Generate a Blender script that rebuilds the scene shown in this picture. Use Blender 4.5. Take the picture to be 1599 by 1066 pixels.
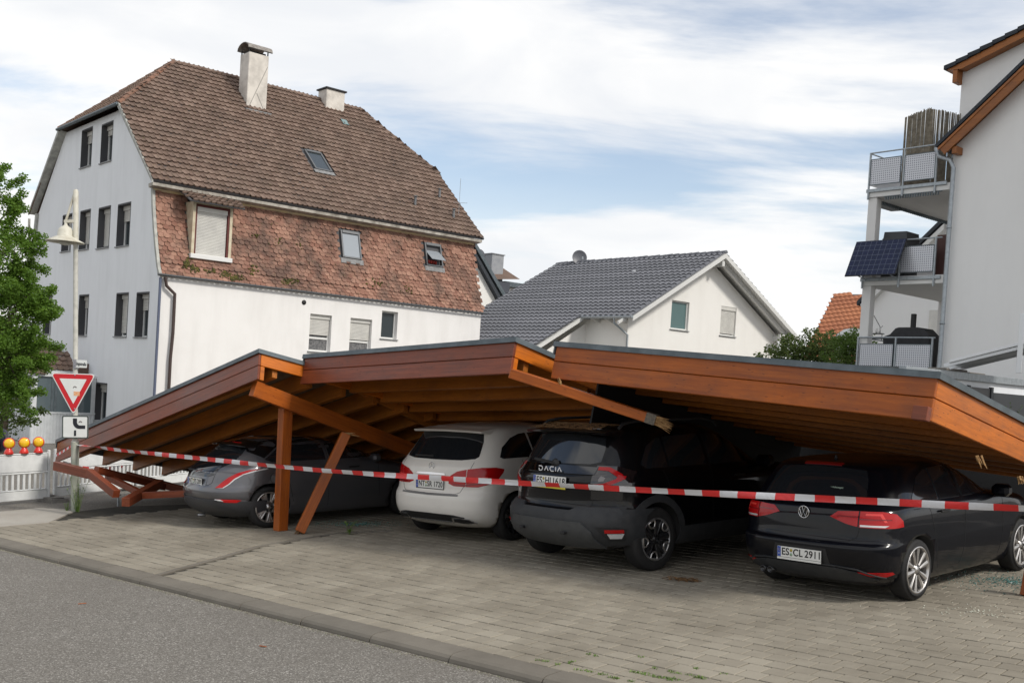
import bpy, bmesh, math, random
from mathutils import Vector, Matrix
from mathutils.geometry import delaunay_2d_cdt

for _o in list(bpy.data.objects):
    bpy.data.objects.remove(_o)
SC = bpy.context.scene
COL = SC.collection
R = math.radians

# ------------------------------------------------------------------ camera
FPX, PX0, PY0, CAMZ = 1645.0, 799.5, 638.0, 2.22      # focal length and principal point in photo pixels
PITCH, ROLL = R(-1.27), R(3.5)
FW = Vector((0, math.cos(PITCH), math.sin(PITCH)))
_r0 = Vector((1, 0, 0)); _u0 = _r0.cross(FW)
RT = _r0*math.cos(ROLL) + _u0*math.sin(ROLL)
UP = -_r0*math.sin(ROLL) + _u0*math.cos(ROLL)
CAM = Vector((0, 0, CAMZ))
cd = bpy.data.cameras.new('camera'); cam = bpy.data.objects.new('camera', cd); COL.objects.link(cam)
m3 = Matrix((RT, UP, -FW)).transposed()
cam.matrix_world = Matrix.Translation(CAM) @ m3.to_4x4()
cd.sensor_width = 36; cd.lens = FPX/1599*36; cd.shift_y = (PY0-533.0)/1599; cd.clip_end = 6000; cd.clip_start = .1
SC.camera = cam

# ------------------------------------------------------------------ sky and sun
SUN_DIR = Vector((.66, -.46, .72)).normalized()       # towards the sun: right of and behind the camera
w = bpy.data.worlds.new('World'); SC.world = w; w.use_nodes = True
nt = w.node_tree; nt.nodes.clear(); N = nt.nodes.new; Lk = nt.links.new
out = N('ShaderNodeOutputWorld'); bg = N('ShaderNodeBackground'); bg.inputs['Strength'].default_value = .1
sky = N('ShaderNodeTexSky'); sky.sky_type = 'NISHITA'; sky.sun_disc = False
sky.sun_elevation = math.asin(SUN_DIR.z); sky.sun_rotation = math.atan2(SUN_DIR.x, SUN_DIR.y)
tc = N('ShaderNodeTexCoord'); sep = N('ShaderNodeSeparateXYZ'); Lk(tc.outputs['Generated'], sep.inputs[0])
# cloud layer seen on a plane overhead: direction / (height + a little)
ad = N('ShaderNodeMath'); ad.operation = 'ADD'; ad.inputs[1].default_value = .16; Lk(sep.outputs[2], ad.inputs[0])
mx = N('ShaderNodeMath'); mx.operation = 'MAXIMUM'; mx.inputs[1].default_value = .05; Lk(ad.outputs[0], mx.inputs[0])
dv = N('ShaderNodeVectorMath'); dv.operation = 'DIVIDE'
cmb = N('ShaderNodeCombineXYZ')
for i in range(3): Lk(mx.outputs[0], cmb.inputs[i])
Lk(tc.outputs['Generated'], dv.inputs[0]); Lk(cmb.outputs[0], dv.inputs[1])
mp = N('ShaderNodeMapping'); mp.inputs['Location'].default_value = (4.2, -7.97, 0); mp.inputs['Rotation'].default_value = (0, 0, R(4.5))
mp.inputs['Scale'].default_value = (.42, .95, 0); Lk(dv.outputs[0], mp.inputs[0])
n1 = N('ShaderNodeTexNoise'); n1.inputs['Scale'].default_value = 1.25; n1.inputs['Detail'].default_value = 9; n1.inputs['Roughness'].default_value = .56
n1.inputs['Distortion'].default_value = .35
Lk(mp.outputs[0], n1.inputs[0])
cr = N('ShaderNodeValToRGB'); cr.color_ramp.interpolation = 'EASE'
cr.color_ramp.elements[0].position = .365; cr.color_ramp.elements[0].color = (.12, .12, .12, 1)
cr.color_ramp.elements[1].position = .52; cr.color_ramp.elements[1].color = (.97, .97, .97, 1)
Lk(n1.outputs[0], cr.inputs[0])
# clouds thicken to a white bank near the horizon
hz = N('ShaderNodeMapRange'); hz.inputs[1].default_value = .02; hz.inputs[2].default_value = .22; hz.inputs[3].default_value = .80; hz.inputs[4].default_value = 0.
Lk(sep.outputs[2], hz.inputs[0])
mxm = N('ShaderNodeMath'); mxm.operation = 'MAXIMUM'; Lk(cr.outputs[0], mxm.inputs[0]); Lk(hz.outputs[0], mxm.inputs[1])
n2 = N('ShaderNodeTexNoise'); n2.inputs['Scale'].default_value = 1.; n2.inputs['Detail'].default_value = 8; n2.inputs['Distortion'].default_value = .6
mp2 = N('ShaderNodeMapping'); mp2.inputs['Scale'].default_value = (4.5, 4.5, 11); mp2.inputs['Location'].default_value = (2.3, .4, 1.1); Lk(tc.outputs['Generated'], mp2.inputs[0]); Lk(mp2.outputs[0], n2.inputs[0])
cc = N('ShaderNodeValToRGB'); cc.color_ramp.elements[0].position = .365; cc.color_ramp.elements[0].color = (8.0, 8.15, 8.4, 1)
cc.color_ramp.elements[1].position = .60; cc.color_ramp.elements[1].color = (9.3, 9.25, 9.15, 1)
Lk(n2.outputs[0], cc.inputs[0])
gain = N('ShaderNodeMix'); gain.data_type = 'RGBA'; gain.blend_type = 'MULTIPLY'; gain.inputs[0].default_value = 1
Lk(sky.outputs[0], gain.inputs[6]); gain.inputs[7].default_value = (1.62, 1.5, 1.42, 1)
mixc = N('ShaderNodeMix'); mixc.data_type = 'RGBA'
Lk(mxm.outputs[0], mixc.inputs[0]); Lk(gain.outputs[2], mixc.inputs[6]); Lk(cc.outputs[0], mixc.inputs[7])
Lk(mixc.outputs[2], bg.inputs[0]); Lk(bg.outputs[0], out.inputs[0])

sd = bpy.data.lights.new('sun', 'SUN'); sd.energy = 2.3; sd.angle = R(9); sd.color = (1, .955, .88)
so = bpy.data.objects.new('sun', sd); COL.objects.link(so)
so.rotation_euler = SUN_DIR.to_track_quat('Z', 'Y').to_euler()

SC.view_settings.view_transform = 'Standard'; SC.view_settings.look = 'None'
SC.view_settings.exposure = .18; SC.view_settings.gamma = 1; SC.view_settings.use_curve_mapping = False
try:
    SC.cycles.max_bounces = 7; SC.cycles.use_denoising = True
except Exception:
    pass

# ------------------------------------------------------------------ photo ray -> point on a real plane
def ray(x, y): return FW + RT*((x-PX0)/FPX) - UP*((y-PY0)/FPX)
def on(x, y, P0, n):
    d = ray(x, y); P0 = Vector(P0); n = Vector(n)
    return CAM + d*(((P0-CAM).dot(n))/d.dot(n))
def atY(x, y, Y): return on(x, y, (0, Y, 0), (0, 1, 0))
GX = .057
def gz(x, y=0):
    return GX*max(-16, min(11, x))
def onground(x, y): return on(x, y, (0, 0, 0), (-GX, 0, 1))
def hd(a): a = R(a); return Vector((math.sin(a), math.cos(a), 0))
GN = Vector((-GX, 0, 1)).normalized()

# ------------------------------------------------------------------ objects
WM = {}
def thing(name, label, cat, M=None, group=None, kind=None):
    o = bpy.data.objects.new(name, None); COL.objects.link(o); o.empty_display_size = .1
    if M is None: M = Matrix()
    if isinstance(M, Vector): M = Matrix.Translation(M)
    o.matrix_basis = M; WM[o] = M.copy()
    tag(o, label, cat, group, kind)
    return o
def tag(o, label=None, cat=None, group=None, kind=None):
    if label: o['label'] = label
    if cat: o['category'] = cat
    if group: o['group'] = group
    if kind: o['kind'] = kind
    return o
def link(name, me, mat=None, parent=None, M=None, label=None, cat=None, group=None, kind=None):
    """M is the world matrix of the new object (default: its parent's)."""
    o = bpy.data.objects.new(name, me); COL.objects.link(o)
    if mat is not None and me is not None and len(me.materials) == 0:
        me.materials.append(mat)
    if M is None: M = WM[parent] if parent is not None else Matrix()
    if parent is not None:
        o.parent = parent; o.matrix_basis = WM[parent].inverted() @ M
    else: o.matrix_basis = M
    WM[o] = M.copy()
    tag(o, label, cat, group, kind)
    return o

class MB:
    def __init__(s): s.v = []; s.f = []; s.sm = []; s.mi = []; s.m = 0
    def add(s, vs, fs, smooth=False):
        k = len(s.v); s.v += [tuple(p) for p in vs]
        for f in fs: s.f.append(tuple(i+k for i in f)); s.sm.append(smooth); s.mi.append(s.m)
        return s
    def box(s, a, b, M=None):
        x0, y0, z0 = a; x1, y1, z1 = b
        vs = [Vector(p) for p in ((x0,y0,z0),(x1,y0,z0),(x1,y1,z0),(x0,y1,z0),(x0,y0,z1),(x1,y0,z1),(x1,y1,z1),(x0,y1,z1))]
        if M is not None: vs = [M @ p for p in vs]
        return s.add(vs, [(0,3,2,1),(4,5,6,7),(0,1,5,4),(1,2,6,5),(2,3,7,6),(3,0,4,7)])
    def bev(s, a, b, r, M=None):
        """box with chamfered edges (24 faces)"""
        cx = [(a[i]+b[i])/2 for i in range(3)]; h = [abs(b[i]-a[i])/2 for i in range(3)]; r = min([r]+[q*.9 for q in h])
        vs = []; idx = {}
        for sx in (-1,1):
            for sy in (-1,1):
                for sz in (-1,1):
                    for ax in range(3):
                        p = [sx*h[0], sy*h[1], sz*h[2]]
                        for j in range(3):
                            if j != ax: p[j] -= (sx,sy,sz)[j]*r
                        idx[(sx,sy,sz,ax)] = len(vs); vs.append(Vector((p[0]+cx[0], p[1]+cx[1], p[2]+cx[2])))
        fs = []
        for ax in range(3):
            o1, o2 = [j for j in range(3) if j != ax]
            for sg in (-1,1):
                q = []
                for (u, v) in ((-1,-1),(1,-1),(1,1),(-1,1)):
                    k = [0,0,0]; k[ax] = sg; k[o1] = u; k[o2] = v; q.append(idx[(k[0],k[1],k[2],ax)])
                fs.append(q)
            for u in (-1,1):
                for v in (-1,1):
                    k = [0,0,0]; k[o1] = u; k[o2] = v; q = []
                    for (sg, a2) in ((-1,o1),(1,o1),(1,o2),(-1,o2)):
                        k[ax] = sg; q.append(idx[(k[0],k[1],k[2],a2)])
                    fs.append(q)
        for sx in (-1,1):
            for sy in (-1,1):
                for sz in (-1,1): fs.append([idx[(sx,sy,sz,k)] for k in range(3)])
        if M is not None: vs = [M @ p for p in vs]
        # orient outwards
        c = sum(vs, Vector())/len(vs); g = []
        for f in fs:
            n = (vs[f[1]]-vs[f[0]]).cross(vs[f[2]]-vs[f[0]]); m = sum((vs[i] for i in f), Vector())/len(f)
            g.append(f if n.dot(m-c) > 0 else f[::-1])
        return s.add(vs, g)
    def tube(s, pts, r, n=8, cap=True, smooth=True):
        pts = [Vector(p) for p in pts]; rs = r if isinstance(r, (list, tuple)) else [r]*len(pts)
        vs = []; fs = []; prev = None
        for i, p in enumerate(pts):
            d = (pts[min(i+1, len(pts)-1)]-pts[max(i-1, 0)]).normalized()
            if prev is None:
                a = d.orthogonal().normalized()
            else: a = (prev - d*prev.dot(d)).normalized()
            prev = a; b = d.cross(a)
            for k in range(n):
                t = 2*math.pi*k/n; vs.append(p+(a*math.cos(t)+b*math.sin(t))*rs[i])
        for i in range(len(pts)-1):
            for k in range(n):
                k2 = (k+1) % n; fs.append((i*n+k, i*n+k2, (i+1)*n+k2, (i+1)*n+k))
        s.add(vs, fs, smooth)
        if cap: s.add(vs[:n], [tuple(range(n))[::-1]]); s.add(vs[-n:], [tuple(range(n))])
        return s
    def lathe(s, prof, n=24, M=None, axis='Z', smooth=True):
        """prof: (radius, height) pairs"""
        vs = []; fs = []
        for (r, h) in prof:
            for k in range(n):
                t = 2*math.pi*k/n; c, q = r*math.cos(t), r*math.sin(t)
                vs.append(Vector((c, q, h)) if axis == 'Z' else Vector((c, h, q)) if axis == 'Y' else Vector((h, c, q)))
        for i in range(len(prof)-1):
            for k in range(n):
                k2 = (k+1) % n; f = (i*n+k, i*n+k2, (i+1)*n+k2, (i+1)*n+k)
                fs.append(f if axis != 'Y' else f[::-1])
        if M is not None: vs = [M @ p for p in vs]
        return s.add(vs, fs, smooth)
    def prism(s, poly, d, M=None):
        """poly: list of 3D points of one flat face, d: extrusion vector"""
        P = [Vector(p) for p in poly]; d = Vector(d); n = len(P)
        nn = Vector()
        for i in range(n): nn += P[i].cross(P[(i+1) % n])
        if nn.dot(d) > 0: P = P[::-1]
        vs = P + [p+d for p in P]
        fs = [tuple(range(n)), tuple(range(2*n-1, n-1, -1))] + [(i, i+n, (i+1) % n+n, (i+1) % n) for i in range(n)]
        if M is not None: vs = [M @ p for p in vs]
        return s.add(vs, fs)
    def mesh(s, name, mats=None, center=False):
        me = bpy.data.meshes.new(name)
        me.from_pydata([tuple(p) for p in s.v], [], s.f)
        me.polygons.foreach_set('use_smooth', s.sm); me.polygons.foreach_set('material_index', s.mi)
        if mats:
            for m_ in (mats if isinstance(mats, (list, tuple)) else [mats]): me.materials.append(m_)
        me.update()
        return me
    def link(s, name, mat=None, parent=None, M=None, **k):
        return link(name, s.mesh(name, mat), None, parent, M, **k)

def frame(o, x, z):
    """matrix with X along x, Z near z, origin o"""
    x = Vector(x).normalized(); z = Vector(z); y = z.cross(x).normalized(); z = x.cross(y)
    return Matrix.Translation(Vector(o)) @ Matrix((x, y, z)).transposed().to_4x4()
def board(name, P0, P1, up, w_, h_, mat, parent, bevel=.004, **k):
    """timber of section w_ (across) x h_ (along up), its centre line from P0 to P1, grain along it"""
    P0 = Vector(P0); P1 = Vector(P1); L = (P1-P0).length; M = frame(P0, P1-P0, up)
    return MB().bev((0, -w_/2, -h_/2), (L, w_/2, h_/2), bevel).link(name, mat, parent, M, **k)

# ------------------------------------------------------------------ materials
def sset(b, **k):
    for n_, v in k.items():
        n_ = n_.replace('_', ' ')
        if n_ in b.inputs: b.inputs[n_].default_value = v
def mat(name, col=(.5, .5, .5), rough=.6, metal=0., coat=0., spec=.5, **k):
    m = bpy.data.materials.new(name); m.use_nodes = True; b = m.node_tree.nodes['Principled BSDF']
    b.inputs['Base Color'].default_value = (*col, 1); b.inputs['Roughness'].default_value = rough; b.inputs['Metallic'].default_value = metal
    b.inputs['Coat Weight'].default_value = coat; b.inputs['Coat Roughness'].default_value = .03; b.inputs['Specular IOR Level'].default_value = spec
    sset(b, **k)
    return m
class NG:
    def __init__(s, m): s.t = m.node_tree; s.b = s.t.nodes['Principled BSDF']; s.out = s.t.nodes['Material Output']
    def n(s, typ, **k):
        o = s.t.nodes.new('ShaderNode'+typ)
        for a, v in k.items(): setattr(o, a, v)
        return o
    def l(s, a, b): s.t.links.new(a, b)
    def noise(s, vec, scale, detail=4, rough=.55, sc3=None, loc=None):
        if sc3 or loc is not None:
            mp_ = s.n('Mapping'); s.l(vec, mp_.inputs[0])
            if sc3: mp_.inputs['Scale'].default_value = sc3
            if loc is not None: mp_.inputs['Location'].default_value = loc
            vec = mp_.outputs[0]
        o = s.n('TexNoise'); s.l(vec, o.inputs['Vector']); o.inputs['Scale'].default_value = scale; o.inputs['Detail'].default_value = detail; o.inputs['Roughness'].default_value = rough
        return o.outputs[0]
    def ramp(s, fac, *st, interp='LINEAR'):
        r = s.n('ValToRGB'); s.l(fac, r.inputs[0]); e = r.color_ramp.elements; r.color_ramp.interpolation = interp
        while len(e) < len(st): e.new(.5)
        for i, (p, c) in enumerate(st):
            e[i].position = p; e[i].color = (*c, 1) if isinstance(c, (tuple, list)) else (c, c, c, 1)
        return r.outputs[0]
    def mix(s, fac, a, b, blend='MIX'):
        o = s.n('Mix', data_type='RGBA', blend_type=blend)
        for i, v in ((0, fac), (6, a), (7, b)):
            if isinstance(v, (int, float)): o.inputs[i].default_value = v if i == 0 else (v, v, v, 1)
            elif isinstance(v, (tuple, list)): o.inputs[i].default_value = (*v, 1)
            else: s.l(v, o.inputs[i])
        return o.outputs[2]
    def math(s, op, a, b=0., c=None):
        o = s.n('Math', operation=op)
        for i, v in enumerate((a, b) if c is None else (a, b, c)):
            if isinstance(v, (int, float)): o.inputs[i].default_value = v
            else: s.l(v, o.inputs[i])
        return o.outputs[0]
    def bump(s, h, strength=.3, dist=.01):
        o = s.n('Bump'); o.inputs['Strength'].default_value = strength; o.inputs['Distance'].default_value = dist
        s.l(h, o.inputs['Height']); s.l(o.outputs[0], s.b.inputs['Normal'])
    def pos(s): return s.n('NewGeometry').outputs['Position']
    def obj(s): return s.n('TexCoord').outputs['Object']
    def rnd(s): return s.n('ObjectInfo').outputs['Random']
    def isl(s): return s.n('NewGeometry').outputs['Random Per Island']
    def pseudo(s):
        """random value per object and per loose piece"""
        return s.math('FRACT', s.math('ADD', s.math('MULTIPLY', s.rnd(), 7.31), s.isl()))

def m_wood(name, dark, light, coat=.25, rough=.42, tint=.35):
    m = mat(name, light, rough, coat=coat, spec=.3); g = NG(m); g.b.inputs['Coat Roughness'].default_value = .25
    o = g.obj(); sh = g.n('VectorMath', operation='ADD'); g.l(o, sh.inputs[0])
    cb = g.n('CombineXYZ'); rr = g.rnd(); g.l(g.math('MULTIPLY', rr, 37.), cb.inputs[0]); g.l(g.math('MULTIPLY', rr, 11.), cb.inputs[1]); g.l(cb.outputs[0], sh.inputs[1]); v = sh.outputs[0]
    gr = g.noise(v, 1., 6, .6, (1.1, 26, 26)); big = g.noise(v, 1., 3, .5, (.8, 3, 3)); fine = g.noise(v, 1., 3, .7, (6, 160, 160))
    c = g.ramp(gr, (.3, dark), (.62, light))
    c = g.mix(g.ramp(big, (.38, 0.), (.70, .6)), c, tuple(min(1, a*1.3) for a in light), 'MIX')
    fig = g.noise(v, 1., 4, .6, (2.2, 7, 7), (5, 3, 1)); c = g.mix(g.ramp(fig, (.55, 0.), (.72, .35)), c, tuple(a*.8 for a in dark))
    c = g.mix(g.ramp(fine, (.3, .35), (.6, 0.)), c, tuple(a*.5 for a in dark))
    # knots
    vo = g.n('TexVoronoi'); mp_ = g.n('Mapping'); g.l(v, mp_.inputs[0]); mp_.inputs['Scale'].default_value = (1.3, 5.5, 5.5); g.l(mp_.outputs[0], vo.inputs['Vector'])
    kn = g.ramp(vo.outputs['Distance'], (.07, 1.), (.15, 0.)); c = g.mix(g.math('MULTIPLY', kn, .8), c, tuple(a*.35 for a in dark))
    c = g.mix(g.ramp(rr, (0., tint), (1., 0.)), c, tuple(a*.62 for a in dark), 'MIX')
    # weathering patches
    we = g.noise(g.pos(), 2.2, 5, .6); c = g.mix(g.ramp(we, (.5, 0.), (.72, .3)), c, (.075, .045, .035))
    g.l(c, g.b.inputs['Base Color']); g.bump(gr, .12, .01)
    g.l(g.ramp(big, (.3, .34), (.7, .55)), g.b.inputs['Roughness'])
    return m
def m_render(name, col, dirt=(.3, .3, .3), amt=.35, scale=1.):
    """painted render wall: fine grain, faint vertical streaks and stains"""
    m = mat(name, col, .85, spec=.2); g = NG(m); p = g.pos()
    st = g.noise(p, 1., 5, .6, (2.2, 2.2, .35)); bl = g.noise(p, .9*scale, 5, .6); sp = g.noise(p, 16., 3, .6)
    c = g.mix(g.math('MULTIPLY', g.ramp(st, (.45, 0.), (.75, 1.)), amt), col, dirt)
    c = g.mix(g.math('MULTIPLY', g.ramp(bl, (.45, 0.), (.7, 1.)), amt*.5), c, dirt)
    c = g.mix(g.math('MULTIPLY', g.ramp(sp, (.66, 0.), (.74, 1.)), amt*.5), c, dirt)
    g.l(c, g.b.inputs['Base Color']); g.bump(g.noise(p, 45., 4, .7), .25, .01)
    return m
def m_noisy(name, c1, c2, scale=8, rough=.8, bump=.2, bscale=60, lo=.35, hi=.65, dist=.004, metal=0., spec=.4, world=True, detail=5):
    m = mat(name, c1, rough, metal, spec=spec); g = NG(m); p = g.pos() if world else g.obj()
    g.l(g.mix(g.ramp(g.noise(p, scale, detail, .6), (lo, 0.), (hi, 1.)), c1, c2), g.b.inputs['Base Color'])
    if bump: g.bump(g.noise(p, bscale, 4, .7), bump, dist)
    return m
def m_glass_dark(name, col=(.012, .014, .017), rough=.04):
    return mat(name, col, rough, spec=.8)

M_ = {}
M_['wood'] = m_wood('stained_timber', (.24, .053, .009), (.44, .112, .013), coat=.08, rough=.52)
M_['wood_side'] = m_wood('sunlit_stained_timber', (.33, .080, .006), (.58, .155, .009), coat=.15, rough=.45, tint=.2)  # lit copy: sun on the right-facing sides is put into the colour
M_['wood_dark'] = m_wood('weathered_shaded_timber', (.13, .030, .013), (.26, .062, .024), coat=.2, rough=.42)  # darker copy; its tone also carries the shade on the fallen beams
M_['wood_in'] = m_wood('inner_timber', (.28, .085, .012), (.46, .155, .022), coat=.05, rough=.6)
M_['wood_raw'] = m_noisy('broken_raw_wood', (.48, .30, .13), (.22, .11, .04), 30, .8, .5, 120)
M_['rot'] = m_noisy('rotten_wood', (.05, .03, .018), (.22, .12, .05), 25, .95, .6, 90)
M_['osb'] = m_noisy('roof_deck_board', (.10, .075, .05), (.16, .12, .08), 12, .85, .3, 60)
M_['zinc'] = m_noisy('grey_metal_flashing', (.085, .105, .115), (.13, .155, .17), 5, .5, .05, 30, metal=.3)
M_['galv'] = m_noisy('galvanised_steel', (.30, .33, .35), (.40, .43, .45), 14, .45, .05, 60, metal=.5)
M_['felt'] = m_noisy('roof_felt', (.09, .10, .10), (.14, .15, .15), 5, .9, .3, 80)
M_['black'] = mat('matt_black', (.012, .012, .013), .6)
M_['rubber'] = m_noisy('tyre_rubber', (.014, .014, .015), (.022, .021, .02), 12, .75, .2, 90)
M_['white_pl'] = m_noisy('white_plastic', (.74, .75, .74), (.62, .63, .62), 4, .5, .05, 30)
M_['red_film'] = mat('red_tape', (.62, .02, .02), .38, spec=.6)
M_['white_film'] = mat('white_tape', (.62, .62, .64), .38, spec=.6)
for k_ in ('red_film', 'white_film'):
    g = NG(M_[k_]); g.bump(g.noise(g.pos(), 14., 3, .6), .5, .02)
# ================================================================== ground, road, kerb, paving
KE = Vector((.745, -.667, 0)).normalized(); KN = Vector((.667, .745, 0)).normalized()
def G(e, n, h=0.):
    p = KE*e + KN*n; return Vector((p.x, p.y, gz(p.x)+h))
def en(x, y): p = onground(x, y); return p.dot(KE), p.dot(KN)

def m_asphalt():
    m = mat('asphalt', (.16, .15, .135), .9, spec=.25); g = NG(m); p = g.pos()
    vo = g.n('TexVoronoi'); vo.inputs['Scale'].default_value = 95; g.l(p, vo.inputs['Vector'])
    sep_ = g.n('SeparateColor'); g.l(vo.outputs['Color'], sep_.inputs[0])
    c = g.ramp(sep_.outputs[0], (0., (.105, .097, .086)), (.55, (.17, .158, .14)), (.86, (.24, .225, .20)), (1., (.42, .40, .37)))
    c = g.mix(g.ramp(g.noise(p, .55, 5, .6), (.35, 0.), (.7, .5)), c, (.135, .122, .105))
    c = g.mix(g.ramp(g.noise(p, 3.5, 5, .65), (.55, 0.), (.8, .35)), c, (.20, .185, .16))
    g.l(c, g.b.inputs['Base Color'])
    g.bump(g.math('ADD', vo.outputs['Distance'], g.noise(p, 240, 3, .7)), .55, .006)
    return m
ASPH = m_asphalt()
def sheet(name, mat_, pts=None, h=0., kind='structure', parent=None, xs=None, ys=None):
    b = MB()
    if pts is not None:
        b.add([(p[0], p[1], gz(p[0])+h) for p in pts], [tuple(range(len(pts)))])
    else:
        nx, ny = len(xs), len(ys)
        b.add([(x, y, gz(x)+h) for y in ys for x in xs], [(j*nx+i, j*nx+i+1, (j+1)*nx+i+1, (j+1)*nx+i) for j in range(ny-1) for i in range(nx-1)])
    return b.link(name, mat_, parent, kind=kind if parent is None else None)
sheet('road', ASPH, h=-.065, xs=[-2500, -600, -150, -60, -30, -16, -10, -5, 0, 5, 11, 20, 60, 150, 600, 2500], ys=[-300, -40, -10, 0, 8, 16, 30, 60, 150, 600, 3000])

def m_paver(name, a, b_, dark):
    m = mat(name, a, .88, spec=.25); g = NG(m); p = g.pos(); r = g.pseudo()
    c = g.mix(g.ramp(r, (0., 0.), (1., 1.)), a, b_)
    c = g.mix(g.ramp(g.noise(p, .9, 7, .65), (.40, 0.), (.68, .75)), c, dark)
    c = g.mix(g.ramp(g.noise(p, 6., 5, .6), (.5, 0.), (.8, .35)), c, tuple(q*1.25 for q in a))
    c = g.mix(g.ramp(g.noise(p, 170., 2, .6), (.35, .3), (.65, 0.)), c, tuple(q*.6 for q in a))
    g.l(c, g.b.inputs['Base Color']); g.bump(g.noise(p, 230., 3, .7), .35, .004)
    return m
PAV = m_paver('concrete_paver', (.262, .235, .188), (.33, .298, .24), (.165, .145, .112))
KERBM = m_paver('kerb_concrete', (.17, .155, .13), (.20, .18, .15), (.11, .097, .08))
SAND = m_noisy('joint_sand', (.03, .027, .021), (.05, .045, .035), 6, .95, .3, 90)
DUST = m_noisy('swept_dust', (.17, .15, .12), (.12, .105, .085), 2.5, .95, .3, 70)

# outline of the paved forecourt (left edge follows the light pavement)
left = [onground(*p) for p in ((0, 821), (75, 815), (96, 806), (118, 797), (150, 793), (190, 789))]
FIELD = [G(-16.5, 6.40), G(6.5, 6.40), G(6.5, 20), G(-9, 26)] + [left[5], left[4], left[3], left[2], left[1], left[0]] 
FIELD = [(p.x, p.y) for p in FIELD]
def inside(x, y, poly):
    c = False; n = len(poly)
    for i in range(n):
        x1, y1 = poly[i]; x2, y2 = poly[i-1]
        if (y1 > y) != (y2 > y) and x < (x2-x1)*(y-y1)/(y2-y1)+x1: c = not c
    return c
court = sheet('forecourt', SAND, FIELD, h=-.016)
# strip of edging stones that divides the two paved plots
SEAM = [onground(*p) for p in ((244, 898), (272, 890), (341, 871), (406, 852), (450, 845), (501, 836), (532, 832), (568, 830), (615, 828))]
def near_seam(x, y):
    for i in range(len(SEAM)-1):
        a, b = SEAM[i], SEAM[i+1]; ax, ay = b.x-a.x, b.y-a.y; t = max(0, min(1, ((x-a.x)*ax+(y-a.y)*ay)/(ax*ax+ay*ay)))
        if math.hypot(x-a.x-t*ax, y-a.y-t*ay) < .062: return True
    return False
random.seed(4)
pv = []
S_ = .2
for j in range(0, 62):
    n0 = 6.425 + j*S_
    off = (j % 2)*S_*.5 + random.uniform(-.012, .012)
    for i in range(-84, 36):
        e0 = i*S_ + off
        c = G(e0+S_/2, n0+S_/2)
        if not inside(c.x, c.y, FIELD) or near_seam(c.x, c.y): continue
        if c.y < 2 or abs(c.x/c.y) > .56: continue
        pv.append((c.y, c))
pv.sort(key=lambda q: q[0])
def paver_mesh():
    h = S_/2-.0062; q = S_/2-.0075; b = MB(); r = .004
    b.add([(-h,-q,-.05),(h,-q,-.05),(h,q,-.05),(-h,q,-.05),(-h,-q,-r),(h,-q,-r),(h,q,-r),(-h,q,-r),(-h+r,-q+r,0),(h-r,-q+r,0),(h-r,q-r,0),(-h+r,q-r,0)],
          [(0,1,5,4),(1,2,6,5),(2,3,7,6),(3,0,4,7),(4,5,9,8),(5,6,10,9),(6,7,11,10),(7,4,8,11),(8,9,10,11)])
    return b
pmb = paver_mesh(); pme = pmb.mesh('paver', PAV)
Sx = Vector((KE.x, KE.y, KE.x*GX)).normalized(); Sz = GN; Sy = Sz.cross(Sx)
def paver_M(c):
    M = Matrix((Sx, Sy, Sz)).transposed()
    M = M @ Matrix.Rotation(random.gauss(0, .006), 3, 'X') @ Matrix.Rotation(random.gauss(0, .006), 3, 'Y') @ Matrix.Rotation(random.gauss(0, .008), 3, 'Z')
    return Matrix.Translation(c + Vector((0, 0, random.uniform(-.002, .003)))) @ M.to_4x4()
rest = MB(); npv = 0
for (yy, c) in pv:
    u = abs(c.x/c.y)
    M = paver_M(c)
    q = CAM-c; depth = c.y; ypx = 638-(-1645*(c.z-CAMZ)/c.y)
    if npv < 290 and u < .485 and depth > 7.6:
        link('paver', pme, None, court, M); npv += 1
    else: rest.add([M @ Vector(p) for p in pmb.v], pmb.f)
rest.link('pavers', PAV, court, Matrix(), kind='stuff')

# dividing edging stones
edge = thing('edging_strip', 'narrow concrete edging strip curving across the paving between the two parking plots', 'edging', Matrix(), kind='structure')
pts = []
for i in range(len(SEAM)-1):
    a, b = SEAM[i], SEAM[i+1]; k = max(1, round((b-a).length/.5))
    pts += [a.lerp(b, t/k) for t in range(k)]
pts.append(SEAM[-1])
for a, b in zip(pts[:-1], pts[1:]):
    d = (b-a).normalized(); MB().bev((.003, -.035, -.08), ((b-a).length-.003, .035, .008), .006).link('edging_stone', KERBM, edge, frame(a, d, GN))

kerb = thing('kerb', 'rounded grey concrete kerb between the asphalt road and the paving', 'kerb', Matrix(), kind='structure')
prof = [(.25, -.2), (0., -.2), (-.0, -.055), (.008, -.030), (.03, -.008), (.07, .004), (.25, .006)]
for i in range(-17, 5):
    e0 = i*1.0 - .04; L = .988
    o = G(e0, 6.155 + random.uniform(-.006, .006)); b = MB()
    n = len(prof); vs = [(0, y, z) for (y, z) in prof] + [(L, y, z) for (y, z) in prof]
    fs = [(i_, (i_+1) % n, (i_+1) % n+n, i_+n) for i_ in range(n)] + [tuple(range(n))[::-1], tuple(range(n, 2*n))]
    b.add(vs, fs)
    if o.y < 3 and o.x > 6: continue
    b.link('kerb_stone', KERBM, kerb, frame(o, Sx, GN) @ Matrix.Rotation(random.gauss(0, .004), 4, 'X'))
# light pavement at the left, asphalt lane behind it is the road sheet
LP = m_paver('light_pavement', (.36, .335, .30), (.40, .375, .33), (.28, .25, .21))
lp = [onground(*p) for p in ((-70, 827), (0, 822), (75, 816), (96, 807), (114, 799), (100, 795), (60, 793), (20, 797), (-70, 804))]
b = MB(); b.prism([(p.x, p.y, gz(p.x)-.06) for p in lp], (0, 0, .066))
pav = b.link('pavement', LP, kind='structure')
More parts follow.
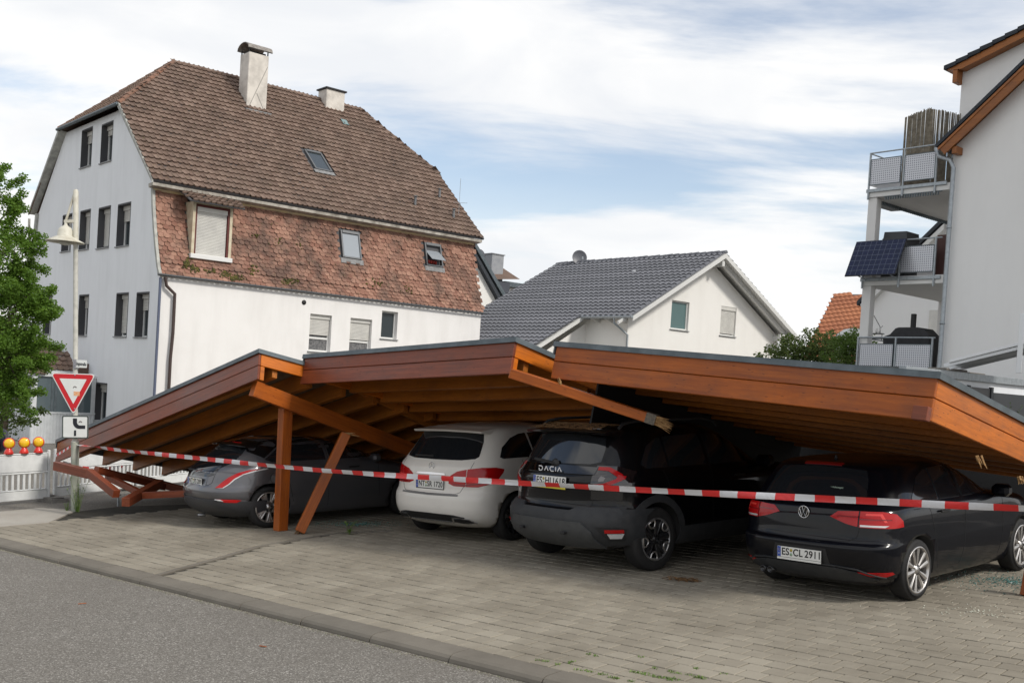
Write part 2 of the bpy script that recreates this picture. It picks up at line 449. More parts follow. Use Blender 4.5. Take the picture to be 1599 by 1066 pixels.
# dust and soil on the paving under the carport, sloping pile of soil near the drain
bl = MB(); random.seed(9)
def blob_sheet(name, cx, cy, rx, ry, mt, h, seed, parent=court):
    random.seed(seed); n = 40; b = MB(); ph = [random.uniform(0, 6.28) for _ in range(5)]
    vs = []
    for k in range(n):
        t = 2*math.pi*k/n; r = 1 + sum(.13/(q+1)*2*math.sin((q+2)*t+ph[q]) for q in range(5))
        x = cx + rx*r*math.cos(t); y = cy + ry*r*math.sin(t); vs.append((x, y, gz(x)+h))
    b.add(vs, [tuple(range(n))]); return b.link(name, mt, parent, Matrix())

# weeds in the joints: small grass blades
LEAF = mat('weed_green', (.10, .19, .03), .7, spec=.3)
g = NG(LEAF); g.l(g.mix(g.pseudo(), (.06, .13, .02), (.17, .26, .05)), g.b.inputs['Base Color'])
LEAF.node_tree.nodes['Principled BSDF'].inputs['Subsurface Weight'].default_value = 0
def blades(name, spots, n, hh, spread, label, cat='weeds', seed=1, leafw=.006):
    random.seed(seed); b = MB()
    for s in spots:
        for _ in range(n):
            a = random.uniform(0, 6.28); r = random.uniform(0, spread); x, y = s.x+r*math.cos(a), s.y+r*math.sin(a)
            z = gz(x); a2 = random.uniform(0, 6.28); h_ = hh*random.uniform(.4, 1.1); w_ = leafw
            d = Vector((math.cos(a2), math.sin(a2), 0)); s2 = Vector((-d.y, d.x, 0))*w_; base = Vector((x, y, z-.005))
            b.add([base-s2, base+s2, base+s2*.7+d*h_*.3+Vector((0,0,h_*.7)), base+d*h_*.7+Vector((0,0,h_))], [(0,1,2,3)])
    return b.link(name, LEAF, label=label, cat=cat, kind='stuff')
sp = [onground(750+x/5.33, 866+y/5.33) for x, y in ((490,875),(530,885),(560,890),(640,910),(740,895),(770,890),(810,955),(870,965),(900,970),(930,975),(1000,992),(1030,998),(1090,1018),(1115,1022),(1130,1028),(1240,1052),(1260,1055),(1250,970),(1280,975),(1310,980),(1350,990),(1370,985),(1400,1000),(1440,1010),(1460,1012),(1500,1020),(1520,1025),(1560,1030),(1590,1040),(900,825),(960,838),(1330,850),(1450,945),(1590,970),(1610,1030),(1640,1040))]
sp += [onground(1050+x/5.33, 866+y/5.33) for x, y in ((20,985),(60,990),(130,1000),(160,1005),(200,1015),(230,1020),(250,1028),(430,988),(0,1045),(200,945))]
blades('joint_weeds', sp, 17, .022, .03, 'small green weeds growing in the paving joints beside the kerb', seed=2, leafw=.004)

# plants with stems and leaves
def plant(name, base, hgt, n, label, cat='weed plant', seed=3, leaf=.03, spread=.12):
    t = thing(name, label, cat, Matrix.Translation(base)); random.seed(seed); st = MB(); lf = MB()
    for k in range(n):
        a = random.uniform(0, 6.28); h_ = hgt*random.uniform(.45, 1.); dx = Vector((math.cos(a), math.sin(a), 0))*spread*random.uniform(.2, 1)
        p1 = Vector((0,0,0)) + dx*.15; p2 = dx*.5+Vector((0,0,h_*.55)); p3 = dx+Vector((0,0,h_)); st.tube([p1, p2, p3], [.004, .003, .0015], 4)
        for q in range(int(7+h_*16)):
            u = random.random()*.95+.05; p = p1.lerp(p2, u*2) if u < .5 else p2.lerp(p3, u*2-1)
            a2 = random.uniform(0, 6.28); d = Vector((math.cos(a2), math.sin(a2), random.uniform(-.1, .7))).normalized()*leaf*random.uniform(.6, 1.3)
            s2 = d.cross(Vector((0,0,1))).normalized()*leaf*.3
            lf.add([p, p+d*.5+s2, p+d, p+d*.5-s2], [(0,1,2,3)])
    st.link('stem', LEAF, t); lf.link('leaves', LEAF, t)
    return t
plant('weed_plant', onground(545, 834), .22, 4, 'small bright green weed sprouting from the edging strip in front of the white car', seed=5, leaf=.06, spread=.1)

# ================================================================== carport
def hdir(a, s): v = hd(a); return Vector((v.x, v.y, s))
def slab_unit(name, label, FR, e, s, W_, D_, nb_side, FT=.42, joist_gap=.62, left_board=False, wood=None):
    """FR: front right upper corner; e: unit-ish vector leftwards along the front, s: along the side, away; both with their slope"""
    wood = wood or M_['wood']
    t = thing(name, label, 'carport', Matrix.Translation(FR))
    n = s.cross(e).normalized(); n = n if n.z > 0 else -n
    e = e.normalized(); s = (s - e*s.dot(e)).normalized(); P = lambda a, b_, c: FR + e*a + s*b_ + n*c
    bh = FT/2
    # front fascia: two stacked boards, 6 mm joint
    for k in range(2):
        board('fascia_board', P(-.0, .018, -bh*(k+.5)), P(W_, .018, -bh*(k+.5)), n, .036, bh-.007, wood, t, .006)
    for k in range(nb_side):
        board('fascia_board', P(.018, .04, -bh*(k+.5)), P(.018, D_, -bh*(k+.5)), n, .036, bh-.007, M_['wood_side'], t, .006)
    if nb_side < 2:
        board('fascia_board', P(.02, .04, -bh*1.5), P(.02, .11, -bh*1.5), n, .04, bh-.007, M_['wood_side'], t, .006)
    if left_board:
        board('fascia_board', P(W_-.018, .04, -bh*.5), P(W_-.018, D_, -bh*.5), n, .036, bh-.007, wood, t, .006)
    # roof skin, felt on top, metal flashing round the rim
    M = frame(P(0, 0, 0), e, n)     # x = e, z = n, y = z x x
    sg = 1 if M.to_3x3().col[1].dot(s) > 0 else -1
    def bx(name_, a0, a1, b0, b1, c0, c1, mt):
        b = MB(); y0, y1 = sorted((sg*b0, sg*b1)); b.box((a0, y0, c0), (a1, y1, c1)); return b.link(name_, mt, t, M)
    y = .05
    bw = .6; k = 0
    while y < D_-.03:
        bx('deck_board', .04, W_-.04, y, min(y+bw-.004, D_-.02), -.045, -.02, M_['osb']); y += bw; k += 1
    bx('roof_skin', -.012, W_+.012, -.012, D_+.012, -.018, .0, M_['felt'])
    bx('flashing', -.035, W_+.035, -.03, -.014, -.038, .020, M_['zinc'])
    bx('flashing', -.032, -.014, -.012, D_, -.038, .020, M_['zinc'])
    bx('flashing', W_+.014, W_+.032, -.012, D_, -.13, .020, M_['zinc'])
    bx('flashing_rim', -.03, W_+.03, -.028, .07, .021, .026, M_['zinc'])
    bx('flashing_rim', -.028, .07, .072, D_, .021, .026, M_['zinc'])
    # joists parallel to the front
    y = .32; 
    while y < D_-.1:
        board('joist', P(.06, y, -.185), P(W_-.02, y, -.185), n, .085, .27, M_['wood_in'], t, .004)
        y += joist_gap
    return t, P, n, e, s
A_FR = atY(405, 548, 15.3); B_FR = atY(805, 530, 12.8); C_FR = atY(1465, 585, 9.6)
HC = hd(44); LC = Vector((-HC.y, HC.x, 0)); NPL = Vector((HC.y, -HC.x, 0))
A_FL = on(90, 688, A_FR, HC); B_FL = on(480, 556, B_FR, HC); C_FL = on(875, 537, C_FR, HC)
def sidevec(FR, px): q = on(*px, FR, NPL); return (q-FR).normalized()
A_s = sidevec(A_FR, (478, 570)); B_s = sidevec(B_FR, (873, 560)); C_s = sidevec(C_FR, (1599, 655))
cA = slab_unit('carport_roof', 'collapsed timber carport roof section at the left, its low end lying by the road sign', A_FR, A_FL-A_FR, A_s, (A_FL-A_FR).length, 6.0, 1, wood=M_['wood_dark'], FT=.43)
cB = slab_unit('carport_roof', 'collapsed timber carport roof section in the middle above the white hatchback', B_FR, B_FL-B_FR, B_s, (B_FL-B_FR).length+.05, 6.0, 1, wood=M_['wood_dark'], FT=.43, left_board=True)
cC = slab_unit('carport_roof', 'collapsed timber carport roof section nearest the camera above the black hatchback', C_FR, C_FL-C_FR, C_s, (C_FL-C_FR).length+.05, 6.2, 2, FT=.43, left_board=True)
for c_ in (cA, cB, cC): c_[0]['group'] = 'collapsed carport roof sections'

def m_split(name, t, P, d, up, w_, h_, n, seed, ln=.12, mt=None):
    """bundle of splinters at a broken timber end"""
    random.seed(seed); b = MB(); d = Vector(d).normalized(); up = Vector(up).normalized(); sd_ = d.cross(up).normalized()
    for k in range(n):
        a, c = random.uniform(-.5, .5)*w_, random.uniform(-.5, .5)*h_; L = ln*random.uniform(.3, 1.); r = random.uniform(.006, .014)
        p = Vector(P)+sd_*a+up*c; q = p + d*L + (sd_*random.uniform(-.3, .3)+up*random.uniform(-.35, .25))*L
        b.tube([p-d*.03, p.lerp(q, .5)+sd_*random.uniform(-.012, .012), q], [r, r*.8, r*.15], 4, smooth=False)
    return b.link(name, mt or M_['wood_raw'], t, Matrix())

def timber(name, p0, p1, up, w_, h_, label, mt=None, cat='beam', splinter=None, group=None, rot=None):
    p0, p1 = Vector(p0), Vector(p1)
    t = thing(name, label, cat, Matrix.Translation(p0), group=group)
    board('timber', p0, p1, up, w_, h_, mt or M_['wood'], t, .006)
    if splinter:
        d = (p1-p0).normalized() if splinter > 0 else (p0-p1).normalized(); P = p1 if splinter > 0 else p0
        m_split('splinters', t, P, d, up, w_*.85, h_*.85, 70, len(label), .2)
    if rot: 
        d = (p1-p0).normalized(); m_split('rotten_end', t, p1-d*.02, d, up, w_*.85, h_*.85, 30, 3, .09, M_['rot'])
    return t
# main beam under section A: slopes down away from the camera, resting on the post
def vplane(x, y, off=.16):      # point on the vertical plane of the side girder of section A
    return on(x, y, A_FR + LC*off, NPL)
bt = vplane(395, 606); be = vplane(533, 660); bd = (be-bt).normalized()
timber('girder', bt, bt+bd*4.4, Vector((0,0,1)), .12, .235, 'long brown girder under the left roof section sloping down behind the leaning post')
# posts
pb = Vector((onground(438, 828).x, onground(438, 828).y, 0)); pb.z = gz(pb.x)
pt = atY(446, 637, pb.y)
pp = thing('post', 'upright square timber post beside the rear wheel of the grey car', 'post', Matrix.Translation(pb))
board('timber', pb, pt, HC, .15, .17, M_['wood'], pp, .008)
pd_ = (pt-pb).normalized()
board('tenon', pt-pd_*.01, pt+pd_*.07, HC, .10, .10, M_['wood_raw'], pp, .004)
lb = onground(468, 833); lt = atY(540, 677, lb.y+.35)
pl = timber('leaning_post', lt, lb+Vector((0,0,.03)), Vector((.3,-1,0)), .14, .14, 'leaning timber post with a rotten foot next to the upright post', cat='post', rot=True)
m_split('splinters', pl, lt, (1, .3, .05), (0,0,1), .1, .03, 14, 8, .22)
# broken beam in front of section C
s0 = atY(800, 583, 12.75); s1 = atY(1026, 656, 12.2)
bb = timber('broken_beam', s0, s1, Vector((0, 0, 1)), .24, .115, 'broken beam with a splintered end hanging over the black off-roader', splinter=1)
dd = (s1-s0).normalized()
MB().bev((-.12, -.123, -.061), (0, .123, .061), .003).link('fracture_band', m_noisy('fracture_grey', (.10,.09,.08),(.2,.17,.13), 40, .9, .5, 120), bb, frame(s1, dd, Vector((0,0,1))))
m_split('splinters', bb, s0.lerp(s1, .34)+Vector((0,-.1,.03)), (-.3, -.2, 1), (0,0,1), .02, .05, 6, 5, .1)
# added black boards that block daylight between the middle and the nearest section
tI = cC[0]; PB2 = cB[1]; PC2 = cC[1]; WC = (C_FL-C_FR).length
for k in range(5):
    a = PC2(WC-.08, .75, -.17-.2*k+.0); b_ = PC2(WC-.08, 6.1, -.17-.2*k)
    board('light_block_board', a, b_, cC[2], .03, .199, M_['black'], tI, .002)
# block of beam end at the near corner of section C and splinters below its side board
tC, P_, n_, e_, s_ = cC
board('beam_end', P_(.0, -.045, -.375), P_(.14, -.045, -.375), n_, .09, .13, M_['wood_dark'], tC, .004)
for k, (px, py) in enumerate(((1528, 716), (1592, 748))):
    q = on(px, py, C_FR, NPL); m_split('splinters', tC, q, (.35, -.2, -1), (1, 0, 0), .10, .04, 7 if k == 0 else 12, 21+k, .13 if k == 0 else .07, M_['wood_raw'])
# second girder, under section B towards the white car, and hangers
for (a, b_, lab) in (((560, 602), (655, 650), 'inner girder of the middle roof section seen behind the white hatchback'),):
    p = on(*a, B_FL + Vector((.6, .9, 0)), NPL); q = on(*b_, B_FL + Vector((.6, .9, 0)), NPL); timber('girder', p, p+(q-p).normalized()*3.5, (0,0,1), .12, .22, lab, M_['wood_in'])
# heap of broken timbers under the low left end of section A
def gpt(x, y, h=.06): p = onground(x, y); return p + Vector((0, 0, h))
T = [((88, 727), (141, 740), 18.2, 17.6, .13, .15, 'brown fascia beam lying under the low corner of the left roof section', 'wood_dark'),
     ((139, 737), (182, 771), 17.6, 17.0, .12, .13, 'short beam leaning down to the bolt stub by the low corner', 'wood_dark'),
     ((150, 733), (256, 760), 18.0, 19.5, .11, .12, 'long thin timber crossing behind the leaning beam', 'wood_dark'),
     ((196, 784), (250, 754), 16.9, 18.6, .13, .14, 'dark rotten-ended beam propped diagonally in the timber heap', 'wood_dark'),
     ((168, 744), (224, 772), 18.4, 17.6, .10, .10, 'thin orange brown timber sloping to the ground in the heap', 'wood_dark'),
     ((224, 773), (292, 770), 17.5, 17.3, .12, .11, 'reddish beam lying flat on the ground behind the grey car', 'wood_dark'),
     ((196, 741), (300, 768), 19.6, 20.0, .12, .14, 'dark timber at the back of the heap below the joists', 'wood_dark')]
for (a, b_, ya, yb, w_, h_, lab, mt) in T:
    timber('fallen_beam', atY(*a, ya), atY(*b_, yb), (0,0,1), w_, h_, lab, M_[mt], group='fallen carport timbers')  # shade over the heap is painted in by the darker timber
q = atY(196, 784, 16.9)
st = thing('anchor_stub', 'short galvanised post anchor sticking out of the paving by the fallen beams', 'post anchor', Matrix.Translation(onground(184, 790)))
MB().tube([onground(184, 790), onground(184, 790)+Vector((0,0,.2))], .018, 10).link('rod', M_['galv'], st, Matrix())
MB().lathe([(0, .2), (.045, .2), (.045, .215), (0, .215)], 16, Matrix.Translation(onground(184, 790))).link('plate', M_['galv'], st, Matrix())
# cut-off post stub at the right edge
sb = onground(1606, 930)
t = thing('post_stub', 'reddish cut off post stub with a splinter at the right edge of the picture', 'post', Matrix.Translation(sb))
board('timber', sb+Vector((0,0,.0)), sb+Vector((.05,.02,.36)), HC, .14, .14, M_['wood'], t, .006)
m_split('splinters', t, sb+Vector((-.04,-.05,.20)), (-.35, 0, .9), (0,0,1), .03, .05, 4, 4, .14)
# added black boards that keep daylight out behind the cars
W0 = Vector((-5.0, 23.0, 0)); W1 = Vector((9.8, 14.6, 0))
bw_ = thing('daylight_screen', 'added black board wall keeping daylight out behind the cars', 'wall', Matrix.Translation(W0))
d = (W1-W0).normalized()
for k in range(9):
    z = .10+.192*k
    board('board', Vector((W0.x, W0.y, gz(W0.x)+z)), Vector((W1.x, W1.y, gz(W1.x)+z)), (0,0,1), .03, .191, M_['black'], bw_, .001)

# broken green glass on the ground
def glass_bits(name, cx, cy, rx, ry, n, seed, label, col):
    random.seed(seed); b = MB()
    for _ in range(n):
        a = random.uniform(0, 6.28); r = abs(random.gauss(0, .5)); x, y = cx+rx*r*math.cos(a), cy+ry*r*math.sin(a); s = random.uniform(.003, .0075)
        q = Matrix.Translation((x, y, gz(x)+.004)) @ Matrix.Rotation(random.uniform(0, 3), 4, 'Z') @ Matrix.Rotation(random.uniform(-.6, .6), 4, 'X')
        b.box((-s, -s, -.002), (s, s*.8, .004), q)
    return b.link(name, mat(name+'_mat', col, .15, spec=.8, coat=.5), label=label, cat='broken glass', kind='stuff')
p = onground(1580, 908); glass_bits('broken_glass', p.x, p.y, .9, .75, 700, 11, 'crumbs of broken green window glass beside the black hatchback', (.09, .20, .18))
p = onground(560, 818); glass_bits('broken_glass', p.x, p.y, 1.2, .6, 450, 12, 'crumbs of broken green glass behind the leaning post', (.08, .22, .19))
p = onground(1520, 955); glass_bits('glass_crumbs', p.x, p.y, .7, .5, 70, 13, 'scattered pale crumbs on the paving near the right edge', (.6, .6, .5))
# drain cover with soil and twigs
p = onground(1066, 906)
dr = thing('leaf_litter', 'small heap of dark twigs and soil on the paving in front of the off-roader', 'debris', Matrix.Translation(p))
random.seed(8); b = MB()
for _ in range(90):
    a = random.uniform(0, 6.28); r = random.random()*.2; q = Vector((p.x+r*math.cos(a)*1.1, p.y+r*math.sin(a)*.6, gz(p.x)+.006+random.random()*.02)); a = random.uniform(0, 3.14)
    d = Vector((math.cos(a), math.sin(a), random.uniform(-.1, .2)))*random.uniform(.02, .06); b.tube([q-d, q+d], .004, 4, smooth=False)
b.link('twigs', M_['rot'], dr, Matrix(), kind='stuff')
random.seed(15)
for k, (x, y) in enumerate(((408, 1030/1.0), (129, 933), (411, 998))):
    if k == 0: continue
    p = onground(x, y) - Vector((0,0,.06)); a = random.uniform(-.5, .5)
    MB().bev((-.04, -.006, 0), (.04, .006, .006), .002).link('wood_chip', M_['wood'], None, frame(p, (math.cos(a), math.sin(a), GX), (0,0,1)), label=('reddish wood chip on the asphalt at the lower left', 'reddish wood chip on the asphalt left of the kerb joint')[k-1], cat='wood chip')

# ================================================================== barrier tape
BT0, BT1 = atY(98, 722, 20.2), atY(192, 727, 22.6)
pole_b = onground(117, 797); pole_b.z = gz(pole_b.x)
T0 = Vector((pole_b.x+.05, pole_b.y-.06, 0)); T1 = Vector((atY(1599, 793, 8.9).x, 8.9, 0)); td = (T1-T0).normalized(); tn = Vector((td.y, -td.x, 0))
tape_px = [(119, 694), (160, 699), (200, 704), (250, 709), (300, 714), (400, 724.5), (500, 734), (600, 741), (700, 747), (800, 753), (900, 759), (1000, 764.5), (1100, 769.5), (1200, 774), (1300, 779), (1400, 784), (1500, 789), (1599, 793.5), (1680, 797)]
TP = [on(x, y, T0, tn) for x, y in tape_px]
def tape_at(s):
    acc = 0
    for a, b in zip(TP[:-1], TP[1:]):
        L = (b-a).length
        if s <= acc+L: return a.lerp(b, (s-acc)/L), (b-a).normalized()
        acc += L
    return None, None
tape = MB(); s = 0; k = 0; random.seed(31)
tot = sum((b-a).length for a, b in zip(TP[:-1], TP[1:]))
while s < tot-.2:
    for q in range(4):
        a, d = tape_at(s+q*.05); b_, _ = tape_at(s+(q+1)*.05)
        def edge_pts(p, d, ss):
            tw = .5*math.sin(ss*1.3)*.5 + .2*math.sin(ss*3.7+1) + .25 + 1.25*math.exp(-((ss-.2)/.6)**2); up = Vector((0,0,1))*math.cos(tw) + tn*math.sin(tw)
            hw = .033; off = tn*.004*math.sin(ss*7)
            return p-up*hw+off, p+off+tn*.010*math.sin(ss*3.1), p+up*hw+off
        A0 = edge_pts(a, d, s+q*.05); B0 = edge_pts(b_, d, s+(q+1)*.05)
        tape.m = k % 2; tape.add(list(A0)+list(B0), [(0,3,4,1), (1,4,5,2)], True)
    s += .2; k += 1
me = tape.mesh('barrier_tape', [M_['white_film'], M_['red_film']])
link('barrier_tape', me, label='red and white striped barrier tape stretched across the whole scene from the sign pole', cat='barrier tape')
# tape leading back from the pole to the barrier
TP = [pole_b + Vector((-.03, .0, 1.19)), atY(86, 712, 18.9)]; tn = Vector((.3, -.95, 0)); tape = MB(); s = 0; k = 0; tot = (TP[1]-TP[0]).length
while s < tot:
    a = TP[0].lerp(TP[1], s/tot); b_ = TP[0].lerp(TP[1], min(1, (s+.08)/tot)); tape.m = k % 2
    up = Vector((0,0,.022)); tape.add([a-up, b_-up, b_+up, a+up], [(0,1,2,3)]); s += .08; k += 1
link('barrier_tape', tape.mesh('tape', [M_['white_film'], M_['red_film']]), label='short length of red and white tape running left from the sign pole', cat='barrier tape')

tape = MB(); s = 0; k = 0; tot = (BT1-BT0).length
while s < tot:
    a = BT0.lerp(BT1, s/tot); b_ = BT0.lerp(BT1, min(1, (s+.25)/tot)); sag = lambda q: Vector((0,0,-.10*math.sin(math.pi*q/tot))); tape.m = k % 2
    up = Vector((0,0,.037)); tape.add([a-up+sag(s), b_-up+sag(min(tot, s+.25)), b_+up+sag(min(tot, s+.25)), a+up+sag(s)], [(0,1,2,3)]); s += .25; k += 1
link('barrier_tape', tape.mesh('tape', [M_['white_film'], M_['red_film']]), label='piece of red and white tape hanging in front of the barriers behind the fallen beams', cat='barrier tape')

# grit and moss along the foot of the kerb
random.seed(61); gb_ = MB()
for _ in range(5200):
    e = random.uniform(-15.5, -3.2); n_ = 6.15 - abs(random.gauss(0, .035)); c = G(e, n_, -.064); r = random.uniform(.002, .006); a = random.uniform(0, 6.28)
    gb_.add([c+Vector((math.cos(a)*r, math.sin(a)*r, 0)), c+Vector((math.cos(a+2.1)*r, math.sin(a+2.1)*r, 0)), c+Vector((math.cos(a+4.2)*r, math.sin(a+4.2)*r, 0)), c+Vector((0, 0, r*1.1))], [(0,1,3), (1,2,3), (2,0,3)])
gm = mat('grit', (.2, .18, .15), .9); g = NG(gm); g.l(g.ramp(g.isl(), (0., (.10, .09, .06)), (.5, (.22, .2, .16)), (.85, (.38, .35, .3)), (1., (.10, .15, .04))), g.b.inputs['Base Color'])
gb_.link('gutter_grit', gm, kind='stuff', label='grit and moss crumbs lying along the foot of the kerb', cat='grit')
# ================================================================== sign pole and street lamp
POLE = m_noisy('painted_pole', (.50, .49, .44), (.33, .33, .29), 6, .6, .15, 40, lo=.45, hi=.75)
POLE2 = m_noisy('lichen_pole', (.30, .33, .27), (.42, .42, .36), 5, .8, .2, 50)
LAMP = m_noisy('lamp_enamel', (.56, .54, .46), (.34, .30, .22), 5, .5, .05, 30, lo=.5, hi=.8)
pole_t = atY(118.5, 296, pole_b.y)
sl = thing('street_lamp', 'cream street lamp with a hanging bell shade on the pole that carries the signs', 'street lamp', Matrix.Translation(pole_b))
pm = pole_b.lerp(pole_t, .215)
MB().tube([pole_b-Vector((0,0,.05)), pm], .066, 20).link('pole_base', POLE2, sl, Matrix())
MB().tube([pm, pm+Vector((0,0,.05)), pole_b.lerp(pole_t, .83)], [.066, .042, .040], 20).link('pole', POLE, sl, Matrix())
pc = pole_b.lerp(pole_t, .83)
MB().tube([pc, pc+Vector((0,0,.02)), pole_t-Vector((0,0,.03)), pole_t], [.046, .046, .045, .03], 20).link('pole_top', LAMP, sl, Matrix())
lc = atY(103, 346, pole_b.y-.02)   # hanger of the shade
MB().tube([atY(116, 303, pole_b.y), atY(103, 344, pole_b.y)], .022, 8).link('arm', LAMP, sl, Matrix())
MB().bev((-.0, -.025, -.025), ((pole_t-lc).x*.0+.19, .025, .025), .004).link('bracket', LAMP, sl, frame(lc+Vector((-.03,0,-.0)), (1,0,.08), (0,0,1)))
rs = [(.02, .02), (.03, -.06), (.05, -.08), (.10, -.11), (.125, -.16), (.13, -.25), (.15, -.265), (.24, -.31), (.315, -.345), (.32, -.36), (.30, -.362), (.16, -.33), (.12, -.30), (0.02, -.30)]
MB().lathe(rs, 32, Matrix.Translation(lc)).link('lamp_shade', LAMP, sl, Matrix())
MB().lathe([(0.0, -.33), (.08, -.34), (.11, -.36), (.08, -.40), (0, -.415)], 20, Matrix.Translation(lc)).link('lamp_glass', mat('lamp_glass', (.5, .5, .45), .3), sl, Matrix())

SGNW = mat('sign_white', (.72, .74, .72), .35, spec=.5); SGNR = mat('sign_red', (.55, .012, .02), .3, spec=.5); SGNB = mat('sign_black', (.012, .013, .02), .4); ALU = mat('sign_back', (.35, .36, .36), .5, metal=.6)
g = NG(SGNW); g.l(g.mix(g.ramp(g.noise(g.pos(), 7, 4), (.4, 0.), (.8, .4)), (.72, .74, .72), (.55, .56, .53)), g.b.inputs['Base Color'])
def flat(px, Y, yaw=0):
    return [atY(x, y, Y + yaw*(x-117)) for x, y in px]
def rounded(poly, r, k=5):
    out = []
    n = len(poly)
    for i in range(n):
        p = Vector(poly[i]); a = Vector(poly[i-1]); c = Vector(poly[(i+1) % n]); da = (a-p).normalized(); dc = (c-p).normalized()
        for j in range(k+1):
            t = j/k; out.append(((p+da*r)*(1-t)**2 + p*2*t*(1-t) + (p+dc*r)*t*t))
    return out
def plate_poly(name, px, r, Y, th, mt, parent, yaw=0.0):
    P = rounded([(x, y, 0) for x, y in px], r) if r else [Vector((x, y, 0)) for x, y in px]
    pts = [atY(p.x, p.y, Y+yaw*(p.x-117)) for p in P]
    return MB().prism(pts, (0, th, 0)).link(name, mt, parent, Matrix())
Y0 = pole_b.y-.10
ys = thing('yield_sign', 'triangular give way sign with red border and two small stickers, below the street name plate', 'road sign', Matrix.Translation(atY(115, 610, Y0)))
T1_ = [(78.5, 581.5), (149.5, 584), (114.5, 648)]; cT = (114.3, 604)
sc_ = lambda P, k: [((x-cT[0])*k+cT[0], (y-cT[1])*k+cT[1]) for x, y in P]
plate_poly('plate_back', T1_, 8, Y0+.012, .02, ALU, ys)
plate_poly('white_rim', T1_, 8, Y0, .01, SGNW, ys)
plate_poly('red_border', sc_(T1_, .935), 6.5, Y0-.003, .002, SGNR, ys)
plate_poly('white_field', sc_(T1_, .60), .8, Y0-.006, .002, SGNW, ys)
plate_poly('sticker', [(115, 611), (124.5, 611.3), (124.4, 618), (115, 617.6)], 0, Y0-.008, .001, m_noisy('orange_sticker', (.75, .25, .06), (.7, .55, .4), 45, .5, 0), ys)
MB().tube([atY(117+2.4*math.cos(a), 605.6-2.4*math.sin(a), Y0-.008) for a in [R(10+20*k) for k in range(9)]], .006, 5).link('sticker_mark', mat('mark', (.05,.02,.02), .5), ys, Matrix())
for (x, y) in ((117, 585.5), (116.5, 638)): MB().lathe([(0, -.006), (.012, -.004), (.012, 0)], 10, Matrix.Translation(atY(x, y, Y0-.006)), axis='Y').link('bolt', ALU, ys, Matrix())
ps = thing('priority_sign', 'square white supplementary plate with a thick black bend symbol under the give way sign', 'road sign', Matrix.Translation(atY(117, 666, Y0)))
Q = [(97, 648.5), (138, 649), (137.5, 684.5), (97, 684)]
plate_poly('plate_back', Q, 2.5, Y0+.012, .02, ALU, ps)
plate_poly('black_border', Q, 2.5, Y0, .008, mat('border', (.06, .075, .07), .5), ps)
plate_poly('white_field', [(98.8, 650.5), (136.2, 650.8), (135.8, 682.6), (98.6, 682.2)], 1.8, Y0-.003, .002, SGNW, ps)
out_, in_ = [], []
for k in range(9):
    a = R(180+ 90*k/8); out_.append((124+10*math.cos(a), 658.5-(-1)*(-10)*math.sin(a)*1.0))
arc_o = [(113.8+ (1-math.cos(R(t)))*10, 659+math.sin(R(t))*10.2) for t in range(0, 91, 15)]
arc_i = [(120.2+ (1-math.cos(R(t)))*4.5, 659+math.sin(R(t))*4.8) for t in range(0, 91, 15)]
plate_poly('road_symbol', [(113.8, 653)]+arc_o+[(133, 669.3), (133, 664)]+arc_i[::-1]+[(120.2, 653)], 0, Y0-.006, .002, SGNB, ps)
plate_poly('road_symbol', [(115.6, 671.5), (118.8, 671.5), (118.7, 680.3), (115.4, 680.3)], 0, Y0-.006, .002, SGNB, ps)
MB().tube([atY(125.5+2.2*math.cos(a), 659.6-2.2*math.sin(a), Y0-.008) for a in [R(10+20*k) for k in range(9)]], .006, 5).link('sticker_mark', bpy.data.materials['mark'], ps, Matrix())

def text_mesh(s, size, ext=.0, xs=1., font_bold=0.0, align='CENTER'):
    c = bpy.data.curves.new('t', 'FONT'); c.body = s; c.size = size; c.extrude = ext; c.align_x = align; c.align_y = 'CENTER'; c.offset = font_bold; c.space_character = 1.05
    o = bpy.data.objects.new('t', c); COL.objects.link(o); bpy.context.view_layer.update()
    me = bpy.data.meshes.new_from_object(o.evaluated_get(bpy.context.evaluated_depsgraph_get()))
    bpy.data.objects.remove(o); bpy.data.curves.remove(c)
    for v in me.vertices: v.co.x *= xs
    me.materials.clear()
    return me
sn = thing('street_name_plate', 'small white street name plate on the lamp pole above the give way sign', 'street sign', Matrix.Translation(atY(124, 567, Y0)))
plate_poly('plate', [(117.5, 561.5), (135.5, 562.3), (135.3, 574.2), (117.5, 573.6)], 1, Y0+.05, .012, SGNW, sn)
plate_poly('clamp', [(114.4, 560.8), (117.2, 560.8), (117.0, 575.5), (114.3, 575.5)], 0, Y0-.0, .16, m_noisy('clamp', (.3, .3, .32), (.12, .12, .15), 30, .5), sn)
tm = text_mesh('Ringstraße', .075, .001, .58, .001); c_ = atY(126, 568, Y0+.044)
link('lettering', tm, SGNB, sn, Matrix.Translation(c_) @ Matrix.Rotation(R(2.8), 4, 'Y') @ Matrix.Rotation(R(90), 4, 'X'))
plant('weed_plant', pole_b+Vector((.1, -.12, 0)), .62, 11, 'tall scraggly weeds growing round the foot of the sign pole', seed=14, leaf=.035, spread=.2)
plant('weed_plant', pole_b+Vector((-.12, -.05, 0)), .2, 7, 'low weeds left of the foot of the sign pole', seed=15, leaf=.03, spread=.12)

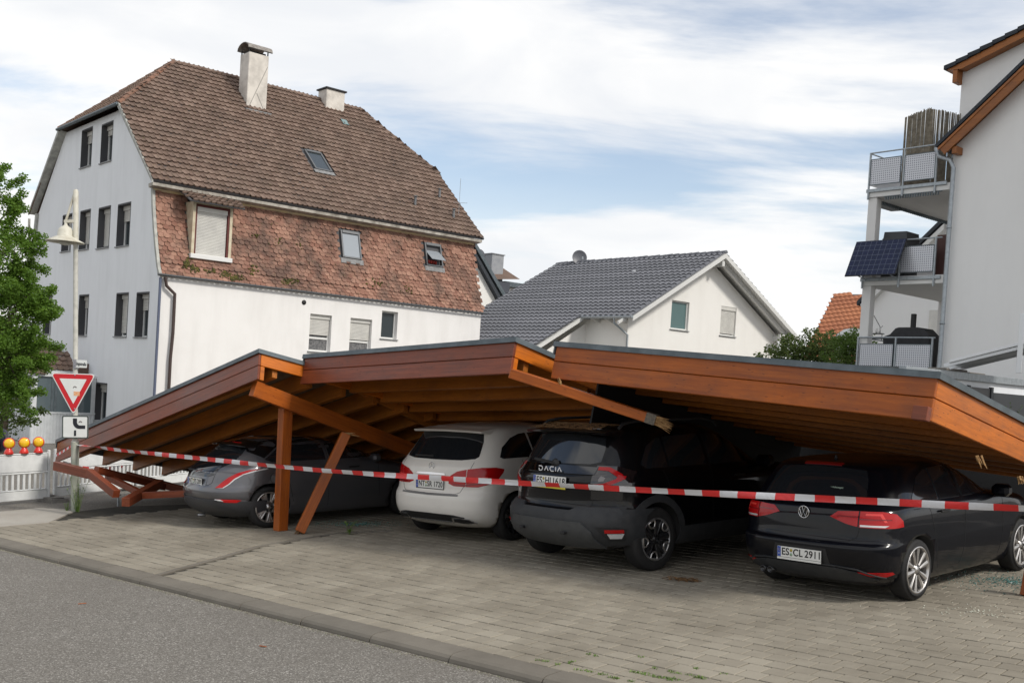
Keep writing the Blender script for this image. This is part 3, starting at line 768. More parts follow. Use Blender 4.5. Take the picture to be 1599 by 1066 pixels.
# ================================================================== white plastic road barriers with warning lamps
def barrier(p0, p1, L, label, nb=16):
    d = (p1-p0).normalized(); t = thing('road_barrier', label, 'barrier', Matrix.Translation(p0), group='white plastic road barriers')
    M = frame(p0, d, Vector((0,0,1))); W_ = M_['white_pl']
    def bx(n_, a, b_, r=.008): return MB().bev(a, b_, r).link(n_, W_, t, M)
    bx('top_board', (.05, -.022, .60), (L-.05, .022, .93), .012)
    bx('bottom_board', (.05, -.022, .06), (L-.05, .022, .24), .012)
    bx('rail', (.04, -.030, .565), (L-.04, .030, .592)); bx('rail', (.04, -.030, .935), (L-.04, .030, .955)); bx('rail', (.04, -.030, .245), (L-.04, .030, .265))
    bx('post', (-.0, -.03, .03), (.045, .03, 1.0)); bx('post', (L-.045, -.03, .03), (L, .03, 1.0))
    n = int((L-.14)/.105)
    for k in range(n+1):
        x = .07+k*(L-.14)/n; bx('slat', (x-.022, -.014, .268), (x+.022, .014, .563), .004)
    for k in range(4):
        x = L*(k+.5)/4
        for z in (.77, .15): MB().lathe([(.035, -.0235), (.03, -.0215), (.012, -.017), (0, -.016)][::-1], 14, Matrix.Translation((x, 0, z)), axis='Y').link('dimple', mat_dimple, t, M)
    return t, M
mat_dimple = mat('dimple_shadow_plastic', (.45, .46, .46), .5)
q0, q1 = onground(77, 777), onground(0, 783.5); q0.z -= .065; q1.z -= .065
L1 = 2.1; d1 = (q1-q0).normalized(); bA, MA = barrier(q0, q0+d1*L1, L1, 'white plastic road barrier at the left edge carrying yellow warning lamps')
r0, r1 = onground(83, 775), onground(283, 752); r0.z -= .065; r1.z -= .065; d2 = (r1-r0).normalized()
barrier(r0, r0+d2*2.1, 2.1, 'white plastic road barrier right of the sign pole, partly behind the fallen roof')
barrier(r0+d2*2.2, r0+d2*4.3, 2.1, 'white plastic road barrier farthest back, seen under the fallen joists')
FOOT = m_noisy('recycled_rubber_foot', (.13, .12, .11), (.19, .18, .16), 18, .9, .5, 60)
def foot(p, d, lab):
    MB().prism([(-.36, -.17, 0), (-.30, -.17, .09), (.30, -.17, .09), (.36, -.17, 0)], (0, .34, 0)).bev((-.28, -.10, .0901), (-.10, .10, .115), .01).bev((.10, -.10, .0901), (.28, .10, .115), .01).link('rubber_block', FOOT, None, frame(p, d, (0,0,1)), label=lab, cat='barrier foot')
foot(q0+Vector((.08, -.02, .0)), KE, 'flat grey rubber foot block under the joint of the two nearest road barriers')
foot(r0+d2*2.15, KE, 'flat grey rubber foot block under the barriers behind the fallen beams')
YEL = mat('yellow_lens', (.85, .50, .01), .25, spec=.6, coat=.4); REDP = mat('red_plastic', (.62, .03, .02), .35, coat=.2)
for k, (x, lab) in enumerate(((56, 'yellow warning lamp in a red housing nearest the sign pole'), (31, 'yellow warning lamp in a red housing, middle of the three on the barrier'), (6, 'yellow warning lamp in a red housing at the left picture edge'))):
    s = (onground(x, 778).xy-q0.xy).length; c_ = MA @ Vector((s*.98, 0, .955)); t = thing('warning_lamp', lab, 'warning lamp', Matrix.Translation(c_), group='warning lamps on the road barrier')
    ang = Vector((.25+.1*k, -1, .03)).normalized(); M = Matrix.Translation(c_) @ Matrix.Scale(1.08, 4)
    MB().lathe([(.0, 0.), (.075, 0), (.08, .02), (.06, .07), (.045, .09), (.04, .12), (0, .12)], 20).link('lamp_base', REDP, t, M)
    Ml = frame(c_+Vector((0, 0, .19)), Vector((0,0,1)).cross(-ang), ang.cross(Vector((0,0,1)).cross(-ang)))
    Ml = Matrix.Translation(c_+Vector((0,0,.205))) @ ang.to_track_quat('Z', 'Y').to_matrix().to_4x4() @ Matrix.Scale(1.08, 4)
    MB().lathe([(0, -.08), (.05, -.075), (.085, -.03), (.096, .0), (.096, .03), (.083, .036)], 28).link('lamp_housing', REDP, t, Ml)
    MB().lathe([(.083, .03), (.08, .045), (.06, .06), (.03, .068), (0, .07)], 28).link('lens', YEL, t, Ml)
# ================================================================== cars
def pchip(xs, ys):
    n = len(xs); h = [xs[i+1]-xs[i] for i in range(n-1)]; d = [(ys[i+1]-ys[i])/h[i] for i in range(n-1)]; m = [0]*n
    for i in range(1, n-1):
        if d[i-1]*d[i] > 0:
            w1, w2 = 2*h[i]+h[i-1], h[i]+2*h[i-1]; m[i] = (w1+w2)/(w1/d[i-1]+w2/d[i])
    m[0] = d[0]; m[-1] = d[-1]
    def f(x):
        if x <= xs[0]: return ys[0]
        if x >= xs[-1]: return ys[-1]
        i = 0
        while xs[i+1] < x: i += 1
        t = (x-xs[i])/h[i]; t2 = t*t; t3 = t2*t
        return (2*t3-3*t2+1)*ys[i]+(t3-2*t2+t)*h[i]*m[i]+(-2*t3+3*t2)*ys[i+1]+(t3-t2)*h[i]*m[i+1]
    return f
class Body:
    def __init__(s, tab, ne=2.9, lc=.62, lcf=.9):
        z = [r[0] for r in tab]; s.tab = tab; s.z = z; s.xr = pchip(z, [r[1] for r in tab]); s.xf = pchip(z, [r[2] for r in tab]); s.w = pchip(z, [r[3] for r in tab])
        s.ne = ne; s.lc = lc; s.lcf = lcf; s.cache = {}
    def ring(s, z):
        k = round(z, 4)
        if k in s.cache: return s.cache[k]
        xr, xf, w_ = s.xr(z), s.xf(z), s.w(z); n = s.ne; L = xf-xr; lc = min(s.lc, L*.42); lf = min(s.lcf, L*.42); pts = []
        for i in range(19):
            th = (i/18)*math.pi/2; c, q = math.cos(th), math.sin(th)
            pts.append((xr+lc*(1-c**(2/n)), w_*q**(2/n)))
        for i in range(1, 22):
            t = i/22; x = xr+lc+(L-lc-lf)*t; pts.append((x, w_*(1-.0*t)))
        for i in range(15):
            th = (1-i/14)*math.pi/2; c, q = math.cos(th), math.sin(th); pts.append((xf-lf*(1-c**(2/2.4)), w_*q**(2/2.4)))
        cum = [0]
        for a, b in zip(pts[:-1], pts[1:]): cum.append(cum[-1]+math.hypot(b[0]-a[0], b[1]-a[1]))
        s.cache[k] = (pts, cum); return s.cache[k]
    def arc(s, u, z):
        """u: signed distance round the outline from the middle of the tail, + to the right"""
        pts, cum = s.ring(z); a = abs(u); i = 0
        while i < len(cum)-2 and cum[i+1] < a: i += 1
        t = (a-cum[i])/max(1e-9, cum[i+1]-cum[i]); p, q = pts[i], pts[i+1]
        return Vector((p[0]+(q[0]-p[0])*t, -(p[1]+(q[1]-p[1])*t)*(1 if u >= 0 else -1), z))
    def side(s, x, z, sg=1):
        pts, cum = s.ring(z)
        for i in range(len(pts)-1):
            if pts[i][0] <= x <= pts[i+1][0]:
                t = (x-pts[i][0])/max(1e-9, pts[i+1][0]-pts[i][0]); return Vector((x, -sg*(pts[i][1]+(pts[i+1][1]-pts[i][1])*t), z))
        return Vector((x, 0, z))
    def rear(s, y, z):
        n = s.ne; w_ = s.w(z); L = s.xf(z)-s.xr(z); lc = min(s.lc, L*.42); u = min(.9999, abs(y)/w_)
        return Vector((s.xr(z)+lc*(1-(1-u**n)**(1/n)), -y, z))
    def mesh(s, nsub=3):
        zs = []
        for a, b in zip(s.z[:-1], s.z[1:]): zs += [a+(b-a)*k/nsub for k in range(nsub)]
        zs.append(s.z[-1]); mb = MB(); rows = []
        for z in zs:
            pts, _ = s.ring(z); row = [(x, -y, z) for x, y in pts]; row += [(x, y, z) for x, y in pts[-2:0:-1]]; rows.append(row)
        n = len(rows[0]); vs = [p for r in rows for p in r]; fs = []
        for j in range(len(rows)-1):
            for i in range(n):
                i2 = (i+1) % n; fs.append((j*n+i, (j+1)*n+i, (j+1)*n+i2, j*n+i2))
        mb.add(vs, fs, True)
        # close with strips across
        for row, flip in ((rows[0], False), (rows[-1], True)):
            h = n//2; q = []
            for i in range(0, h):
                a, b, c, d = i, i+1, (n-i-1) % n, (n-i) % n
                f = (a, b, c, d) if i > 0 else (0, 1, n-1)
                if i == h-1: f = (i, i+1, (n-i) % n) if i > 0 else f
                f = tuple(dict.fromkeys(f)); q.append(f if not flip else f[::-1])
            base = 0 if not flip else (len(rows)-1)*n
            mb.f += [tuple(k+base for k in f) for f in q]; mb.sm += [True]*len(q); mb.mi += [0]*len(q)
        return mb
def fill2d(poly, step):
    """triangulated fill of a 2D polygon with inner points"""
    P = []
    n = len(poly)
    for i in range(n):
        a, b = Vector(poly[i]), Vector(poly[(i+1) % n]); k = max(1, int((b-a).length/step))
        P += [a.lerp(b, t/k) for t in range(k)]
    nb = len(P); pl = [(p.x, p.y) for p in P]
    x0, x1 = min(p[0] for p in pl), max(p[0] for p in pl); y0, y1 = min(p[1] for p in pl), max(p[1] for p in pl)
    y = y0+step/2
    while y < y1:
        x = x0+step/2
        while x < x1:
            if inside(x, y, pl):
                d = min((Vector((x, y))-q).length for q in P[:nb])
                if d > step*.45: P.append(Vector((x, y)))
            x += step
        y += step
    v, e, f, *_ = delaunay_2d_cdt(P, [], [list(range(nb))], 1, 1e-5)
    return [(p.x, p.y) for p in v], [tuple(t) for t in f], nb
def surf_patch(fn, poly, off, step=.06, th=.012, mirror=False):
    v, f, nb = fill2d(poly, step); mb = MB(); vs = []; nn = []
    for (a, b) in v:
        p = fn(a, b); da = fn(a+.004, b)-fn(a-.004, b); db = fn(a, b+.004)-fn(a, b-.004); n = da.cross(db)
        if n.length < 1e-9: n = Vector((-1, 0, 0))
        n.normalize(); c = Vector((p.x-2.1, p.y, (p.z-.8)*.8))
        if n.dot(c) < 0: n = -n
        vs.append(p+n*off); nn.append(n)
    fs = []
    for t in f:
        n = (vs[t[1]]-vs[t[0]]).cross(vs[t[2]]-vs[t[0]]); fs.append(t if n.dot(nn[t[0]]) > 0 else t[::-1])
    mb.add(vs, fs, True)
    # skirt
    edges = {}
    for t in fs:
        for i in range(3):
            e = (t[i], t[(i+1) % 3]); edges[e] = 1
    bd_ = [e for e in edges if (e[1], e[0]) not in edges]
    for a, b in bd_:
        mb.add([vs[a], vs[b], vs[b]-nn[b]*th, vs[a]-nn[a]*th], [(0, 3, 2, 1)])
    return mb
PAINT = {}
def m_paint(name, col, metal=0., rough=.35, coat=1., dirt=.15):
    m = mat(name, col, rough, metal, coat=coat, spec=.08); g = NG(m); p = g.pos()
    g.l(g.mix(g.ramp(g.noise(p, 3., 5, .65), (.45, 0.), (.75, dirt)), col, (.16, .14, .12)), g.b.inputs['Base Color'])
    g.l(g.ramp(g.noise(p, 5., 4, .6), (.4, .02), (.75, .08)), g.b.inputs['Coat Roughness'])
    return m
GLASS = m_glass_dark('tinted_car_glass'); SEAMM = mat('panel_gap', (.004, .004, .004), .8)
REDL = mat('red_lens', (.40, .005, .006), .2, coat=.35, spec=.3); REDL2 = mat('dark_red_lens', (.20, .004, .006), .2, coat=.4)
CLR = mat('clear_lens', (.62, .62, .62), .1, coat=1., metal=.2); CHR = mat('chrome', (.72, .73, .75), .12, metal=1.); PLW = mat('plate_white', (.72, .72, .69), .45); PLB = mat('plate_blue', (.01, .06, .36), .4); PLK = mat('plate_black', (.01, .01, .01), .5)
CLAD = m_noisy('grey_plastic_cladding', (.026, .028, .031), (.038, .039, .041), 8, .6, .15, 120)
ALLOY = mat('alloy_silver', (.52, .50, .48), .28, metal=.85); ALLD = mat('alloy_dark', (.02, .02, .022), .3, metal=.3, coat=.5); ALLG = mat('alloy_grey', (.30, .30, .31), .3, metal=.8)
DISC = mat('brake_disc', (.18, .17, .16), .4, metal=.8)

def wheel(car, M, x, yr, r, rim_r, style, label=None):
    """yr: outer face, + right side"""
    sg = 1 if yr > 0 else -1
    W = M @ Matrix.Translation((x, -yr, r)) @ (Matrix.Rotation(0 if sg > 0 else math.pi, 4, 'Z'))   # local -Y is outwards
    t = bpy.data.objects.new('wheel', None); COL.objects.link(t); t.parent = car; t.matrix_basis = WM[car].inverted() @ W; WM[t] = W
    wd = .215
    prof = [(rim_r-.012, .012), (rim_r+.012, .004), (rim_r+.03, .0), (r-.045, .004), (r-.015, .014), (r-.002, .035), (r, .055), (r, wd-.05), (r-.01, wd-.02), (rim_r, wd)]
    mb = MB().lathe([(a, b_) for a, b_ in prof], 48, axis='Y')
    # tread grooves
    mb.link('tyre', M_['rubber'], t, W)
    rm = MB().lathe([(rim_r+.002, .006), (rim_r-.006, .0), (rim_r-.018, .006), (rim_r-.022, .03), (rim_r-.03, .14)], 48, axis='Y')
    fc = style['face']; al = style['mat']
    lk = rm.link('rim', style.get('ringmat', al), t, W)
    sp = MB(); n = style['n']; ri = style.get('hub', .055); ro = rim_r-.012
    for k in range(n):
        a = 2*math.pi*k/n + style.get('rot', .2)
        for pr in style['pairs']:
            aa, ab, w0, w1, d0 = pr     # angle at hub, angle at rim, half widths, depth of the hub
            c0, c1 = a+aa, a+ab
            p0 = Vector((math.cos(c0)*ri, 0, math.sin(c0)*ri)); p1 = Vector((math.cos(c1)*ro, 0, math.sin(c1)*ro)); d = (p1-p0).normalized(); s_ = Vector((-d.z, 0, d.x))
            y0, y1 = d0, .012
            f0 = [p0-s_*w0+Vector((0,y0,0)), p0+s_*w0+Vector((0,y0,0)), p1+s_*w1+Vector((0,y1,0)), p1-s_*w1+Vector((0,y1,0))]
            mid0 = p0+Vector((0,y0-.008,0)); mid1 = p1+Vector((0,y1-.006,0)); bk = Vector((0,.03,0))
            sp.add(f0+[mid0, mid1]+[q+bk for q in f0], [(0,4,5,3), (4,1,2,5), (0,3,9,6), (1,7,8,2)])
    sp.link('spokes', al, t, W)
    MB().lathe([(0, .012), (.03, .013), (.034, .02), (ri+.012, .024), (ri+.014, .06)], 24, axis='Y').link('hub', style.get('hubmat', al), t, W)
    MB().lathe([(0, .075), (.15, .075), (.15, .09)], 28, axis='Y').link('brake_disc', DISC, t, W)
    MB().lathe([(0, .13), (rim_r-.01, .13)], 28, axis='Y').link('wheel_back', M_['black'], t, W)
    for k in range(5):
        a = 2*math.pi*k/5+.3; MB().lathe([(0, .014), (.008, .015), (.009, .022)], 8, W @ Matrix.Translation((math.cos(a)*.045, .004, math.sin(a)*.045)), axis='Y').link('wheel_bolt', M_['black'], t, Matrix())
    if style.get('loops'):
        for k in range(n):
            a = 2*math.pi*(k+.5)/n+style.get('rot', .2); lp_ = MB()
            for (r0, r1, ha0, ha1) in ((.235, .16, .20, .26),):
                pts = [(.228, -.24), (.225, 0), (.228, .24), (.19, .27), (.150, .15), (.142, 0), (.150, -.15), (.19, -.27), (.228, -.24)]
                pts = [Vector((math.cos(a+u)*q*(rim_r/.244), .004, math.sin(a+u)*q*(rim_r/.244))) for q, u in pts]
                lp_.tube(pts, .0105, 6, cap=False)
            lp_.link('spoke_loop', ALLOY, t, W)
    return t
def plate(car, M, B, zc, xoff, text, W_=.52, H_=.11, tilt=0., fr=True, y=0., sub=None, extra=None):
    """number plate on the tail; text reads towards the right side of the car"""
    x = B.rear(abs(y)+.12, zc).x + xoff
    Mp = M @ Matrix.Translation((x, -y, zc)) @ Matrix(((0,0,-1,0),(-1,0,0,0),(0,1,0,0),(0,0,0,1))) @ Matrix.Rotation(tilt, 4, 'X')   # local x: right, y: up, z: rearwards
    o = MB().bev((-W_/2-.006, -H_/2-.012, -.012), (W_/2+.006, H_/2+.006, -.001), .003).link('number_plate', M_['black'], car, Mp)
    def sub_(name, mb, mt, dz=0): return mb.link(name, mt, o, Mp)
    sub_('plate_field', MB().bev((-W_/2, -H_/2, -.001), (W_/2, H_/2, .0015), .001), PLW)
    sub_('blue_field', MB().box((-W_/2+.003, -H_/2+.003, .0016), (-W_/2+.043, H_/2-.003, .0026)), PLB)
    link('country_letter', text_mesh('D', .03, .0005, .8), PLW, o, Mp @ Matrix.Translation((-W_/2+.023, -.022, .003)))
    st_ = MB()
    for k in range(12):
        a = k*math.pi/6; c_ = Vector((-W_/2+.023+.013*math.cos(a), .02+.013*math.sin(a), .0028)); st_.box((c_.x-.0018, c_.y-.0018, .0026), (c_.x+.0018, c_.y+.0018, .0032))
    sub_('star_ring', st_, mat('star_yellow', (.7, .5, .02), .5) if 'star_yellow' not in bpy.data.materials else bpy.data.materials['star_yellow'])
    a, b, c = text      # district, letters, digits
    sx = .60
    mes = [text_mesh(s_, .104, .0006, 1, .0020, 'LEFT') for s_ in text]; wid = [max(v.co.x for v in me.vertices) for me in mes]
    sx = (W_-.052-.012-.046-.022)/sum(wid)
    def put(s_, x0):
        me = mes[text.index(s_)]; w_ = wid[text.index(s_)]*sx
        for v in me.vertices: v.co.x *= sx
        link('lettering', me, PLK, o, Mp @ Matrix.Translation((x0, 0, .0022))); return x0+w_
    xe = put(a, -W_/2+.052)
    for dy, mt in ((.022, 'a'), (-.022, 'b')):
        cm = bpy.data.materials.get('seal_'+mt) or mat('seal_'+mt, (.42, .33, .06) if mt == 'a' else (.25, .38, .25), .5)
        MB().lathe([(0, .001), (.016, .001), (.016, 0)], 16, Mp @ Matrix.Translation((xe+.024, dy, .002))).link('seal', cm, o, Matrix())
    xe = put(b, xe+.046); put(c, xe+.022)
    if sub: sub_('holder_strip', MB().box((-W_/2, -H_/2-.024, -.002), (W_/2, -H_/2-.004, .002)), sub)
    return o
def seam(car, M, fn, pts, w_=.006, off=.0015, name='panel_gap', mt=None):
    P = []
    for a, b in zip(pts[:-1], pts[1:]):
        k = max(1, int(math.hypot(b[0]-a[0], b[1]-a[1])/.04))
        P += [(a[0]+(b[0]-a[0])*t/k, a[1]+(b[1]-a[1])*t/k) for t in range(k)]
    P.append(pts[-1]); mb = MB(); V = []
    for i, (a, b) in enumerate(P):
        p = fn(a, b); da = fn(a+.004, b)-fn(a-.004, b); db = fn(a, b+.004)-fn(a, b-.004); n = da.cross(db).normalized()
        if n.dot(Vector((p.x-2.1, p.y, p.z-.8))) < 0: n = -n
        V.append((p, n))
    vs = []; fs = []
    for i, (p, n) in enumerate(V):
        d = (V[min(i+1, len(V)-1)][0]-V[max(0, i-1)][0]).normalized(); s_ = d.cross(n).normalized()*w_/2
        vs += [p+n*off-s_, p+n*off+s_, p-n*.004-s_, p-n*.004+s_]
    for i in range(len(V)-1):
        k = 4*i; fs += [(k, k+4, k+5, k+1), (k, k+2, k+6, k+4), (k+1, k+5, k+7, k+3)]
    return mb.add(vs, fs).link(name, mt or SEAMM, car, M)
def car_base(name, label, pos, ang, scale, B, paint, wb, ov, r, arch, group=None, cat='car'):
    fx = Vector((math.sin(ang), math.cos(ang), GX*math.sin(ang))).normalized(); lf = GN.cross(fx).normalized()
    M = Matrix.Translation(Vector((pos[0], pos[1], gz(pos[0])))) @ Matrix((fx, lf, GN)).transposed().to_4x4() @ Matrix.Scale(scale, 4)
    t = thing(name, label, cat, M, group='cars under the collapsed carport' if group is None else group)
    o = B.mesh().link('body', paint, None, Matrix())
    # wheel arches cut from the body
    bpy.context.view_layer.update(); cut = []
    for x in (ov, ov+wb):
        for sg in (1, -1):
            c = MB().lathe([(.001, -.2), (arch, -.2), (arch, .26), (.001, .26)], 40, Matrix.Translation((x, -sg*.86, r+.01)), axis='Y', smooth=True)
            me_ = c.mesh('c', SEAMM); bm = bmesh.new(); bm.from_mesh(me_); bmesh.ops.remove_doubles(bm, verts=bm.verts, dist=.002); bmesh.ops.recalc_face_normals(bm, faces=bm.faces); bm.to_mesh(me_); bm.free()
            co = bpy.data.objects.new('c', me_); COL.objects.link(co); cut.append(co)
    bmx = bmesh.new(); bmx.from_mesh(o.data); bmesh.ops.recalc_face_normals(bmx, faces=bmx.faces); bmx.to_mesh(o.data); bmx.free()
    for c in cut:
        md = o.modifiers.new('b', 'BOOLEAN'); md.operation = 'DIFFERENCE'; md.object = c; md.solver = 'EXACT'
        try: md.material_mode = 'TRANSFER'
        except Exception: pass
    bpy.context.view_layer.update()
    me = bpy.data.meshes.new_from_object(o.evaluated_get(bpy.context.evaluated_depsgraph_get()))
    o.modifiers.clear(); o.data = me
    for c in cut: bpy.data.objects.remove(c)
    o.parent = t; o.matrix_basis = Matrix(); WM[o] = M.copy(); 
    return t, M
def bothsides(car, M, B, name, poly, mt, off=.004, kind='side', step=.07, sides=(1, -1), parent=None):
    r_ = []
    for sg in sides:
        fn = (lambda a, b, sg=sg: B.side(a, b, sg)) if kind == 'side' else (lambda a, b, sg=sg: B.arc(a*sg, b))
        r_.append(surf_patch(fn, poly, off, step).link(name, mt, parent or car, M))
    return r_
def common(car, M, B, p):
    """windows, gaps, lamps and mirrors shared by all the cars; p: outlines"""
    pt = lambda nm, poly, mt, off=.004, step=.07: surf_patch(B.rear, poly, off, step).link(nm, mt, car, M)
    pt('rear_window', p['rw'], GLASS)
    for k, q in enumerate(p['sw']): bothsides(car, M, B, 'side_window', q, GLASS)
    for q in p.get('seams_rear', []): seam(car, M, B.rear, q)
    for q in p.get('seams_side', []):
        for sg in (1, -1): seam(car, M, lambda a, b, sg=sg: B.side(a, b, sg), q)
    for x, z in p.get('handles', []):
        for sg in (1, -1):
            c_ = B.side(x, z, sg); MB().bev((x-.10, c_.y-.022*sg-.012, z-.012), (x+.10, c_.y-.022*sg+.012, z+.012), .006).link('door_handle', p.get('hmat', PLK), car, M)
    mx_, mz = p['mirror']
    for sg in (1, -1):
        c_ = B.side(mx_, mz-.03, sg); y = c_.y - .12*sg
        MB().bev((mx_-.07, y-.10, mz-.06), (mx_+.09, y+.10, mz+.08), .04).link('wing_mirror', p['mmat'], car, M)
    # windscreen
    pass
def sym(poly): return poly + [(-a, b) for a, b in poly[::-1]]

def emblem_ring(car, M, B, z, r, kind, off=.012):
    x = B.rear(0, z).x - off; Mp = M @ Matrix.Translation((x, 0, z)) @ Matrix(((0,0,-1,0),(-1,0,0,0),(0,1,0,0),(0,0,0,1)))
    mb = MB(); n = 28
    mb.tube([Vector((r*math.cos(2*math.pi*k/n), r*math.sin(2*math.pi*k/n), 0)) for k in range(n+1)], r*.085, 6, cap=False)
    ln = []
    if kind == 'vw':
        k = r*.93
        ln = [[(-.36*k, .93*k), (0, -.02*k), (.36*k, .93*k)], [(-.86*k, .5*k), (-.40*k, -.90*k), (0, .06*k), (.40*k, -.90*k), (.86*k, .5*k)]]
        mb.m = 1; mb.lathe([(0, -.004), (r*.98, -.004)], 28); mb.m = 0
    elif kind == 'star':
        ln = [[(0, 0), (r*math.cos(R(90+120*q))*.97, r*math.sin(R(90+120*q))*.97)] for q in range(3)]
    for l in ln: mb.tube([Vector((a, b, .0)) for a, b in l], r*.085, 6)
    return mb.link('emblem', [CHR, M_['black']] if kind == 'vw' else CHR, car, Mp)

# ---- black hatchback at the right
BG = Body([(.17, .30, 4.0, .78), (.24, .16, 4.15, .83), (.34, .055, 4.22, .868), (.46, .02, 4.25, .888), (.585, .012, 4.255, .897), (.615, .03, 4.25, .898), (.64, .062, 4.245, .898), (.80, .085, 4.2, .90), (.90, .10, 4.05, .897), (.955, .115, 3.75, .885), (.99, .15, 3.4, .868), (1.03, .19, 3.1, .845), (1.15, .275, 2.85, .80), (1.28, .36, 2.55, .745), (1.36, .42, 2.3, .70), (1.40, .50, 2.1, .65), (1.43, .70, 1.95, .54), (1.452, 1.15, 1.75, .30)], ne=3.0, lc=.55)
PB = m_paint('black_blue_paint', (.003, .0035, .006), 0, .3, .55, .006)
cG, MG = car_base('hatchback', 'black compact hatchback with silver alloy wheels parked below the nearest roof section', (3.11, 10.98), R(47.3), 1.0, BG, PB, 2.637, .86, .318, .355)
common(cG, MG, BG, dict(rw=sym([(.0, 1.005), (.40, 1.01), (.585, 1.03), (.60, 1.06), (.545, 1.26), (.50, 1.345), (.25, 1.365), (0, 1.37)]),
    sw=[[(.86, 1.02), (.78, 1.06), (1.02, 1.27), (1.22, 1.335), (1.30, 1.345), (1.34, 1.02)], [(1.37, 1.02), (1.35, 1.345), (1.80, 1.365), (1.84, 1.02)], [(1.92, 1.02), (1.90, 1.362), (2.22, 1.325), (2.55, 1.19), (2.80, 1.03)]],
    seams_rear=[[(-.60, .965), (-.605, .78), (-.585, .69), (-.50, .645), (0, .63), (.50, .645), (.585, .69), (.605, .78), (.60, .965)], [(-.78, .60), (0, .60), (.78, .60)]],
    seams_side=[[(1.88, 1.35), (1.90, .95), (1.90, .45), (1.86, .28)], [(1.05, 1.0), (1.12, .85), (1.22, .62), (1.27, .40), (1.35, .28)], [(2.86, 1.0), (2.9, .6), (2.86, .28)]],
    handles=[(1.38, .90), (2.32, .89)], mirror=(2.68, 1.03), mmat=PB))
arcG = lambda nm, poly, mt, off=.006, step=.05, sides=(1, -1): bothsides(cG, MG, BG, nm, poly, mt, off, 'arc', step, sides)
arcG('taillight', [(.30, .885), (.38, .945), (.59, .955), (.59, .80), (.47, .825)], REDL)
tl = arcG('taillight', [(.605, .955), (.82, .955), (.98, .93), (1.08, .86), (1.10, .80), (.96, .79), (.605, .795)], REDL)
arcG('reverse_lens', [(.615, .822), (.90, .818), (.86, .800), (.615, .803)], CLR, .008)
arcG('light_bar', [(.66, .935), (.82, .935), (.88, .85), (.85, .85), (.80, .915), (.66, .915)], mat('red_lens_bright', (.70, .05, .04), .2, coat=.3), .008)
arcG('light_band', [(.39, .905), (.59, .905), (.59, .895), (.37, .893)], REDL2, .009)
arcG('light_band', [(.61, .885), (.92, .882), (.93, .872), (.61, .873)], REDL2, .009)
arcG('reflector', [(.60, .345), (.98, .345), (1.0, .325), (.88, .30), (.72, .305)], REDL, .006)
surf_patch(BG.rear, sym([(0, .235), (.62, .24), (.74, .27), (.60, .345), (.42, .375), (0, .38)]), .012).link('diffuser', CLAD, cG, MG)
seam(cG, MG, BG.rear, [(-.80, .29), (-.6, .375), (-.40, .395), (0, .40), (.40, .395), (.6, .375), (.80, .29)], .012, .014, 'bumper_crease', CLAD)
surf_patch(BG.rear, [(-.34, .40), (-.30, .56), (.30, .56), (.34, .40)], .003).link('plate_recess', M_['black'], cG, MG)
plate(cG, MG, BG, .475, -.016, ('ES', 'CL', '2911'), sub=PLW)
emblem_ring(cG, MG, BG, .905, .062, 'vw')
surf_patch(BG.rear, sym([(0, 1.385), (.22, 1.382), (.22, 1.40), (0, 1.403)]), .012).link('brake_light', REDL2, cG, MG)
for dy in (-.50, -.41): MB().lathe([(.0, .03), (.026, .03), (.026, 0), (.034, 0), (.034, .1)], 16, MG @ Matrix.Translation((.09, -dy, .245)), axis='X').link('exhaust_pipe', ALLD, cG, Matrix())
MB().lathe([(0, 0), (.02, 0), (.012, .05), (0, .055)], 8, MG @ Matrix.Translation((.72, 0, 1.425))).link('aerial', M_['black'], cG, Matrix())
link('window_sticker', text_mesh('• Volkswagen', .028, .0003, .9), mat('sticker_print', (.5, .62, .5), .5), cG, MG @ Matrix.Translation(BG.rear(.27, 1.17)+Vector((-.012, 0, 0))) @ Matrix(((0,0,-1,0),(-1,0,0,0),(0,1,0,0),(0,0,0,1))) @ Matrix.Rotation(R(-33), 4, 'X'))
stG = dict(n=5, face=.01, mat=ALLOY, pairs=[(-.10, -.20, .020, .012, .022), (.10, .20, .020, .012, .022), (.0, .0, .004, .004, .03)], rot=.42, hub=.05)
stG = dict(n=5, face=.01, mat=ALLOY, pairs=[(-.32, -.26, .013, .030, .022), (.32, .26, .013, .030, .022)], rot=.5, hub=.055)
for x in (.86, 3.497):
    for y in (.885, -.885): wheel(cG, MG, x, y, .318, .244, stG)

# ---- black off-roader
BD = Body([(.24, .30, 4.1, .80), (.31, .14, 4.22, .86), (.40, .03, 4.3, .895), (.52, .0, 4.34, .91), (.62, .0, 4.34, .912), (.665, .025, 4.34, .91), (.70, .085, 4.34, .905), (.86, .10, 4.32, .905), (.97, .095, 4.25, .90), (1.02, .105, 4.0, .892), (1.06, .13, 3.6, .88), (1.10, .16, 3.25, .86), (1.25, .235, 2.95, .81), (1.42, .32, 2.65, .75), (1.52, .38, 2.4, .70), (1.56, .47, 2.25, .62), (1.585, .75, 2.1, .48), (1.60, 1.2, 1.9, .25)], ne=2.7, lc=.68)
PD = m_paint('black_paint', (.003, .003, .004), 0, .3, .55, .008)
cD, MD = car_base('off_roader', 'black off-roader with grey plastic cladding and white lettering on the tailgate', (.50, 12.72), R(48.5), 1.10, BD, PD, 2.657, .84, .35, .40)
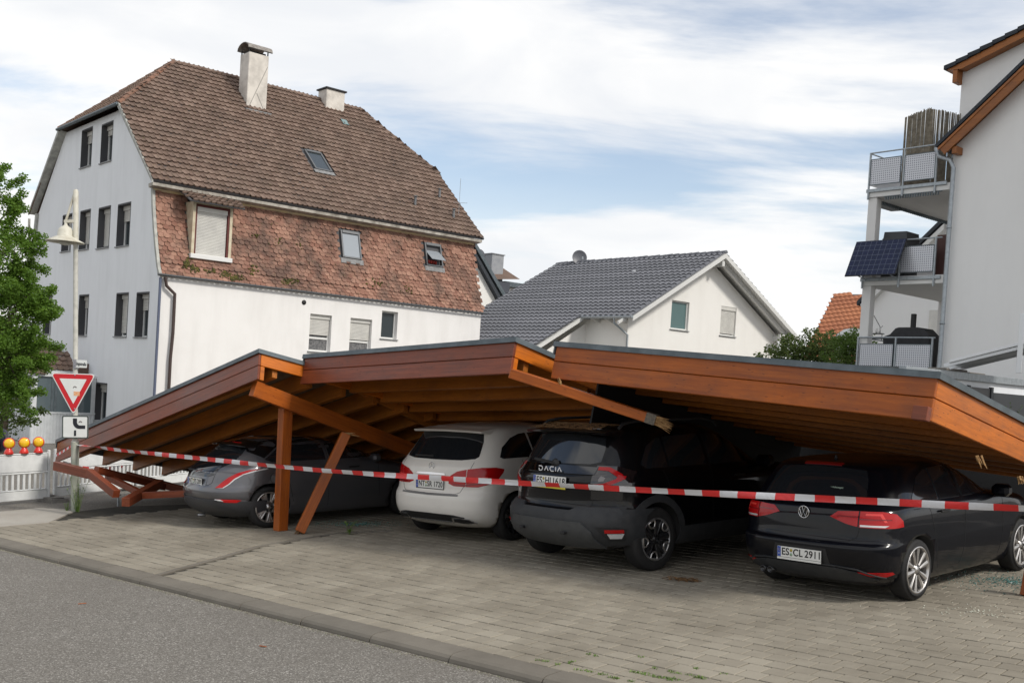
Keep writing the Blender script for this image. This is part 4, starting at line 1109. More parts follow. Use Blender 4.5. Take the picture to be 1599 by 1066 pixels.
common(cD, MD, BD, dict(rw=sym([(0, 1.16), (.46, 1.165), (.57, 1.19), (.56, 1.32), (.52, 1.44), (.3, 1.475), (0, 1.48)]),
    sw=[[(.72, 1.12), (.66, 1.17), (.80, 1.36), (.98, 1.44), (1.05, 1.445), (1.08, 1.12)], [(1.12, 1.12), (1.09, 1.45), (1.72, 1.47), (1.76, 1.12)], [(1.84, 1.12), (1.82, 1.47), (2.20, 1.43), (2.6, 1.27), (2.86, 1.13)]],
    seams_rear=[[(-.57, 1.15), (-.575, .90), (-.57, .74), (-.53, .70), (0, .69), (.53, .70), (.57, .74), (.575, .90), (.57, 1.15)]],
    seams_side=[[(1.80, 1.46), (1.82, .9), (1.82, .42)], [(.98, 1.1), (1.06, .9), (1.2, .6), (1.26, .42)], [(2.86, 1.08), (2.9, .42)]],
    handles=[(2.30, .98)], mirror=(2.74, 1.12), mmat=PD))
arcD = lambda nm, poly, mt, off=.006, step=.05, sides=(1, -1): bothsides(cD, MD, BD, nm, poly, mt, off, 'arc', step, sides)
# cladding: bumper, skid plate, arches, sills
surf_patch(BD.rear, sym([(0, .665), (.36, .665), (.42, .715), (.80, .715), (.85, .66), (.85, .33), (.5, .30), (0, .30)]), .020, .07, .03).link('bumper', CLAD, cD, MD)
arcD('bumper_corner', [(.80, .715), (.86, .70), (1.36, .69), (1.30, .62), (1.26, .45), (1.26, .32), (.80, .32)], CLAD, .018)
surf_patch(BD.rear, sym([(0, .56), (.52, .56), (.62, .47), (.66, .30), (0, .28)]), .034, .08, .03).link('skid_plate', m_noisy('skid_grey', (.05, .052, .054), (.065, .067, .068), 10, .55, .1, 90), cD, MD)
for y in (-.33, .33): MB().bev((-.045, -y-.03, .42), (.0, -y+.03, .45), .004).link('bumper_mount', M_['black'], cD, MD)
arcD('fog_recess', [(.68, .52), (.90, .52), (1.02, .50), (.98, .385), (.80, .385)], M_['black'], .024)
arcD('reflector', [(.78, .495), (.98, .495), (.98, .462), (.78, .462)], REDL, .03)
arcD('reverse_light', [(.80, .455), (.98, .455), (.94, .405), (.82, .405)], CLR, .03)
def arch_lip(car, M, B, cx, cz, r0, r1, mt, off=.016, a0=-12, a1=192, sides=(1, -1)):
    out_ = [(cx+r1*math.cos(R(a)), cz+r1*math.sin(R(a))) for a in range(a0, a1+1, 8)]; in__ = [(cx+r0*math.cos(R(a)), cz+r0*math.sin(R(a))) for a in range(a0, a1+1, 8)]
    bothsides(car, M, B, 'arch_trim', out_+in__[::-1], mt, off, 'side', .06, sides)
for cx in (.84, 3.497): arch_lip(cD, MD, BD, cx, .36, .395, .475, CLAD)
bothsides(cD, MD, BD, 'sill', [(1.30, .26), (1.27, .46), (3.05, .46), (3.02, .26)], CLAD, .014)
# black gloss strip with the maker's lettering
surf_patch(BD.rear, sym([(0, 1.145), (.565, 1.135), (.565, 1.055), (0, 1.055)]), .012, .07).link('trim_strip', mat('gloss_black', (.004, .004, .005), .08, coat=1.), cD, MD)
def letters_dacia():
    mb = MB(); hgt, w_, th = .048, .060, .0105; x = 0
    def bar(a, b, t_=th):
        a, b = Vector((*a, 0)), Vector((*b, 0)); d = (b-a).normalized(); s_ = Vector((-d.y, d.x, 0))*t_/2; mb.prism([a-s_, b-s_, b+s_, a+s_], (0, 0, .003))
    def D(x): bar((x, hgt), (x+w_*.72, hgt)); bar((x, 0), (x+w_*.72, 0)); bar((x+w_*.70, hgt), (x+w_*.98, hgt*.66)); bar((x+w_*.98, hgt*.70), (x+w_*.98, hgt*.30)); bar((x+w_*.98, hgt*.34), (x+w_*.70, 0)); bar((x+.004, hgt*.52), (x+.004, 0))
    def A(x): bar((x, 0), (x+w_*.5, hgt)); bar((x+w_, 0), (x+w_*.5, hgt))
    def C(x): bar((x+w_, hgt), (x+w_*.28, hgt)); bar((x+w_*.28, hgt), (x, hgt*.66)); bar((x, hgt*.7), (x, hgt*.3)); bar((x, hgt*.34), (x+w_*.28, 0)); bar((x+w_*.28, 0), (x+w_, 0))
    D(0); A(w_*1.5); C(w_*3.0); bar((w_*4.5, 0), (w_*4.5, hgt)); A(w_*5.0)
    return mb, w_*6.0
mb, tw = letters_dacia(); xz = BD.rear(.2, 1.045)
mb.link('lettering', mat('white_letter', (.75, .75, .76), .4), cD, MD @ Matrix.Translation((BD.rear(.2, 1.06).x-.024, tw/2+.02, 1.073)) @ Matrix(((0,0,-1,0),(-1,0,0,0),(0,1,0,0),(0,0,0,1))))
plate(cD, MD, BD, .965, -.018, ('ES', 'HJ', '1618'), tilt=R(-5), sub=mat('yellow_strip', (.6, .5, .03), .5))
arcD('light_glass', [(0.560, 1.155), (0.775, 1.150), (1.025, 1.095), (1.005, 0.915), (0.805, 0.905), (0.560, 0.915)], mat('smoked_lens', (.012, .008, .009), .08, coat=1.), .008)
for pl_ in ([(0.585, 1.140), (0.705, 1.137), (0.885, 1.060), (0.855, 1.030), (0.705, 1.097), (0.585, 1.105)], [(0.585, 0.925), (0.705, 0.937), (0.895, 1.005), (0.865, 1.035), (0.705, 0.975), (0.585, 0.960)], [(0.825, 1.060), (0.925, 1.047), (0.925, 1.015), (0.825, 1.005)]):
    arcD('taillight', pl_, REDL, .014)
arcD('reverse_lens', [(.640, 1.015), (.655, 1.045), (.71, 1.03), (.70, .995), (.645, .99)], mat('smoked_clear', (.16, .15, .15), .1, coat=.8), .012)
arcD('side_gloss', [(0.560, 0.905), (0.805, 0.895), (0.905, 0.875), (0.905, 0.795), (0.765, 0.795), (0.560, 0.800)], mat('gloss_black_side', (.004, .004, .005), .06, coat=1.), .004)
# roof spoiler, needles, rails, wiper
sp = MB(); P = []
for y in (-.62, -.3, 0, .3, .62):
    xr_ = .20+.10*(abs(y)/.62)**3; P.append((xr_, -y, 1.525-.02*(abs(y)/.62)**2))
vs = []
for (x, y, z) in P: vs += [(x, y, z), (x+.02, y, z-.022), (x+.42, y, z+.035), (x+.25, y, z-.05)]
fs = []
for i in range(4):
    k = 4*i; fs += [(k, k+4, k+6, k+2), (k+1, k+3, k+7, k+5), (k, k+1, k+5, k+4)]
fs += [(0, 2, 3, 1), (16, 17, 19, 18)]
sp.add(vs, fs, False); sp.link('spoiler', PD, cD, MD)
surf_patch(BD.rear, sym([(0, 1.50), (.20, 1.498), (.20, 1.485), (0, 1.487)]), .055).link('brake_light', REDL2, cD, MD)
for sg in (1, -1):
    pts_ = [Vector((.55, sg*.60, 1.55)), Vector((.62, sg*.60, 1.60)), Vector((.8, sg*.60, 1.625)), Vector((2.0, sg*.60, 1.64)), Vector((2.2, sg*.60, 1.60)), Vector((2.25, sg*.60, 1.55))]
    MB().tube(pts_, .018, 8).link('roof_rail', CLAD, cD, MD)
MB().bev((-.0, -.018, -.01), (.30, .018, .02), .008).link('wiper', M_['black'], cD, MD @ Matrix.Translation((.165, -.0, 1.15)) @ Matrix.Rotation(R(96), 4, 'Z') @ Matrix.Rotation(R(-8), 4, 'Y'))
MB().lathe([(0, -.02), (.05, -.016), (.06, 0)], 20, MD @ Matrix.Translation((.175, 0, 1.15)), axis='X').link('wiper_cover', PLK, cD, Matrix())
random.seed(77); nd = MB()
for _ in range(900):
    x = random.uniform(.24, .75); y = random.uniform(-.56, .56)*(1-random.random()*.3); z = 1.535+.06*(x-.24)/.4 if x < .6 else 1.572+.02*(x-.6); a = random.uniform(0, 3.14); d = Vector((math.cos(a), math.sin(a), random.uniform(-.1, .2)))*random.uniform(.008, .025)
    nd.tube([Vector((x, y, z+.008))-d, Vector((x, y, z+.008))+d], .003, 3, smooth=False)
nd.link('needle_litter', m_noisy('needles', (.28, .15, .06), (.10, .055, .025), 60, .9, 0), cD, MD, kind='stuff')
stD = dict(n=5, face=.01, mat=ALLD, ringmat=ALLG, pairs=[(0, 0, .022, .030, .02), (-.30, -.26, .014, .012, .025), (.30, .26, .014, .012, .025)], rot=.1, hub=.055, loops=True)
for x in (.84, 3.497):
    for y in (.905, -.905): wheel(cD, MD, x, y, .35, .235, stD)

# ---- white hatchback
BB = Body([(.20, .28, 4.15, .79), (.27, .13, 4.28, .845), (.36, .035, 4.36, .875), (.48, .0, 4.39, .889), (.60, .004, 4.393, .893), (.655, .03, 4.39, .893), (.69, .055, 4.38, .893), (.82, .075, 4.33, .892), (.93, .085, 4.2, .89), (1.0, .10, 3.9, .884), (1.05, .13, 3.5, .872), (1.10, .17, 3.2, .855), (1.22, .27, 2.95, .815), (1.38, .38, 2.65, .76), (1.49, .46, 2.35, .71), (1.535, .56, 2.2, .65), (1.565, .80, 2.05, .52), (1.585, 1.2, 1.85, .28)], ne=3.0, lc=.55)
PW = m_paint('white_paint', (.74, .71, .66), 0, .4, .8, .10)
cB_, MB_ = car_base('hatchback', 'cream white compact car with chrome exhaust tips between the grey car and the off-roader', (-1.10, 14.95), R(40), 1.045, BB, PW, 2.699, .84, .322, .355)
common(cB_, MB_, BB, dict(rw=sym([(0, 1.105), (.45, 1.11), (.63, 1.13), (.66, 1.16), (.615, 1.35), (.57, 1.455), (.3, 1.475), (0, 1.48)]),
    sw=[[(.62, 1.13), (.57, 1.15), (.66, 1.28), (.86, 1.40), (1.05, 1.45), (1.20, 1.46), (1.28, 1.13)], [(1.31, 1.13), (1.25, 1.46), (1.82, 1.475), (1.86, 1.13)], [(1.93, 1.13), (1.91, 1.475), (2.25, 1.44), (2.6, 1.30), (2.95, 1.14)]],
    seams_rear=[[(-.645, 1.09), (-.64, .93), (-.60, .82), (-.53, .69), (-.47, .665), (0, .655), (.47, .665), (.53, .69), (.60, .82), (.64, .93), (.645, 1.09)], [(-.62, 1.0), (-.55, .985), (.55, .985), (.62, 1.0)][:0] or [(-.1, .655), (.1, .655)]],
    seams_side=[[(1.88, 1.47), (1.9, 1.0), (1.9, .3)], [(1.0, 1.1), (1.08, .85), (1.22, .6), (1.28, .3)], [(2.95, 1.1), (2.98, .3)]],
    handles=[(1.40, .98), (2.35, .97)], mirror=(2.86, 1.12), mmat=PW))
arcB = lambda nm, poly, mt, off=.006, step=.05, sides=(1, -1): bothsides(cB_, MB_, BB, nm, poly, mt, off, 'arc', step, sides)
arcB('taillight', [(.36, .905), (.46, .965), (.60, .995), (.60, .765), (.42, .77), (.335, .80), (.335, .84)], REDL)
arcB('taillight', [(.612, .998), (.80, 1.02), (1.00, 1.02), (1.16, .995), (1.15, .95), (1.06, .86), (.92, .80), (.78, .765), (.612, .765)], REDL)
arcB('light_bar', [(.39, .875), (.60, .89), (.90, .90), (.90, .88), (.60, .868), (.39, .855)], bpy.data.materials['red_lens_bright'], .009)
arcB('light_band', [(.40, .80), (.60, .795), (.84, .83), (.82, .81), (.60, .775), (.42, .78)], REDL2, .009)
surf_patch(BB.rear, sym([(0, .935), (.26, .93), (.28, .905), (0, .905)]), .014).link('chrome_strip', CHR, cB_, MB_)
surf_patch(BB.rear, [(-.30, .895), (.30, .895), (.27, .71), (-.27, .71)], .004).link('plate_recess', PW, cB_, MB_)
plate(cB_, MB_, BB, .775, -.016, ('NT', 'SR', '1720'))
emblem_ring(cB_, MB_, BB, 1.02, .048, 'star')
surf_patch(BB.rear, sym([(0, .285), (.50, .28), (.66, .285), (.60, .36), (.45, .385), (0, .39)]), .010).link('diffuser', M_['black'], cB_, MB_)
surf_patch(BB.rear, sym([(0, .275), (.40, .275), (.40, .295), (0, .295)]), .016).link('chrome_strip', CHR, cB_, MB_)
for sg in (1, -1):
    o_ = [(sg*a, b) for a, b in ((.40, .30), (.42, .355), (.52, .365), (.66, .345), (.72, .29), (.60, .275))]; i_ = [(sg*(.56+(abs(a)-.56)*.78), .32+(b-.32)*.66) for a, b in o_]
    surf_patch(BB.rear, o_, .020).link('exhaust_tip', CHR, cB_, MB_); surf_patch(BB.rear, i_, .023).link('exhaust_opening', M_['black'], cB_, MB_)
seam(cB_, MB_, BB.rear, [(-.52, .648), (0, .640), (.52, .648)], .02, .010, 'loading_edge', mat('loading_edge_grey', (.16, .16, .16), .5))
sp = MB(); vs = []
for y in (-.64, -.4, 0, .4, .64):
    q = (abs(y)/.64); x = .33+.05*q**3; z = 1.512-.015*q**2; vs += [(x, -y, z), (x+.03, -y, z-.028), (x+.40, -y*.98, z+.048-.01*q), (x+.2, -y, z-.04)]
fs = []
for i in range(4):
    k = 4*i; fs += [(k, k+4, k+6, k+2), (k+1, k+3, k+7, k+5), (k, k+1, k+5, k+4)]
fs += [(0, 2, 3, 1), (16, 17, 19, 18)]; sp.add(vs, fs); sp.link('spoiler', PW, cB_, MB_)
MB().bev((0, -.014, -.008), (.34, .014, .016), .006).link('wiper', M_['black'], cB_, MB_ @ Matrix.Translation((.185, .40, 1.145)) @ Matrix.Rotation(R(-88), 4, 'Z'))
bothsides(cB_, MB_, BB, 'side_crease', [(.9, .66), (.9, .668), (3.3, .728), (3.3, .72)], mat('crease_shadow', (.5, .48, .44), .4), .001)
stB = dict(n=10, face=.01, mat=ALLD, pairs=[(0, .06, .010, .014, .03)], ringmat=ALLD, rot=.1, hub=.055)
for x in (.84, 3.539):
    for y in (.885, -.885): wheel(cB_, MB_, x, y, .322, .24, stB)

# ---- grey hatchback at the left
BL = Body([(.18, .34, 4.2, .80), (.25, .18, 4.35, .85), (.35, .06, 4.45, .88), (.44, .03, 4.5, .893), (.485, .028, 4.51, .896), (.50, .012, 4.515, .898), (.60, .0, 4.52, .90), (.66, .02, 4.5, .90), (.72, .06, 4.45, .90), (.80, .085, 4.38, .898), (.90, .12, 4.1, .893), (.97, .18, 3.7, .883), (1.03, .26, 3.35, .865), (1.14, .39, 3.05, .82), (1.26, .56, 2.7, .755), (1.33, .68, 2.45, .69), (1.385, .87, 2.2, .58), (1.43, 1.2, 1.98, .38), (1.44, 1.45, 1.8, .22)], ne=2.5, lc=.72)
PL = m_paint('grey_metallic_paint', (.115, .115, .125), .55, .38)
cL, ML = car_base('hatchback', 'grey metallic hatchback with sickle shaped tail light under the left roof section', (-4.85, 16.3), R(49), .96, BL, PL, 2.70, .92, .335, .375)
common(cL, ML, BL, dict(rw=sym([(0, .83), (.35, .83), (.46, .86), (.50, .97), (.60, 1.06), (.58, 1.17), (.50, 1.29), (.3, 1.315), (0, 1.32)]),
    sw=[[(.98, 1.06), (.86, 1.10), (1.1, 1.25), (1.35, 1.37), (1.7, 1.40), (1.95, 1.395), (1.97, 1.06)], [(2.05, 1.06), (2.03, 1.393), (2.3, 1.345), (2.7, 1.20), (2.98, 1.07)]],
    seams_rear=[[(-.50, .96), (-.47, .74), (-.40, .70), (0, .69), (.40, .70), (.47, .74), (.50, .96)]],
    seams_side=[[(1.28, .60), (1.0, .605), (.75, .61), (.6, .61)], [(2.0, 1.38), (2.02, 1.0), (2.0, .3)], [(1.2, 1.0), (1.28, .7), (1.35, .4)], [(3.0, 1.0), (3.02, .4)]],
    handles=[(1.55, .93), (2.5, .92)], mirror=(2.9, 1.05), mmat=PL))
arcL = lambda nm, poly, mt, off=.006, step=.05, sides=(1, -1): bothsides(cL, ML, BL, nm, poly, mt, off, 'arc', step, sides)
bothsides(cL, ML, BL, 'roof_panel', [(.86, 1.12), (1.1, 1.28), (1.35, 1.345), (2.0, 1.375), (2.35, 1.33), (2.35, 1.39), (1.9, 1.425), (1.3, 1.42), (.95, 1.37), (.72, 1.30), (.62, 1.25)], mat('black_roof_paint', (.004, .004, .005), .25, coat=1.), .006, 'side')
arcL('lower_bumper', [(0, .475), (.55, .47), (.95, .455), (1.45, .455), (1.36, .30), (1.3, .22), (.8, .2), (0, .19)], mat('dark_grey_bumper', (.035, .036, .04), .45), .012)
swo = [(.60, .665), (.67, .75), (.76, .83), (.88, .90), (1.02, .945), (1.30, .965), (1.34, .952), (1.14, .92), (.98, .875), (.87, .80), (.80, .72), (.74, .665)]
swi = [(.60, .665), (.665, .75), (.755, .83), (.875, .90), (1.02, .945), (1.22, .958), (1.10, .932), (.965, .885), (.855, .815), (.79, .735), (.725, .672)]
arcL('taillight_glass', swo, CLR, .008, .04); arcL('taillight', swi, REDL, .013, .04)
arcL('reflector', [(.62, .495), (.92, .49), (1.02, .475), (.94, .44), (.76, .445), (.66, .47)], REDL, .016); arcL('reflector_clear', [(.60, .497), (.72, .493), (.74, .46), (.66, .465)], CLR, .02)
plate(cL, ML, BL, .745, -.02, ('NT', 'FS', '289'))
surf_patch(BL.rear, sym([(0, .82), (.33, .82), (.36, .69), (0, .69)]), .004).link('plate_recess', PL, cL, ML)
surf_patch(BL.rear, sym([(0, 1.34), (.30, 1.335), (.36, 1.31), (.34, 1.30), (0, 1.31)]), .03).link('brake_light', REDL, cL, ML)
sp = MB(); vs = []
for y in (-.60, -.4, 0, .4, .60):
    q = (abs(y)/.60); x = .52+.10*q**3; z = 1.34-.03*q**2; vs += [(x, -y, z), (x+.03, -y, z-.02), (x+.36, -y*.96, z+.06-.01*q), (x+.2, -y, z-.04)]
sp.add(vs, fs); sp.link('spoiler', bpy.data.materials['black_roof_paint'], cL, ML)
bothsides(cL, ML, BL, 'fuel_flap', [(1.02+.085*math.cos(R(a)), .80+.085*math.sin(R(a))) for a in range(0, 360, 20)], PL, .003, 'side', .06, (1,))
for a0 in range(1):
    seam(cL, ML, lambda a, b: BL.side(a, b, 1), [(1.02+.09*math.cos(R(a)), .80+.09*math.sin(R(a))) for a in range(0, 361, 20)], .005)
MB().bev((0, -.014, -.008), (.34, .014, .016), .006).link('wiper', M_['black'], cL, ML @ Matrix.Translation((.13, .40, .91)) @ Matrix.Rotation(R(-88), 4, 'Z'))
MB().lathe([(0, 0), (.024, 0), (.03, .12)], 10, ML @ Matrix.Translation((.16, .12, .17)), axis='X').link('exhaust_pipe', ALLG, cL, Matrix())
stL = dict(n=7, face=.01, mat=ALLOY, pairs=[(0, 0, .036, .006, .02), (0, -.20, .012, .022, .02), (0, .20, .012, .022, .02)], rot=.25, hub=.075, ringmat=ALLOY)
for x in (.92, 3.62):
    for y in (.89, -.89): wheel(cL, ML, x, y, .335, .245, stL)

# ---- dark car deeper in the gap and a parked car across the lane at the left
BX = Body(BG.tab, ne=3.0, lc=.55)
q = atY(-262, 690, 27.0)
cX, MX = car_base('parked_car', 'dark blue car parked across the lane behind the road barrier at the left edge', (q.x, 27.0), R(48), 1.0, BX, m_paint('dark_blue_paint', (.006, .007, .02), 0, .3, .7, .02), 2.637, .86, .318, .355, group='cars in the side street')
common(cX, MX, BX, dict(rw=sym([(0, 1.005), (.40, 1.01), (.585, 1.03), (.545, 1.26), (.50, 1.345), (0, 1.37)]), sw=[[(.86, 1.02), (1.22, 1.335), (1.80, 1.365), (1.84, 1.02)], [(1.92, 1.02), (1.90, 1.362), (2.22, 1.325), (2.80, 1.03)]], mirror=(2.68, 1.03), mmat=PLK))
for x in (.86, 3.497):
    for y in (.885, -.885): wheel(cX, MX, x, y, .318, .244, stG)
# ================================================================== buildings
def local(o, xdir):
    """matrix with X along xdir (horizontal), Y inwards (away from the viewer), Z up"""
    x = Vector(xdir).normalized(); z = Vector((0,0,1)); y = z.cross(x); return Matrix.Translation(Vector(o)) @ Matrix((x, y, z)).transposed().to_4x4()
def px_local(M, x, y, off=0., axis='Y'):
    """photo pixel -> local coordinates on the plane y = off (or x = off)"""
    c = M.to_3x3(); n = c.col[1] if axis == 'Y' else c.col[0]
    return M.inverted() @ on(x, y, M.translation + n*off, n)
def holed(outline, holes, depth, fn, off=0.):
    """wall face with openings; outline and holes in (a, z); fn(a, d, z) -> local point, d = depth into the wall"""
    P = [Vector(p) for p in outline]; E = []; n = len(P); E += [(i, (i+1) % n) for i in range(n)]
    for (a0, a1, z0, z1) in holes:
        k = len(P); P += [Vector((a0, z0)), Vector((a1, z0)), Vector((a1, z1)), Vector((a0, z1))]; E += [(k+i, k+(i+1) % 4) for i in range(4)]
    v, e, f, *_ = delaunay_2d_cdt(P, E, [], 0, 1e-5)
    mb = MB(); vs = [fn(p.x, 0, p.y) for p in v]; fs = []
    ol = [(p[0], p[1]) for p in outline]
    for t in f:
        c = sum((v[i] for i in t), Vector((0, 0)))/len(t)
        if not inside(c.x, c.y, ol): continue
        if any(a0 < c.x < a1 and z0 < c.y < z1 for a0, a1, z0, z1 in holes): continue
        fs.append(tuple(t))
    mb.add(vs, fs)
    for (a0, a1, z0, z1) in holes:
        q = [(a0, z0), (a1, z0), (a1, z1), (a0, z1)]
        for i in range(4):
            a, b = q[i], q[(i+1) % 4]; mb.add([fn(a[0], 0, a[1]), fn(b[0], 0, b[1]), fn(b[0], depth, b[1]), fn(a[0], depth, a[1])], [(0, 1, 2, 3)])
    return mb
PVC = mat('white_window_frame', (.70, .70, .68), .4); PANE = mat('window_pane', (.03, .04, .045), .05, spec=.8, coat=.3); SHUT = m_noisy('roller_shutter_slats', (.62, .61, .57), (.54, .53, .50), 3, .6, 0)
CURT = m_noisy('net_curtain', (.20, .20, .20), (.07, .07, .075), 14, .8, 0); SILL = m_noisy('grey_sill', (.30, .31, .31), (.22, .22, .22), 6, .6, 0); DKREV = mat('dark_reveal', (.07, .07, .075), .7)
def window(parent, M, a0, a1, z0, z1, d, fn3, shutter=.0, muntin=False, sill=True, pane=None, frame_mat=None, reveal=None):
    """fn3: matrix taking (a, depth, z) to world"""
    fm = frame_mat or PVC; t = .06; b = MB()
    b.bev((a0, d-.03, z0), (a0+t, d+.03, z1), .006).bev((a1-t, d-.03, z0), (a1, d+.03, z1), .006).bev((a0+t, d-.028, z1-t), (a1-t, d+.028, z1), .006).bev((a0+t, d-.028, z0), (a1-t, d+.028, z0+t), .006)
    if muntin: zm = z0+(z1-z0)*.36; b.bev((a0+t, d-.026, zm-.04), (a1-t, d+.026, zm+.04), .006)
    o = b.link('window', fm, parent, fn3)
    MB().box((a0+t, d+.012, z0+t), (a1-t, d+.02, z1-t)).link('pane', pane or PANE, o, fn3)
    if shutter:
        sb = MB(); zb = z1-(z1-z0)*shutter; z = z1
        sb.box((a0+.01, d-.10, z1-.16), (a1-.01, d-.035, z1)); z = z1-.16
        while z > zb: sb.prism([(a0+.02, d-.045, z), (a0+.02, d-.060, z-.008), (a0+.02, d-.060, z-.042), (a0+.02, d-.045, z-.05)], (a1-a0-.04, 0, 0)); z -= .052
        sb.link('roller_shutter', SHUT, o, fn3)
    if sill: MB().bev((a0-.05, -.06, z0-.045), (a1+.05, d-.02, z0-.004), .006).link('sill', SILL, o, fn3)
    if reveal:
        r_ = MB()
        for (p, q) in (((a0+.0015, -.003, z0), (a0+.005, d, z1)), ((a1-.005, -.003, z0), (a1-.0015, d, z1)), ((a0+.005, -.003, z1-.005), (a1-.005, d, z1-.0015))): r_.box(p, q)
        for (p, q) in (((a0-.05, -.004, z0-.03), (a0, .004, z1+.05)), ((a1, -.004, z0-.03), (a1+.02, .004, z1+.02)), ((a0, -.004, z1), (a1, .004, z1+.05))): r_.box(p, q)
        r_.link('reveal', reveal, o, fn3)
    return o

def m_tile(name, c1, c2, moss, dark, mossamt=.5, patch=.35):
    m = mat(name, c1, .85, spec=.2); g = NG(m); p = g.pos(); r = g.pseudo()
    c = g.mix(r, c1, c2)
    c = g.mix(g.ramp(g.noise(p, .8, 6, .68), (.44, 0.), (.62, patch)), c, dark)
    c = g.mix(g.ramp(g.noise(p, 9., 4, .7), (.58, 0.), (.7, mossamt)), c, moss)
    c = g.mix(g.ramp(g.noise(p, 30., 3, .6), (.66, 0.), (.76, .7)), c, (.34, .31, .27))
    g.l(c, g.b.inputs['Base Color']); g.bump(g.noise(p, 60., 4, .7), .4, .01)
    return m
def tile_mesh(name, w_, h_, kind, mt):
    """one roof tile: local x across, y up the slope, z outwards; the lower edge at y=0"""
    b = MB()
    if kind == 'pan':    # interlocking tile: raised roll at the right, shallow trough, thick lower edge
        xs = [-.5, -.38, -.22, 0, .22, .34, .44, .5]; zs = [.004, -.012, -.018, -.018, -.008, .018, .024, .008]
        n = len(xs); vs = []
        for y, dz in ((0, .062), (h_*1.12, .0)):
            for x, z in zip(xs, zs): vs.append((x*w_, y, z+dz))
        for x, z in zip(xs, zs): vs.append((x*w_, .004, z+.062-.05))
        fs = [(i, i+1, n+i+1, n+i) for i in range(n-1)] + [(2*n+i, 2*n+i+1, i+1, i) for i in range(n-1)]
        b.add(vs, fs)
    else:                # plain tile with a rounded lower edge
        pts = [(-.48, 1.35), (-.48, .30), (-.34, .10), (-.14, .0), (.14, .0), (.34, .10), (.48, .30), (.48, 1.35)]
        top = [(x*w_, y*h_, .030*(1-y/1.35)+.004) for x, y in pts]; bot = [(x*w_, y*h_, .030*(1-y/1.35)-.012) for x, y in pts]; n = len(pts)
        b.add(top+bot, [tuple(range(n))[::-1]] + [(i, i+1, n+i+1, n+i) for i in range(n-1)])
    return b
def tile_field(parent, M, poly, w_, h_, kind, mt, nparts=300, key=None, jitter=.012, name='roof_tile', stag=0., curve=None, seed=5, skip=None, off=0.):
    """M: slope frame (x across, y up the slope, z outwards); poly: outline in that frame; curve(y) -> (y, z, angle) for a bent slope"""
    random.seed(seed); tb = tile_mesh(name, w_, h_, kind, mt); me = tb.mesh(name, mt); L = []
    x0, x1 = min(p[0] for p in poly), max(p[0] for p in poly); y0, y1 = min(p[1] for p in poly), max(p[1] for p in poly)
    j = 0; y = y0
    while y < y1:
        x = x0 + w_/2 + (stag*w_ if j % 2 else 0)
        while x < x1+w_*.3:
            if inside(x, y+h_*.35, poly) and not (skip and skip(x, y+h_*.5)):
                if curve: yy, zz, an = curve(y)
                else: yy, zz, an = y, 0, 0
                T = Matrix.Translation((x+random.gauss(0, jitter*.25), yy+random.gauss(0, jitter*.4), zz+off)) @ Matrix.Rotation(an+random.gauss(0, jitter), 4, 'X') @ Matrix.Rotation(random.gauss(0, jitter), 4, 'Z') @ Matrix.Rotation(random.gauss(0, jitter*.8), 4, 'Y')
                L.append((M @ T))
            x += w_
        y += h_; j += 1
    if nparts:
        k = key or (lambda T: (T.translation-CAM).length)
        L.sort(key=k)
    for T in L[:nparts]: link(name, me, None, parent, T)
    if len(L) > nparts:
        r_ = MB()
        for T in L[nparts:]: r_.add([T @ Vector(p) for p in tb.v], tb.f)
        r_.link(name+'s', mt, parent, Matrix(), kind='stuff')
    return L

# ------------------------------------------------------------------ old gambrel house, left
FH = hd(49); c0 = ray(250, 430); c0 = CAM + c0*(36/c0.y); c0 = Vector((c0.x, 36, 0))
MH = local(c0, FH); IH = MH.inverted(); LH, WH = 14.15, 14.6
ZG = -1.15
hs = thing('old_house', 'large old white house with a mossy brown gambrel tile roof and two chimneys', 'house', MH)
WALLB = m_render('grey_white_render', (.80, .815, .83), (.52, .53, .53), .2); WALLR = m_render('white_render', (.80, .785, .765), (.48, .46, .43), .2)
# --- long facade (y = 0)
fw_ = [(483, 517, 491, 549), (546, 580, 495.5, 553), (595.5, 620.5, 486, 529)]
def rect(M, x0, x1, y0, y1, off=0, axis='Y', k=0):
    a = px_local(M, x0, (y0+y0)/2, off, axis); b = px_local(M, x1, y1, off, axis); c = px_local(M, x0, y1, off, axis); d = px_local(M, x1, y0, off, axis)
    u0 = (a[k]+c[k])/2; u1 = (b[k]+d[k])/2; return (min(u0, u1), max(u0, u1), min((b.z+c.z)/2, (a.z+d.z)/2), max((a.z+d.z)/2, (b.z+c.z)/2))
H1 = [rect(MH, *q) for q in fw_]
H1 = [(a, b, (z0 if i != 1 else H1[0][2]), (z1 if i != 1 else H1[0][3])) for i, (a, b, z0, z1) in enumerate(H1)]
low = [(a, b, z0-2.75, z1-2.75) for a, b, z0, z1 in H1[:2]]
ZE = 5.34
mb = holed([(0, ZG), (LH, ZG), (LH, ZE+.05), (0, ZE+.05)], H1+low, .26, lambda a, d, z: Vector((a, d, z)))
mb.link('wall', WALLR, hs, MH)
for i, (a, b, z0, z1) in enumerate(H1+low):
    window(hs, MH, a, b, z0, z1, .20, MH, shutter=(.52, .56, 0, .5, .5)[i], muntin=i != 2, pane=CURT if i != 2 else PANE)
